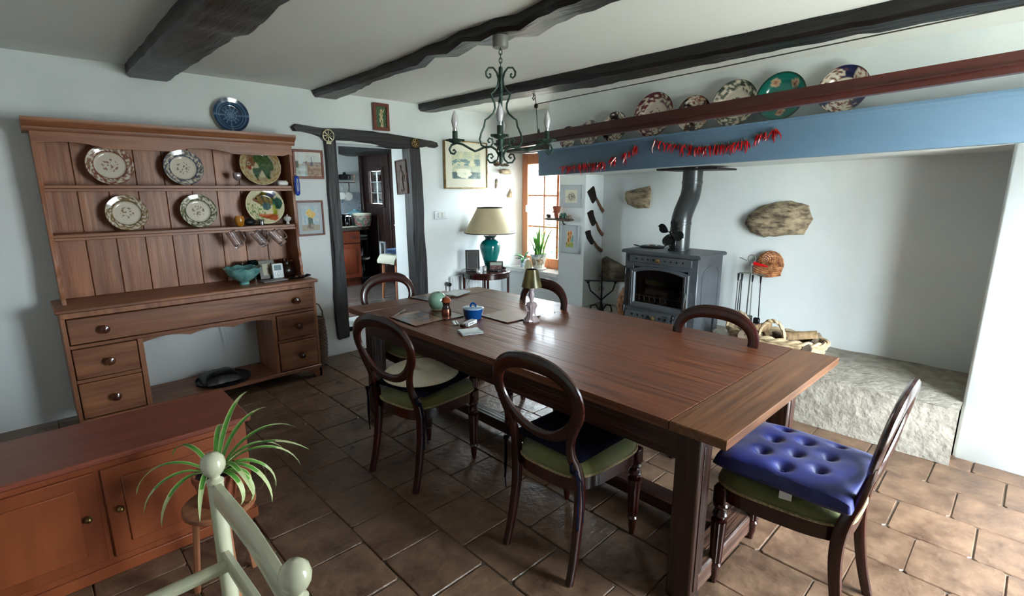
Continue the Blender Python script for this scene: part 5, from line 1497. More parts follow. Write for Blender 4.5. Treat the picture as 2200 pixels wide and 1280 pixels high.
mb.bb((X0 + .04, SY0 + .022, .42), (X1 - .022, SY1 - .022, .44)); mb.bb((X1 - .03, SY0 + .022, .44), (X1 - .022, SY1 - .022, 1.0)); mb.bb((X0 + .05, SY0 + .021, .44), (X1 - .03, SY0 + .025, 1.0)); mb.bb((X0 + .05, SY1 - .025, .44), (X1 - .03, SY1 - .021, 1.0)); mb.bb((X0 + .04, SY0 + .022, .60), (X1 - .03, SY1 - .022, .612))
mb.build('firebox', 'fireblack', sv)
mb = MB()
for k in range(9): mb.tube([(X0 + .045, SYC - .20 + k * .05, .615), (X0 + .05, SYC - .19 + k * .05, .65)], .005, 6)
mb.tube([(X0 + .05, SY0 + .08, .652), (X0 + .05, SY1 - .08, .652)], .005, 6); mb.build('log_bar', 'grey_metal', sv)
# side panel moulding
mb = MB(); pn = [(X0 + .08, .56), (X0 + .37, .56)] + [(X0 + .225 + .145 * math.cos(a * PI / 12), .86 + .085 * math.sin(a * PI / 12)) for a in range(13)]
mb.tube([(p[0], SY0 - .001, p[1]) for p in pn], .004, 6, closed=True); mb.build('side_moulding', 'stove', sv)
mb = MB(); mb.tube([(3.97, 2.075, 1.045), (3.97, 2.075, 1.27), (3.975, 2.075, 1.31), (4.00, 2.075, 1.36), (4.06, 2.075, 1.44), (4.095, 2.075, 1.49), (4.11, 2.075, 1.54), (4.115, 2.075, 1.60), (4.115, 2.075, 1.76)], .080, 28, cap=False, up=(0, 1, 0))
mb.build('flue_pipe', 'pipe', sv)
mb = MB()
for z, x in ((1.05, 3.97), (1.27, 3.97), (1.60, 4.115)): mb.lathe([(.080, -.012), (.084, -.010), (.084, .010), (.080, .012)], 28, (x, 2.075, z))
mb.build('flue_collar', 'pipe', sv)
t = MB().prism([(3.95, 2.32), (3.95, 1.80), (4.32, 1.80), (4.32, 2.32)], 1.697, 1.712, 0)
t = t.build('flue_plate', 'dark_in', sv)
for k, (y, x, r, z, a) in enumerate(((SYC + .08, 3.86, .03, .650, .15), (SYC - .08, 3.90, .035, .655, -.2), (SYC, 3.83, .026, .69, .4))):
    o = MB().tube([(-.0, -.16, 0), (.01, -.05, .008), (0, .06, -.004), (.008, .16, .004)], [r, r * 1.05, r, r * .85], 9).build('burnt_log', 'ash'); o.location = (x, y, z); o.rotation_euler = (0, 0, a)
    tag(o, ['half-burnt log on the left inside the stove', 'half-burnt log at the back right inside the stove', 'thin half-burnt log lying on top inside the stove'][k], 'log', 'logs in the stove')
# heat-powered fan
fn_ = thing('stove_fan', 'black heat-driven fan with four round blades on top of the stove', 'fan', (3.86, 2.075, 1.046), R(0))
mb = MB(); mb.bb((-.02, -.035, 0), (.035, .035, .018), .004); mb.bb((0, -.022, .015), (.022, .022, .10), .004); mb.build('base', 'black', fn_)
mb = MB()
for k in range(7): mb.bb((.0, -.036 + k * .011, .10), (.03, -.031 + k * .011, .195), .001)
mb.bb((.0, -.03, .10), (.03, .03, .125)); mb.build('cooling_fins', 'black', fn_)
mb = MB(); mb.ball((-.028, .012, .155), .014, 12, 8); mb.tube([(-.03, .012, .145), (.0, .012, .145)], .006, 8); mb.build('hub', 'black', fn_)
for k in range(4):
    mb = MB(); a = R(20 + 90 * k)
    m_ = T(-.034, .012, .155) @ RX(a) @ Matrix.Diagonal((1.2, 1.25, 1.2, 1))
    mb.grid(10, 8, lambda u, v: ((v - .5) * .018 + .004 * math.sin(u * 3), .042 * math.sin(PI * u) ** .6 * (v - .5) * 2 * (.4 + .6 * u) , .012 + u * .088), m_)
    mb.grid(10, 8, lambda u, v: ((v - .5) * .018 + .004 * math.sin(u * 3) + .002, .042 * math.sin(PI * u) ** .6 * (v - .5) * 2 * (.4 + .6 * u), .012 + u * .088), m_)
    mb.build('blade', 'black', fn_)
t = thing('steel_trivet', 'round steel hotplate cover with a long handle on the stove top', 'trivet', (3.97, 2.33, 1.047), R(-50))
mb = MB(); mb.lathe([(.10, 0), (.105, .006), (.095, .014), (.06, .017), (.0001, .017)], 32); mb.build('disc', 'iron', t)
mb = MB(); mb.lathe([(.045, .017), (.040, .026), (.0001, .030)], 16); mb.build('polished_centre', 'steel', t)
mb = MB(); mb.tube([(-.10, 0, .008), (-.15, 0, .02), (-.155, .01, .02)], .005, 8); mb.tube([(.10, 0, .008), (.14, 0, .026), (.146, 0, .006)], .004, 8); mb.build('handle', 'iron', t)

# ================================================================== around the stove
t = thing('iron_stand', 'black wrought-iron stand with curved arms on the hearth, left of the stove', 'stand', (4.08, 2.93, .338), R(-45))
mb = MB()
mb.tube([(0, 0, 0), (0, 0, .15), (0, 0, .42)], [.018, .010, .006], 10); mb.lathe([(.006, .10), (.03, .04), (.034, 0)], 12); mb.build('stem', 'iron', t)
for s in (-1, 1):
    mb = MB(); mb.tube([(0, 0, .12), (s * .05, 0, .17), (s * .11, 0, .22), (s * .135, 0, .30)], .007, 8); mb.lathe([(.006, 0), (.016, .01), (.018, .022), (.006, .024)], 12, (s * .135, 0, .29)); mb.build('arm', 'iron', t)
    mb = MB(); mb.tube([(s * .02, 0, .02), (s * .05, 0, .075), (s * .095, 0, .07), (s * .11, 0, .02), (s * .105, 0, .006)], .008, 8); mb.build('leg', 'iron', t)
mb = MB(); mb.tube(spiral(0, .235, .004, .028, 0, 1.6), .004, 6); mb.tube(spiral(0, .33, .004, .035, 2, 1.4), .004, 6); mb.build('scroll', 'grey_metal', t)
mb = MB(); mb.bb((-.17, -.03, .318), (.16, .03, .324), .002); mb.build('top_bar', 'iron', t)
t = thing('kindling_sack', 'brown sack of kindling squeezed between the iron stand and the stove', 'sack', (4.15, 2.68, .338))
mb = MB(); mb.lathe([(.06, 0), (.085, .03), (.09, .12), (.075, .20), (.05, .25), (.045, .27), (.0001, .25)], 20, flute=.06, nf=7); mb.build('sack_cloth', 'wicker_brown', t)
for k, (x, y, z, s, lab) in enumerate(((3.66, 1.93, .34, .9, 'left scroll-ended iron firedog in front of the stove'), (3.70, 1.62, .34, 1.25, 'right scroll-ended iron firedog in front of the stove, with a pointed knob'))):
    t = thing('firedog', lab, 'firedog', (x, y, z), R(-60 + 20 * k), 'firedogs')
    mb = MB(); mb.tube([(0, 0, 0), (0, 0, .10 * s), (0, 0, .20 * s)], [.010, .008, .008], 8); mb.ball((0, 0, .215 * s), .016, 10, 8, (1, 1, 1.5)); mb.build('post', 'iron', t)
    mb = MB()
    for s2 in (-1, 1): mb.tube([(0, 0, .08 * s), (s2 * .04, 0, .105 * s), (s2 * .08, 0, .08 * s), (s2 * .085, 0, .02), (s2 * .07, 0, .006)], .007, 8)
    mb.tube([(0, 0, .03), (0, .12, .03), (0, .13, 0)], .007, 8); mb.build('scroll_foot', 'iron', t)
# companion set
t = thing('fire_tool_stand', 'steel companion-set stand with hanging rings, right of the stove', 'stand', (4.30, 1.60, .338))
mb = MB(); mb.lathe([(.09, 0), (.095, .008), (.03, .018), (.008, .025)], 20); mb.build('base', 'iron', t)
mb = MB(); mb.tube([(0, 0, .02), (0, 0, .62)], .006, 8); mb.tube([(0, .03 * math.cos(a), .65 + .03 * math.sin(a)) for a in [i * PI / 8 for i in range(16)]], .004, 6, closed=True); mb.ball((0, 0, .60), .014, 10, 6); mb.tube([(0, .04, .63), (0, .10, .65)], .004, 6); mb.build('pole', 'grey_metal', t)
mb = MB(); mb.tube([(0, -.12, .52), (-.01, 0, .53), (0, .09, .52)], .005, 6); mb.build('hook_bar', 'grey_metal', t)
for k, (dy, L, m_, lab) in enumerate(((.085, .34, 'steel', 'steel poker, leftmost of the hanging fire tools'), (.055, .32, 'iron', 'dark fire tongs, second of the hanging fire tools'), (-.03, .34, 'grey_metal', 'fire shovel in the middle of the hanging fire tools'), (-.095, .35, 'iron', 'black handled brush, rightmost of the hanging fire tools'))):
    q = thing('fire_tool', lab, 'fire tool', (4.275, 1.60 + dy, .858), group='hanging fire tools')
    mb = MB(); mb.tube([(0, 0, 0), (0, 0, -.06)], [.010, .006], 8); mb.build('handle', 'black', q)
    mb = MB(); mb.tube([(0, 0, -.05), (0, -.004 * k, -L)], .0045, 6)
    if k == 1: mb.tube([(0, .012, -.05), (0, .014, -L)], .004, 6)
    if k == 2: mb.grid(6, 6, lambda u, v: (.006 - .03 * (u - .5) ** 2, (u - .5) * .06, -L - .07 * v))
    if k == 3: mb.box((0, 0, -L - .03), (.03, .05, .06), .008)
    mb.build('shaft', m_, q)
# round wicker wall basket
t = thing('round_wicker_basket', 'round brown wicker basket with a lip, hanging on the fireplace wall', 'basket', (4.40, 1.495, .945))
mb = MB()
for k in range(11):
    r = .004 + k * .0098; dx = -.078 * math.sqrt(max(0, 1 - (k / 10.4) ** 2))
    mb.tube([(dx + .035 + .004 * (-1) ** (i + k), r * math.cos(i * PI / 14), r * math.sin(i * PI / 14)) for i in range(28)], .0062, 5, closed=True)
mb.build('weave', 'wicker_brown', t)
mb = MB(); mb.lathe([(.0001, .055), (.05, .045), (.085, .015), (.092, 0)], 24, mt=T(.035, 0, 0) @ RY(R(-90))); mb.build('lining', 'wicker_dark', t)
mb = MB()
for k in range(5):
    mb.tube([(-.045 - .006 * k + .03 * abs(2 * i / 20 - 1) ** 2, .108 - .216 * i / 20, -.012 - .016 * k - .022 * (1 - (2 * i / 20 - 1) ** 2)) for i in range(21)], .008, 5)
mb.build('front_lip', 'wicker_brown', t)
t = thing('red_packet', 'bright red packet sticking out of the round wicker basket', 'packet', (4.345, 1.545, .945))
mb = MB(); mb.prism([(.055, .016), (-.06, -.012), (-.06, -.020), (.055, -.014)], -.006, .006, .001, 'yz'); mb.build('wrapper', 'red', t)
# log basket
lb = thing('log_basket', 'large oval pale willow log basket with twisted handles, on the hearth at the right', 'basket', (3.86, 1.22, .338))
A, B_ = .155, .335
mb = MB()
for k in range(9):
    z = .012 + k * .0165; f = .86 + .016 * k
    mb.tube([((A * f + .005 * (-1) ** (i + k)) * math.cos(i * PI / 20), (B_ * f + .005 * (-1) ** (i + k)) * math.sin(i * PI / 20), z) for i in range(40)], .0085, 5, closed=True)
mb.build('weave', 'wicker_pale', lb)
mb = MB()
for s in (0, 1):
    mb.tube([((A + .010 * math.cos(i * .9 + s * PI)) * math.cos(i * 2 * PI / 80), (B_ + .010 * math.cos(i * .9 + s * PI)) * math.sin(i * 2 * PI / 80), .168 + .012 * math.sin(i * .9 + s * PI)) for i in range(80)], .013, 6, closed=True)
mb.build('braided_rim', 'wicker_pale', lb)
for s, yy in ((-1, -.0), (1, .27)):
    mb = MB()
    for q in (0, 1):
        pts = []
        for i in range(25):
            a = PI * i / 24; ph = i * .9 + q * PI
            pts.append((-.13 * (.35 if yy else 1) + .007 * math.cos(ph), yy + .085 * math.cos(a) - .02, .175 + .125 * math.sin(a) + .007 * math.sin(ph)))
        mb.tube(pts, .010, 6)
    mb.build('handle', 'wicker_pale', lb)
mb = MB(); mb.lathe([(.0001, .005), (1.0, .005)], 24, mt=Matrix.Diagonal((A * .85, B_ * .85, 1, 1))); mb.build('bottom', 'wicker_dark', lb)
for k in range(8):
    r2 = random.Random(k + 40)
    L = r2.uniform(.10, .14); r = r2.uniform(.036, .05)
    o = thing('split_log', ['split log at the window end of the log basket', 'split log beside the first one in the log basket', 'thick log lying across the middle of the log basket', 'log in the middle of the basket, behind the twisted handle', 'bark-covered log on the right of the basket', 'short log on top of the right-hand pile in the basket', 'dark log at the far right of the basket', 'log at the back of the basket, against the wall side'][k], 'log',
              (3.86 + r2.uniform(-.05, .05), 1.22 + (.20, .13, .03, -.05, -.13, -.17, -.23, .10)[k], .445 + (.03, .05, .05, .04, .05, .085, .05, .085)[k]), group='logs in the willow basket', rot=(r2.uniform(-.2, .2), r2.uniform(-.2, .2), r2.uniform(-1.2, 1.2)))
    mb = MB(); sec = [(r * math.cos(i * PI / 6) * (1 if i < 7 else .2), r * math.sin(i * PI / 6)) for i in range(7)] + [(-.3 * r, -.25 * r), (.3 * r, -.3 * r)]
    mb.prism([(p[0], p[1]) for p in sec], -L, L, 0, 'xy', RY(R(90)) @ RZ(r2.uniform(0, 6))); mb.build('wood', 'log' if k % 3 else 'bark', o)

# ================================================================== cleavers on the fireplace cheek
for bl, hd, lab in (([(4.169, 1.518), (4.186, 1.529), (4.265, 1.575), (4.278, 1.567), (4.305, 1.515), (4.333, 1.449), (4.322, 1.438), (4.269, 1.4), (4.254, 1.406), (4.217, 1.456)], [(4.322, 1.452), (4.362, 1.395), (4.402, 1.350), (4.44, 1.318)], 'widest cleaver, top of the three hanging right of the window'),
                    ([(4.179, 1.307), (4.241, 1.335), (4.273, 1.334), (4.29, 1.284), (4.321, 1.232), (4.336, 1.203), (4.287, 1.17), (4.269, 1.173), (4.223, 1.231)], [(4.325, 1.212), (4.362, 1.150), (4.41, 1.100), (4.446, 1.070)], 'medium cleaver, middle of the three hanging right of the window'),
                    ([(4.153, 1.118), (4.188, 1.13), (4.239, 1.132), (4.249, 1.09), (4.295, 1.03), (4.315, 1.006), (4.279, 0.978), (4.255, 0.982), (4.193, 1.043)], [(4.300, 1.010), (4.345, .960), (4.40, .925), (4.438, .900)], 'smallest cleaver with curved blade, lowest of the three hanging right of the window')):
    c_ = (sum(p[0] for p in bl) / len(bl), sum(p[1] for p in bl) / len(bl))
    t = thing('meat_cleaver', lab, 'cleaver', (c_[0], 3.212, c_[1]), group='hanging cleavers')
    mb = MB(); mb.prism([(p[0] - c_[0], p[1] - c_[1]) for p in bl], .002, -.004, .0015, 'xz'); mb.build('blade', 'knife', t)
    mb = MB(); mb.sweep([(p[0] - c_[0], -.008, p[1] - c_[1]) for p in hd], [.016, .030, .030, .038], [.010, .018, .018, .022], (0, 1, 0), 10, p=3); mb.build('handle', 'knife_handle', t)

# ================================================================== hanging wooden shelf with small figures
t = thing('driftwood_shelf', 'narrow driftwood shelf with small figures, right edge of the window', 'shelf', (4.075, 3.50, 1.235), 0)
mb = MB(); n_ = 16
mb.tube([(0, -.20 + .4 * i / n_, .006 * nz(i * .8, 2)) for i in range(n_ + 1)], [.012 if i in (0, n_) else (.030 if i in (1, n_ - 1) else .055 + .006 * nz(i, 1)) for i in range(n_ + 1)], 10, up=(0, 0, 1), flat=.28); mb.build('board', 'bark', t)
mb = MB(); mb.tube([(.03, -.02, -.012), (.05, -.02, -.05), (.075, -.02, -.05)], .006, 6); mb.build('bracket', 'iron', t)
mb = MB(); mb.tube([(0, .13, .0), (0, .13, -.08)], .002, 5); mb.tube([(0, .155, .0), (0, .155, -.07)], .002, 5); mb.build('loose_string', 'string', t)
t = thing('terracotta_head', 'terracotta figure of clustered heads on the driftwood shelf', 'figurine', (4.075, 3.535, 1.248))
mb = MB(); mb.tube([(0, 0, 0), (0, .004, .04), (0, 0, .07), (0, -.004, .10), (0, 0, .118)], [.018, .022, .034, .040, .026], 12)
for k in range(7): mb.ball((.026 * math.cos(k * .9), .030 * math.sin(k * .9), .105 + .006 * (k % 2)), .016, 8, 6)
for k in range(5): mb.ball((-.028, -.024 + .012 * k, .06 + .012 * (k % 2)), .008, 6, 5)
mb.build('figure', 'terracotta', t)
def elephant(label, loc, rz, s, m_):
    t = thing('animal_figurine', label, 'figurine', loc, rz, group='carved animals on the driftwood shelf')
    mb = MB(); mb.ball((0, 0, .045 * s), .034 * s, 14, 10, (1.35, .9, 1)); mb.ball((.045 * s, 0, .056 * s), .022 * s, 12, 8)
    for x in (-.026, .026):
        for y in (-.016, .016): mb.tube([(x * s, y * s, 0), (x * s, y * s, .035 * s)], [.011 * s, .012 * s], 8)
    mb.build('body', m_, t)
    mb = MB(); mb.tube([(.06 * s, 0, .05 * s), (.072 * s, 0, .035 * s), (.07 * s, 0, .012 * s), (.076 * s, 0, .004 * s)], [.010 * s, .008 * s, .006 * s, .004 * s], 8); mb.build('trunk', m_, t)
    for y in (-1, 1):
        mb = MB(); mb.ball((.036 * s, y * .022 * s, .058 * s), .017 * s, 10, 6, (.9, .25, 1.1)); mb.build('ear', m_, t)
elephant('green elephant carving in the middle of the driftwood shelf', (4.075, 3.455, 1.247), R(-90), .75, 'malachite')
elephant('small dark carving at the window end of the driftwood shelf', (4.08, 3.645, 1.247), R(90), .48, 'knife')
elephant('brown stone carving at the right end of the driftwood shelf', (4.08, 3.375, 1.247), R(-80), .5, 'stone')

# ================================================================== window sill plants
def leaf(mb, p, d, L, wd, droop, up=.6, n=8, mt=None, twist=0.0):
    """a strap leaf starting at p, horizontal heading d"""
    pts = []
    ca, sa = math.cos(d), math.sin(d)
    l = L / n; el = up; x = y = 0; r_ = 0; z = 0
    rows = []
    for i in range(n + 1):
        t_ = i / n
        w2 = wd * (math.sin(PI * min(1, t_ * .9 + .12)) ** .7) * (1 if t_ < .98 else .1)
        rows.append((r_, z, w2)); r_ += l * math.cos(el); z += l * math.sin(el); el -= droop / n
    vs = []; fs = []
    for (r_, z, w2) in rows:
        for s in (-1, 0, 1):
            vs.append((p[0] + ca * r_ - sa * s * w2, p[1] + sa * r_ + ca * s * w2, p[2] + z + (0 if s else -w2 * .35)))
    for i in range(n):
        for k in range(2): fs.append((i * 3 + k, i * 3 + k + 1, (i + 1) * 3 + k + 1, (i + 1) * 3 + k))
    mb.add(vs, fs, mt)
def flowerpaint(u, v):
    c = (.82, .82, .78)
    if v > .88: return (.35, .45, .52) if math.sin(u * 150) > 0 else (.80, .80, .78)
    n_ = nz(math.sin(u * 6.283) * 5, math.cos(u * 6.283) * 5, v * 6)
    for k in range(5):
        du = (u - k / 5 - .06 + .5) % 1 - .5
        d = math.hypot(du * 7.5, (v - .48) * 1.9)
        if d < .62 + n_ * .5:
            n2 = nz(u * 60, v * 14, 4)
            return (.30, .38, .30) if n2 > .12 else ((.62, .40, .30) if n2 < -.12 else (.74, .68, .56))
    return c
def painted_pot(parent, prof, fn, n=64, rows=26, name='pot_body'):
    """profile as list of (r, z) outside going up; colours by angle and height"""
    vs = []; fs = []; cols = []
    z0, z1 = prof[0][1], prof[-1][1]
    for j in range(rows + 1):
        z = z0 + (z1 - z0) * j / rows
        for a, b in zip(prof, prof[1:]):
            if a[1] <= z <= b[1] + 1e-9: r = a[0] + (b[0] - a[0]) * ((z - a[1]) / max(b[1] - a[1], 1e-9)); break
        for i in range(n):
            an = 2 * PI * i / n; vs.append((r * math.cos(an), r * math.sin(an), z)); cols.append(fn(i / n, j / rows))
    for j in range(rows):
        for i in range(n):
            q = (i + 1) % n; fs.append((j * n + i, j * n + q, (j + 1) * n + q, (j + 1) * n + i))
    b0 = len(vs)
    for r, z in ((prof[-1][0] - .006, z1), (prof[0][0] - .004, z0 + .01), (.0005, z0 + .01)):
        for i in range(n):
            an = 2 * PI * i / n; vs.append((r * math.cos(an), r * math.sin(an), z)); cols.append((.75, .74, .70))
    prev = rows * n
    for j in range(3):
        for i in range(n):
            q = (i + 1) % n; fs.append((prev + i, prev + q, b0 + j * n + q, b0 + j * n + i))
        prev = b0 + j * n
    mb = MB(); mb.add(vs, fs); return mb.build(name, 'paint_gloss', parent, cols=cols, ang=50)
SZ = .646
t = thing('strap_leaf_plant', 'upright strap-leaved plant in a flower-painted pot on the window sill', 'potted plant', (4.235, 3.93, SZ))
mb = MB(); mb.lathe([(.05, 0), (.088, .004), (.092, .016), (.086, .016), (.08, .008), (.0001, .008)], 32); mb.build('saucer', 'white_china', t)
painted_pot(t, [(.062, .010), (.080, .08), (.094, .145), (.098, .150), (.098, .175)], flowerpaint)
mb = MB(); mb.lathe([(.0001, .158), (.09, .156)], 24); mb.build('soil', 'soil', t)
for k in range(26):
    r2 = random.Random(k + 3); a = r2.uniform(0, 6.28)
    mb = MB(); leaf(mb, (r2.uniform(-.04, .04), r2.uniform(-.05, .05), .155), a, r2.uniform(.20, .38), r2.uniform(.010, .017), r2.uniform(.1, .6), r2.uniform(1.2, 1.5)); mb.build('leaf', 'leaf', t)
for k, (dy, L) in enumerate(((.05, .26), (.02, .30), (-.06, .26), (.075, .18))):
    mb = MB(); mb.tube([(0, dy * .6, .155), (-.005, dy, .155 + L * .5), (.0, dy * 1.3, .155 + L)], [.0025, .002, .0012], 5); mb.build('dry_stalk', 'wicker_dark', t)
mb = MB(); mb.tube([(0, -.04, .16), (-.02, -.10, .21), (-.03, -.155, .17), (-.03, -.18, .09), (-.03, -.185, .03)], .0018, 5); mb.tube([(0, -.04, .16), (0, .06, .27), (-.02, .14, .27), (-.03, .17, .2)], .0018, 5); mb.build('trailing_shoot', 'wicker_dark', t)
def bluewhite(u, v):
    n_ = nz(u * 34, v * 9, 3); return (.36, .46, .64) if n_ > .05 else (.80, .83, .87)
t = thing('orchid_plant', 'broad-leaved orchid in a small blue and white pot, left on the window sill', 'potted plant', (4.245, 4.17, SZ))
painted_pot(t, [(.042, .0), (.050, .04), (.058, .085), (.060, .10)], bluewhite, 48, 20)
mb = MB(); mb.lathe([(.0001, .088), (.055, .087)], 20); mb.build('soil', 'soil', t)
for (a, L, w_, dr_, up) in ((2.9, .17, .032, .9, .75), (3.7, .17, .022, 2.2, .7), (1.9, .15, .028, 1.2, .9), (4.6, .14, .02, .7, 1.2), (5.0, .15, .018, .5, 1.35), (2.3, .12, .03, 1.0, .5)):
    mb = MB(); leaf(mb, (0, 0, .088), a, L, w_, dr_, up); mb.build('leaf', 'leaf_dark', t)
t = thing('cream_cone_vase', 'cream cone-shaped vase at the front of the sill, just behind the glass lamp', 'vase', (4.165, 4.03, SZ))
mb = MB(); mb.lathe([(.048, 0), (.05, .004), (.042, .05), (.026, .09), (.020, .10), (.022, .108), (.016, .108), (.014, .09), (.0001, .02)], 24); mb.build('vase_body', 'celadon_base', t)
# ================================================================== lamp and frames on the side table
lt = thing('table_lamp', 'large teal ceramic table lamp with a wide cream cone shade', 'lamp', (3.728, 4.195, .671))
k_ = [(.058, 0), (.060, .012), (.056, .018), (.066, .06), (.088, .13), (.108, .20), (.117, .245), (.114, .275), (.095, .305), (.070, .322), (.060, .330)]
mb = MB(); mb.lathe([(r, z) for r, z in k_], 40); mb.build('vase_body', 'teal_glaze', lt)
mb = MB(); mb.lathe([(.060, .328), (.054, .340), (.056, .350), (.074, .368), (.076, .373), (.060, .374), (.0001, .372)], 32); mb.build('neck_collar', 'teal_dark', lt)
mb = MB(); mb.tube([(0, 0, .37), (0, 0, .60)], .007, 8); mb.build('stem', 'brass', lt)
mb = MB(); mb.lathe([(.282, .405), (.137, .675)], 56); mb.lathe([(.280, .405), (.135, .675)], 56); sh = mb.build('lamp_shade', 'shade', lt)
mb = MB(); mb.tube([(.282 * math.cos(a * PI / 28), .282 * math.sin(a * PI / 28), .406) for a in range(56)], .005, 6, closed=True); mb.tube([(.137 * math.cos(a * PI / 28), .137 * math.sin(a * PI / 28), .675) for a in range(56)], .005, 6, closed=True); mb.build('shade_trim', 'shade_trim', sh)
mb = MB(); mb.ball((0, 0, .50), .030, 12, 8, (1, 1, 1.3)); mb.build('bulb', 'bulb', lt)
def blackphoto(u, v): return (.09 + .03 * nz(u * 4, v * 4), .085, .09) if not (abs(v - (1.1 - u * .9)) < .05) else (.14, .12, .12)
stand_frame('tall black picture frame with a thin pale line, left on the round table', (3.515, 4.245, .672), R(-35), .155, .225, .016, 'black', blackphoto, .14, inner='mount', name='picture_frame')
def group_photo(u, v):
    c = (.62, .66, .60)
    if v < .62:
        n_ = nz(u * 22, v * 7, 2); c = (.34, .10, .13) if n_ > .0 else ((.62, .52, .48) if n_ < -.25 else (.14, .10, .14))
    if v < .1: c = (.16, .12, .12)
    return c
stand_frame('small dark-framed group photo in front of the lamp on the round table', (3.680, 4.045, .672), R(-40), .150, .105, .011, 'black', group_photo, .25, name='picture_frame')
t = thing('white_ornament', 'tiny white crown-shaped ornament in front of the tall black frame', 'ornament', (3.470, 4.10, .672))
mb = MB(); mb.lathe([(.02, 0), (.024, .006), (.016, .02), (.012, .022), (.0001, .02)], 12)
for k in range(5): mb.tube([(.012 * math.cos(k * 1.257), .012 * math.sin(k * 1.257), .018), (.018 * math.cos(k * 1.257), .018 * math.sin(k * 1.257), .040)], [.005, .002], 6)
mb.build('crown', 'white_china', t)
t = thing('glass_block', 'small clear glass block between the two frames on the round table', 'block', (3.595, 4.14, .672), R(20))
mb = MB(); mb.box((0, 0, .028), (.045, .035, .055), .004); mb.build('block', 'clear', t)
t = thing('red_box', 'small dark red box behind the small photo frame', 'box', (3.80, 4.055, .672), R(15))
mb = MB(); mb.box((0, 0, .018), (.035, .05, .034), .004); mb.build('box_body', 'mahogany', t)
# radiator behind the round table
t = thing('radiator', 'white wall radiator behind the round table', 'radiator', (3.62, 4.445, .10))
mb = MB(); mb.bb((-.27, -.02, 0), (.27, .02, .50), .008); mb.build('panel', 'white', t)
for k in range(13):
    mb = MB(); mb.bb((-.25 + k * .04, -.028, .02), (-.228 + k * .04, -.019, .48), .004); mb.build('rib', 'white', t)
mb = MB(); mb.tube([(-.27, 0, .42), (-.31, 0, .42)], .012, 10); mb.tube([(-.31, 0, .42), (-.31, 0, -.09)], .009, 8); mb.build('valve_pipe', 'white', t)
mb = MB(); mb.tube([(-.31, 0, .42), (-.31, -.055, .42)], .022, 14); mb.build('valve_knob', 'black', t)
t = thing('lamp_cable', 'thin looped lamp cable hanging below the round table', 'cable', (3.56, 4.36, 0))
mb = MB(); mb.tube([(0, 0, .66), (.02, .01, .58), (-.02, .01, .50), (.03, .01, .40), (-.01, .01, .2), (0, 0, .01)], .003, 6); mb.build('cable', 'string', t)
# ================================================================== chandelier
CX, CY = 1.905, 2.05
M['green_iron'] = M['green_iron']
ch = thing('chandelier', 'green-patinated wrought-iron chandelier with four candle bulbs', 'chandelier', (CX, CY, 1.68), AZ - R(90))
# local x points to the right of the view, local y away
mb = MB(); mb.lathe([(.037, 0), (.040, .004), (.040, .055), (.037, .058), (.0001, .058)], 28, (0, 0, .572)); mb.build('ceiling_cup', 'grey_metal', ch)
mb = MB()
for k in range(4):
    z = .552 - k * .020
    m_ = T(0, 0, z) @ RZ(PI / 2 * (k % 2))
    mb.tube([(.008 * math.cos(a * PI / 5), 0, .014 * math.sin(a * PI / 5)) for a in range(10)], .0025, 5, closed=True, mt=m_)
mb.tube([(0, 0, .56), (0, 0, .58)], .004, 6); mb.build('chain', 'green_iron', ch)
mb = MB(); mb.lathe([(.006, .0), (.010, .01), (.010, .06), (.013, .075), (.010, .09), (.011, .12), (.014, .14), (.014, .20), (.010, .24), (.009, .27), (.010, .42), (.012, .44), (.010, .48), (.004, .485)], 12)
for k in range(10): mb.tube([(.011 * math.cos(k * .8), .011 * math.sin(k * .8), .24 + k * .018), (.011 * math.cos(k * .8 + .8), .011 * math.sin(k * .8 + .8), .258 + k * .018)], .003, 5)
mb.build('stem', 'green_iron', ch)
def rot_tube(parent, name, pts, r, rz, m_='green_iron'):
    mb = MB(mt=RZ(rz)); mb.tube(pts, r, 7, up=(0, 1, 0)); return mb.build(name, m_, parent)
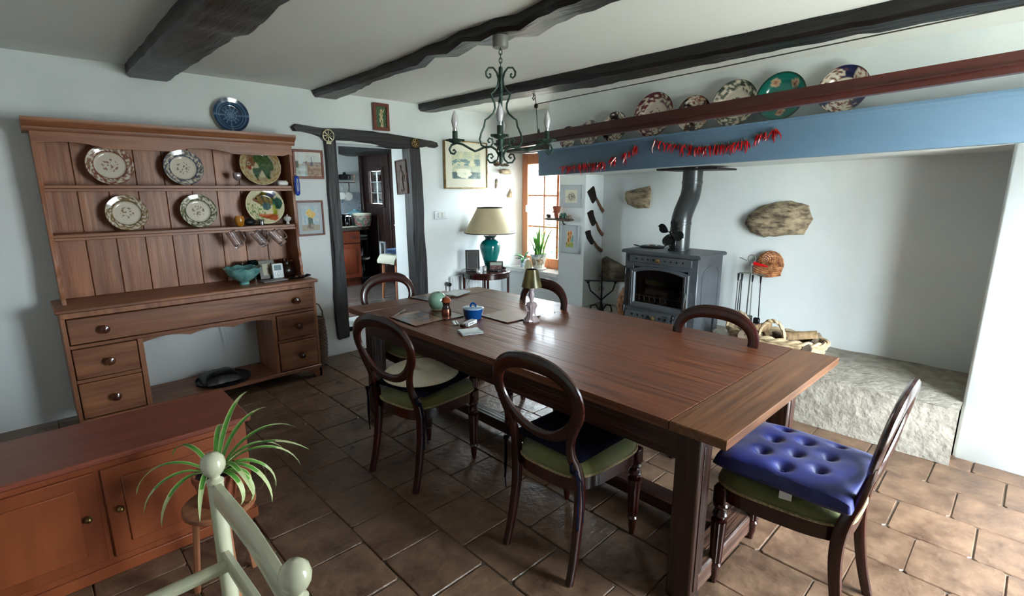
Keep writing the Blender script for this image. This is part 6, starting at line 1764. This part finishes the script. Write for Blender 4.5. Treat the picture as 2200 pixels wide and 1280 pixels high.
for k in range(4):
    a = k * PI / 2
    # top scroll
    P = [(.010, 0, .415), (.020, 0, .455), (.038, 0, .478), (.062, 0, .478), (.076, 0, .458), (.074, 0, .438), (.062, 0, .428), (.052, 0, .434), (.052, 0, .446), (.060, 0, .448)]
    if k in (0, 2):
        rot_tube(ch, 'top_scroll', P, .0052, a)
        # lyre shaped wire
        P = [(.012, 0, .42), (.016, 0, .39), (.034, 0, .365), (.050, 0, .352), (.044, 0, .33), (.032, 0, .305), (.030, 0, .28), (.040, 0, .255), (.066, 0, .232), (.082, 0, .222), (.088, 0, .190), (.104, 0, .155), (.112, 0, .125), (.104, 0, .095), (.080, 0, .082), (.056, 0, .086), (.042, 0, .105), (.046, 0, .126), (.062, 0, .130), (.070, 0, .118), (.064, 0, .108), (.058, 0, .112)]
        rot_tube(ch, 'lyre_scroll', P, .0052, a)
        P = [(.010, 0, .060), (.018, 0, .022), (.036, 0, .004), (.060, 0, .006), (.074, 0, .026), (.066, 0, .048), (.050, 0, .050), (.042, 0, .036), (.050, 0, .028), (.056, 0, .034)]
        rot_tube(ch, 'bottom_scroll', P, .0052, a)
    # arm with end scroll
    P = [(.010, 0, .040), (.026, 0, .072), (.052, 0, .088), (.085, 0, .086), (.120, 0, .070), (.138, 0, .064), (.165, 0, .078), (.205, 0, .100), (.235, 0, .106), (.262, 0, .096), (.274, 0, .074), (.266, 0, .054), (.250, 0, .050), (.240, 0, .062), (.248, 0, .072), (.256, 0, .066)]
    arm = rot_tube(ch, 'arm', P, .0060, a)
    mb = MB(mt=RZ(a) @ T(.243, 0, .100))
    mb.lathe([(.006, 0), (.014, .004), (.034, .013), (.044, .022), (.040, .025), (.018, .019), (.0001, .017)], 24)
    mb.v = [Vector((v.x, v.y, v.z)) for v in mb.v]
    for q in range(6):
        an = q * PI / 3; mb.ball((.041 * math.cos(an), .041 * math.sin(an), .020), .009, 6, 5, (1.2, 1.2, .7))
    mb.build('drip_pan', 'green_iron', arm)
    mb = MB(mt=RZ(a) @ T(.243, 0, .115)); mb.lathe([(.014, 0), (.014, .05), (.0125, .052), (.0001, .052)], 16); mb.build('candle_sleeve', 'green_iron', arm)
    mb = MB(mt=RZ(a) @ T(.243, 0, .165)); mb.lathe([(.010, 0), (.011, .002), (.011, .016), (.009, .018)], 14); mb.build('lamp_cap', 'steel', arm)
    mb = MB(mt=RZ(a) @ T(.243, 0, .181)); mb.lathe([(.009, 0), (.013, .008), (.0175, .028), (.0175, .042), (.013, .062), (.006, .080), (.002, .088), (.0001, .090)], 18); mb.build('candle_bulb', 'bulb', arm)
mb = MB()
for k in range(10): mb.ball((.028 * math.cos(k * .628 * 1), .01 + .008 * math.sin(k * .628), -.008 + .004 * (k % 2)), .010, 7, 5, (1.6, 1, .6))
mb.build('lower_ornament', 'bark', ch)

# ================================================================== on the dining table
TT = .7615
def landscape_mat(seed, lightness):
    def f(u, v):
        n_ = nz(u * 4, v * 4, seed) + .5 * nz(u * 11, v * 11, seed + 3)
        c = mixc((.48, .33, .24), (.66, .50, .38), .5 + n_)
        if .2 < v < .85 and n_ > -.05 and lightness < 1: c = mixc((.22, .23, .27), (.36, .40, .44), .5 + nz(u * 9, v * 9, 1))
        if v < .2 + .1 * nz(u * 5, 1): c = mixc((.62, .42, .30), (.50, .35, .26), .5 + n_)
        if lightness >= 1: c = mixc((.40, .25, .19), (.48, .32, .25), .5 + n_)
        return c
    return f
def placemat(label, corners, fn, z=TT):
    cx_ = sum(p[0] for p in corners) / 4; cy_ = sum(p[1] for p in corners) / 4
    t = thing('placemat', label, 'placemat', (cx_, cy_, z), group='placemats')
    q = [(p[0] - cx_, p[1] - cy_) for p in corners]
    mb = MB(); mb.prism(q, 0, .005, 0); mb.build('cork_base', 'dkbrown', t, smooth=False)
    n_ = 36; mb = MB(); cols = []
    def P(u, v):
        a = Vector(q[0]).lerp(Vector(q[1]), u); b = Vector(q[3]).lerp(Vector(q[2]), u); p = a.lerp(b, v); return (p.x, p.y, .0054)
    mb.grid(n_, n_, P)
    for j in range(n_ + 1):
        for i in range(n_ + 1): cols.append(fn(i / n_, j / n_))
    mb.build('printed_top', 'matgloss', t, cols=cols, smooth=False)
    return t
M['matgloss'] = painted('laminated_print', 0.28, 0.1)
placemat('picture placemat with dark landscape, at the near left corner of the table', [(1.582, 2.44), (1.80, 2.455), (1.81, 2.755), (1.59, 2.745)], landscape_mat(2, .5))
placemat('brown placemat at the kitchen end of the table, under a white paper', [(2.03, 2.935), (2.375, 2.965), (2.33, 3.165), (2.00, 3.16)], landscape_mat(5, .6))
placemat('shiny brown placemat in the middle of the table, beside the glass lamp', [(2.02, 2.125), (2.295, 2.105), (2.305, 2.375), (2.02, 2.37)], landscape_mat(8, 1))
placemat('plain brown square mat under the pepper mill', [(1.80, 2.44), (1.935, 2.435), (1.945, 2.60), (1.82, 2.61)], landscape_mat(11, 1), TT - .0005)
t = thing('folded_paper', 'white folded paper on the placemat at the kitchen end', 'paper', (2.33, 3.02, TT + .0075), R(20))
mb = MB(); mb.grid(12, 8, lambda u, v: ((u - .5) * .20, (v - .5) * .15, .002 + .012 * abs(u - .45) ** 1.5 + .004 * nz(u * 5, v * 5))); mb.grid(12, 8, lambda u, v: ((u - .5) * .20, (v - .5) * .15, .0005)); mb.build('sheet', 'offwhite', t)
t = thing('paper_napkin', 'folded white paper napkin on the table edge side of the pill box', 'napkin', (1.735, 2.125, TT + .0005), R(-20))
mb = MB()
for k in range(3): mb.grid(10, 10, lambda u, v: ((u - .5) * (.125 - .004 * k), (v - .5) * (.095 - .003 * k), .003 + .0035 * k + .003 * nz(u * 4 + k, v * 4) + .006 * max(0, v - .6)))
mb.prism([(-.062, -.047), (.062, -.047), (.062, .047), (-.062, .047)], 0, .002, 0); mb.build('folds', 'offwhite', t)
t = thing('celadon_vase', 'round pale green glazed vase on the table, behind the pepper mill', 'vase', (1.935, 2.71, TT))
mb = MB(); mb.lathe([(.040, 0), (.042, .010)], 32); mb.build('foot', 'celadon_base', t)
mb = MB(); mb.lathe([(.042, .010), (.056, .030), (.063, .058), (.058, .088), (.040, .110), (.022, .118), (.016, .117), (.016, .10), (.0001, .09)], 36); mb.build('vase_body', 'celadon', t)
t = thing('pepper_mill', 'turned wood and copper pepper mill on its square mat', 'pepper mill', (1.862, 2.515, TT + .0062))
mb = MB(); mb.lathe([(.030, 0), (.031, .006), (.031, .040), (.028, .046)], 28); mb.build('base', 'copper', t)
mb = MB(); mb.lathe([(.028, .045), (.024, .052), (.021, .064), (.023, .080), (.026, .085)], 28); mb.build('body', 'dkbrown', t)
mb = MB(); mb.lathe([(.026, .085), (.030, .090), (.030, .097), (.024, .103), (.026, .108), (.020, .114), (.006, .118), (.005, .124), (.0001, .126)], 28); mb.build('head', 'orange_wood', t)
t = thing('blue_casserole', 'small blue enamel casserole with a loop handle on its lid', 'casserole', (1.955, 2.365, TT))
mb = MB(); mb.lathe([(.050, 0), (.053, .004), (.064, .055), (.067, .064), (.063, .064), (.0001, .06)], 36); mb.build('pot', 'casserole', t)
mb = MB(); mb.lathe([(.066, .064), (.066, .067), (.060, .071), (.03, .074), (.0001, .075)], 36); mb.build('lid', 'casserole_lid', t)
mb = MB(); mb.tube([(.016 * math.cos(a * PI / 8), 0, .073 + .022 * math.sin(a * PI / 8)) for a in range(9)], .0065, 8); mb.v = [RZ(R(-44)) @ v for v in mb.v]; mb.build('lid_handle', 'casserole', t)
t = thing('medicine_box', 'small white cardboard box in front of the blue casserole', 'box', (1.845, 2.262, TT), R(20))
mb = MB(); mb.box((0, 0, .011), (.10, .038, .021), .001); mb.build('carton', 'white', t)
mb = MB(); mb.box((-.015, -.0195, .012), (.05, .001, .008), 0); mb.build('printed_band', 'grey', t)
t = thing('pill_strip', 'silver blister strip beside the small white box', 'blister pack', (1.80, 2.345, TT), R(60))
mb = MB(); mb.box((0, 0, .002), (.09, .035, .002), .0005); mb.build('foil', 'steel', t)
mb = MB()
for i in range(5):
    for j in range(2): mb.ball((-.034 + .017 * i, -.008 + .016 * j, .0035), .006, 8, 5, (1, 1, .6))
mb.build('blisters', 'white', t)
t = thing('dark_lighter', 'small dark brown object under the end of the white box', 'lighter', (1.775, 2.245, TT), R(10))
mb = MB(); mb.box((0, 0, .009), (.022, .03, .018), .003); mb.build('case', 'dkbrown', t)
for k, (x, y, a, lab) in enumerate(((1.70, 2.80, R(38), 'silver knife lying beyond the near left placemat'), (1.68, 2.775, R(30), 'silver fork lying beside the silver knife'))):
    t = thing(['table_knife', 'table_fork'][k], lab, 'cutlery', (x, y, TT + .003), a)
    mb = MB(); mb.sweep([(-.10, 0, 0), (-.06, 0, .001), (-.01, 0, 0)], [.014, .012, .007], .005, (0, 0, 1), 8); mb.build('handle', 'steel', t)
    mb = MB()
    if k == 0: mb.sweep([(-.01, 0, 0), (.02, 0, 0), (.07, 0, 0), (.105, .003, 0)], [.008, .016, .017, .005], .002, (0, 0, 1), 8)
    else:
        mb.sweep([(-.01, 0, 0), (.03, 0, .001), (.045, 0, .002)], [.006, .008, .020], .002, (0, 0, 1), 8)
        for q in range(4): mb.tube([(.045, -.008 + .0053 * q, .002), (.085, -.008 + .0053 * q, .005)], .0013, 5)
    mb.build('blade' if k == 0 else 'tines', 'steel', t)
for k, (x, y) in enumerate(((2.42, 2.10), (2.41, 2.04))):
    o = MB().ball((0, 0, 0), .004, 6, 5, (1.4, 1, .6)).build('crumb', 'dkbrown'); o.location = (x, y, TT + .002); tag(o, ['tiny dark crumb on the table right of the glass lamp, the farther one', 'tiny dark crumb on the table right of the glass lamp, the nearer one'][k], 'crumb', 'crumbs')
t = thing('glass_table_lamp', 'small crystal lamp with an olive-gold shade, in the middle of the dining table', 'lamp', (2.165, 2.065, TT))
mb = MB(); mb.lathe([(.050, 0), (.051, .005), (.046, .012), (.030, .030), (.024, .050), (.026, .075), (.033, .092), (.036, .100), (.030, .112), (.012, .120)], 48, flute=.045, nf=12); mb.build('lamp_base', 'crystal', t)
mb = MB(); mb.lathe([(.012, .119), (.010, .128), (.018, .150), (.020, .165), (.013, .185), (.017, .195), (.018, .205), (.009, .218)], 36, flute=.05, nf=9); mb.build('lamp_stem', 'crystal', t)
mb = MB(); mb.lathe([(.010, .215), (.012, .222), (.010, .24), (.0001, .25)], 12); mb.build('fitting', 'brass', t)
mb = MB(); mb.lathe([(.062, .213), (.037, .318)], 44); mb.lathe([(.061, .213), (.036, .318)], 44); mb.lathe([(.0365, .314), (.030, .316), (.0001, .316)], 32); mb.build('lamp_shade', 'olive_shade', t)

# ================================================================== kitchen seen through the doorway
kc = thing('kitchen_cabinet', 'cherry-coloured kitchen base cabinet with rounded open end shelves', 'cabinet', (0, 0, 0))
CY0 = 6.42
mb = MB(); mb.bb((2.6, CY0 + .01, KZ + .10), (3.34, 6.99, 1.0), .002); mb.bb((2.6, CY0 + .06, KZ + .001), (3.34, 6.98, KZ + .10)); mb.build('carcass', 'kcab', kc)
for x0 in (2.64, 2.99):
    mb = MB(); mb.bb((x0, CY0 - .012, .83), (x0 + .335, CY0 + .009, .985), .004); d = mb.build('drawer', 'kcab', kc)
    b = MB(); b.tube([(x0 + .20, CY0 - .013, .91), (x0 + .205, CY0 - .035, .915), (x0 + .26, CY0 - .035, .915), (x0 + .265, CY0 - .013, .91)], .006, 8); b.build('handle', 'steel', d)
    mb = MB(); mb.bb((x0, CY0 - .012, KZ + .12), (x0 + .335, CY0 + .009, .82), .004); d = mb.build('door', 'kcab', kc)
    b = MB()
    pr = [(x0 + .06, KZ + .18), (x0 + .275, KZ + .18)] + [(x0 + .1675 + .1075 * math.cos(a * PI / 8), .735 + .035 * math.sin(a * PI / 8)) for a in range(9)]
    b.prism(pr, CY0 - .010, CY0 - .022, .006, 'xz'); b.build('raised_panel', 'kcab', d)
for z in (KZ + .08, KZ + .34, .86):
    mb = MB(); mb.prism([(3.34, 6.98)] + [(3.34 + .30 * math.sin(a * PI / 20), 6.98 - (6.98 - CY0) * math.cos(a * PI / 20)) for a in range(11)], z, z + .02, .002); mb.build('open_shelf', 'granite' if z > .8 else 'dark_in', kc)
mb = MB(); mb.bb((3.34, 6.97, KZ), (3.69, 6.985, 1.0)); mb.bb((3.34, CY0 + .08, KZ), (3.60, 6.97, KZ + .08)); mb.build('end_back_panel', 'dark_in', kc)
wt = MB().prism([(2.6, CY0 - .02), (3.36, CY0 - .02)] + [(3.36 + .32 * math.sin(a * PI / 16), 6.985 - (6.985 - CY0 + .02) * math.cos(a * PI / 16)) for a in range(8, -1, -1)][::-1][::-1] + [(2.6, 6.985)], 1.001, 1.035, .004).build('worktop', 'granite')
tag(wt, 'dark speckled kitchen worktop with rounded end', 'worktop')
WZ = 1.037
t = thing('toaster', 'black and chrome toaster on the kitchen worktop', 'toaster', (3.17, 6.66, WZ))
mb = MB(); mb.bb((-.16, -.10, 0), (.15, .10, .17), .03); mb.build('case', 'black_gloss', t)
mb = MB()
for k in range(5): mb.bb((-.13 + k * .055, -.104, .01), (-.122 + k * .055, -.099, .155), .001)
mb.bb((-.14, -.05, .168), (.13, -.03, .173), .001); mb.bb((-.14, .03, .168), (.13, .05, .173), .001); mb.build('chrome_trim', 'steel', t)
for x in (-.075, .06):
    mb = MB(); mb.lathe([(.016, 0), (.015, .012), (.0001, .013)], 14, mt=T(x, -.102, .05) @ RX(R(90))); mb.build('knob', 'steel', t)
t = thing('blue_tin', 'tall round blue patterned tin on the kitchen worktop, behind the pink tin', 'tin', (3.50, 6.84, WZ))
mb = MB(); mb.lathe([(.105, 0), (.105, .16)], 32); mb.build('tin_body', mat('blue_tin_print', (0.35, 0.55, 0.62), 0.35, spots=(26, .22, (0.12, 0.25, 0.35))), t)
mb = MB(); mb.lathe([(.108, .155), (.108, .19), (.10, .195), (.03, .20), (.025, .225), (.0001, .228)], 32); mb.build('lid', mat('blue_tin_lid', (0.42, 0.62, 0.68), 0.3), t)
def tinprint(u, v):
    c = (.66, .62, .58)
    if v > .86: return (.80, .78, .72)
    n_ = nz(math.sin(u * 6.28) * 4, math.cos(u * 6.28) * 4, v * 3)
    if n_ > .1: c = (.62, .38, .36)
    elif n_ < -.15: c = (.40, .46, .42)
    return c
t = thing('floral_tin', 'wide floral pink and cream tin at the end of the kitchen worktop', 'tin', (3.485, 6.62, WZ))
painted_pot(t, [(.115, 0), (.130, .07), (.135, .15), (.138, .155), (.138, .17)], tinprint, 48, 18, 'tin_body')
mb = MB(); mb.lathe([(.136, .168), (.12, .176), (.0001, .178)], 32); mb.build('lid', 'mount', t)
t = thing('chopping_board', 'pale board lying at the front of the kitchen worktop', 'board', (3.12, 6.49, WZ)); mb = MB(); mb.bb((-.22, -.06, 0), (.20, .06, .012), .003); mb.build('board', 'mount', t)
t = thing('pan_rack', 'wall rack with a rail above the kitchen worktop', 'rack', (3.38, 6.99, 1.66))
mb = MB(); mb.bb((-.35, -.16, 0), (.14, 0, .012), .003); mb.build('rack_shelf', 'grey_metal', t)
mb = MB(); mb.tube([(-.35, -.16, -.03), (.14, -.16, -.03)], .005, 6); mb.tube([(.14, -.16, -.03), (.14, -.16, .08), (.14, 0, .08)], .004, 6); mb.build('rail', 'copper', t)
t = thing('black_casserole', 'black lidded pan on the kitchen wall rack', 'pan', (3.40, 6.89, 1.674))
mb = MB(); mb.lathe([(.075, 0), (.085, .05), (.088, .055), (.07, .07), (.0001, .075)], 28); mb.build('pan_body', 'iron', t)
mb = MB(); mb.bb((-.02, -.012, .073), (.02, .012, .10), .005); mb.ball((0, -.09, .035), .010, 8, 6); mb.build('knob', 'iron', t)
for k, (x, r, z, lab) in enumerate(((3.345, .062, 1.45, 'white saucepan hanging from the kitchen rack, left one'), (3.455, .066, 1.44, 'cream saucepan hanging from the kitchen rack, right one'))):
    t = thing('hanging_pan', lab, 'pan', (x, 6.90, z), group='hanging saucepans')
    mb = MB(); mb.lathe([(r * .86, .05), (r, 0), (r * 1.04, -.004), (r * .98, 0), (r * .82, .045), (.0001, .045)], 28, mt=RX(R(90)) @ T(0, 0, -.05)); mb.build('pan_bowl', 'white_china', t)
    mb = MB(); mb.sweep([(0, .0, r), (.004, -.01, r + .06), (.0, -.012, r + .12)], [.012, .009, .014], .008, (0, 1, 0), 8); mb.build('handle', 'steel' if k == 0 else 'iron', t)
for k, (x, z, w_, h_, m_, lab) in enumerate(((3.44, .882, .22, .02, 'mount_grey', 'flat pale tray on the top open shelf of the kitchen cabinet'),)):
    o = MB().box((0, 0, h_ / 2), (w_, .2, h_), .004).build('tray', m_); o.location = (x, 6.72, z + .002); tag(o, lab, 'tray')
t = thing('steel_jug', 'small steel jug on the lowest open kitchen shelf', 'jug', (3.42, 6.62, KZ + .102)); mb = MB(); mb.lathe([(.035, 0), (.045, .03), (.04, .10), (.028, .14), (.030, .15), (.0001, .14)], 20); mb.build('jug_body', 'steel', t)
t = thing('dark_bottle', 'dark bottle on the lowest open kitchen shelf', 'bottle', (3.52, 6.72, KZ + .102)); mb = MB(); mb.lathe([(.03, 0), (.032, .01), (.032, .12), (.012, .16), (.012, .20), (.0001, .20)], 16); mb.build('bottle_body', 'dkgreen', t)
t = thing('grey_kitchen_scales', 'slanted dark and grey gadget on the middle open kitchen shelf', 'gadget', (3.42, 6.68, KZ + .362)); mb = MB(); mb.box((0, 0, .06), (.12, .10, .11), .01, RY(.0)); mb.build('case', 'grey', t); mb = MB(); mb.sweep([(.0, -.06, .02), (.05, -.06, .13)], .02, .012, (0, 1, 0), 8); mb.build('handle', 'black', t)
stl = thing('kitchen_stool', 'wooden kitchen stool with towels, seen through the doorway', 'stool', (3.26, 5.35, KZ), R(10))
mb = MB(); mb.box((0, 0, .49), (.34, .30, .03), .008); mb.build('seat', 'pine_x', stl)
for x in (-.13, .13):
    for y in (-.11, .11):
        mb = MB(); mb.tube([(x * 1.15, y * 1.15, 0), (x, y, .48)], [.016, .020], 10); mb.build('leg', 'pine_z', stl)
for k, (m_, x, y, w_, d_, z, h, lab) in enumerate((('towel_cream', -.02, 0, .36, .30, .507, .035, 'cream towel draped over the kitchen stool, under the blue one'), ('towel_blue', .03, 0, .26, .24, .548, .05, 'folded blue towel on top of the kitchen stool'))):
    t = thing('towel', lab, 'towel', (3.26 + x, 5.35 + y, KZ + z), R(10), 'towels on the stool')
    mb = MB()
    for q in range(2 if k == 0 else 4):
        zz = q * h / (2 if k == 0 else 4)
        mb.grid(14, 12, lambda u, v: ((u - .5) * w_, (v - .5) * d_, zz + .012 + .008 * nz(u * 5, v * 5, q) - (.07 * max(0, .14 - u) / .14 if k == 0 else 0)))
        mb.grid(14, 12, lambda u, v: ((u - .5) * w_ * .98, (v - .5) * d_ * .98, zz + .002 + .006 * nz(u * 5, v * 5, q) - (.07 * max(0, .14 - u) / .14 if k == 0 else 0)))
    mb.build('fold', m_, t)

# ================================================================== spider plant on the cabinet side
sp = thing('plant_stool', 'small round wooden plant stool in front of the low cabinet', 'stool', (.40, 2.02, 0))
mb = MB(); mb.lathe([(.12, .36), (.125, .365), (.125, .38), (.12, .385)], 28); mb.build('seat', 'pine_x', sp)
for k in range(3):
    a = k * 2.094 + .5; mb = MB(); mb.tube([(.12 * math.cos(a), .12 * math.sin(a), 0), (.085 * math.cos(a), .085 * math.sin(a), .362)], .012, 8); mb.build('leg', 'pine_z', sp)
t = thing('spider_plant', 'spider plant with green and cream striped leaves, at the left edge', 'potted plant', (.40, 2.02, .387))
mb = MB(); mb.lathe([(.055, 0), (.075, .10), (.080, .102), (.080, .125), (.072, .125), (.066, .105), (.0001, .10)], 28); mb.build('pot', 'terracotta', t)
mb = MB(); mb.lathe([(.0001, .112), (.070, .110)], 20); mb.build('soil', 'soil', t)
r2 = random.Random(12)
lv = [(-.75, .40, 1.7, 1.05), (-.35, .36, 2.4, .95), (-.55, .30, 2.9, .80), (.25, .40, 1.9, .95), (.0, .34, 2.6, 1.0), (-1.0, .33, 2.8, .9), (.6, .36, 1.6, 1.15), (-1.4, .33, 2.3, 1.1), (-.15, .28, 3.3, .7), (-.9, .26, 3.4, .6),
      (-.5, .22, 3.6, .5), (1.2, .34, 2.0, 1.1), (1.9, .32, 2.2, 1.0), (2.6, .33, 2.4, .9), (3.2, .30, 2.6, .9), (-2.0, .32, 2.4, 1.0), (-2.6, .30, 2.6, .9), (.9, .42, 1.5, 1.2), (-1.2, .24, 3.4, .7)]
for (a, L, dr_, up) in lv:
    L *= 1.0; p = (.02 * math.cos(a), .02 * math.sin(a), .112)
    mb = MB(); leaf(mb, p, a, L, .0105, dr_, up, 12); lf = mb.build('leaf', 'leaf_light', t)
    mb = MB(); leaf(mb, (p[0], p[1], p[2] + .0012), a, L * .985, .0070, dr_, up, 12); mb.build('green_stripe', 'leaf', lf)
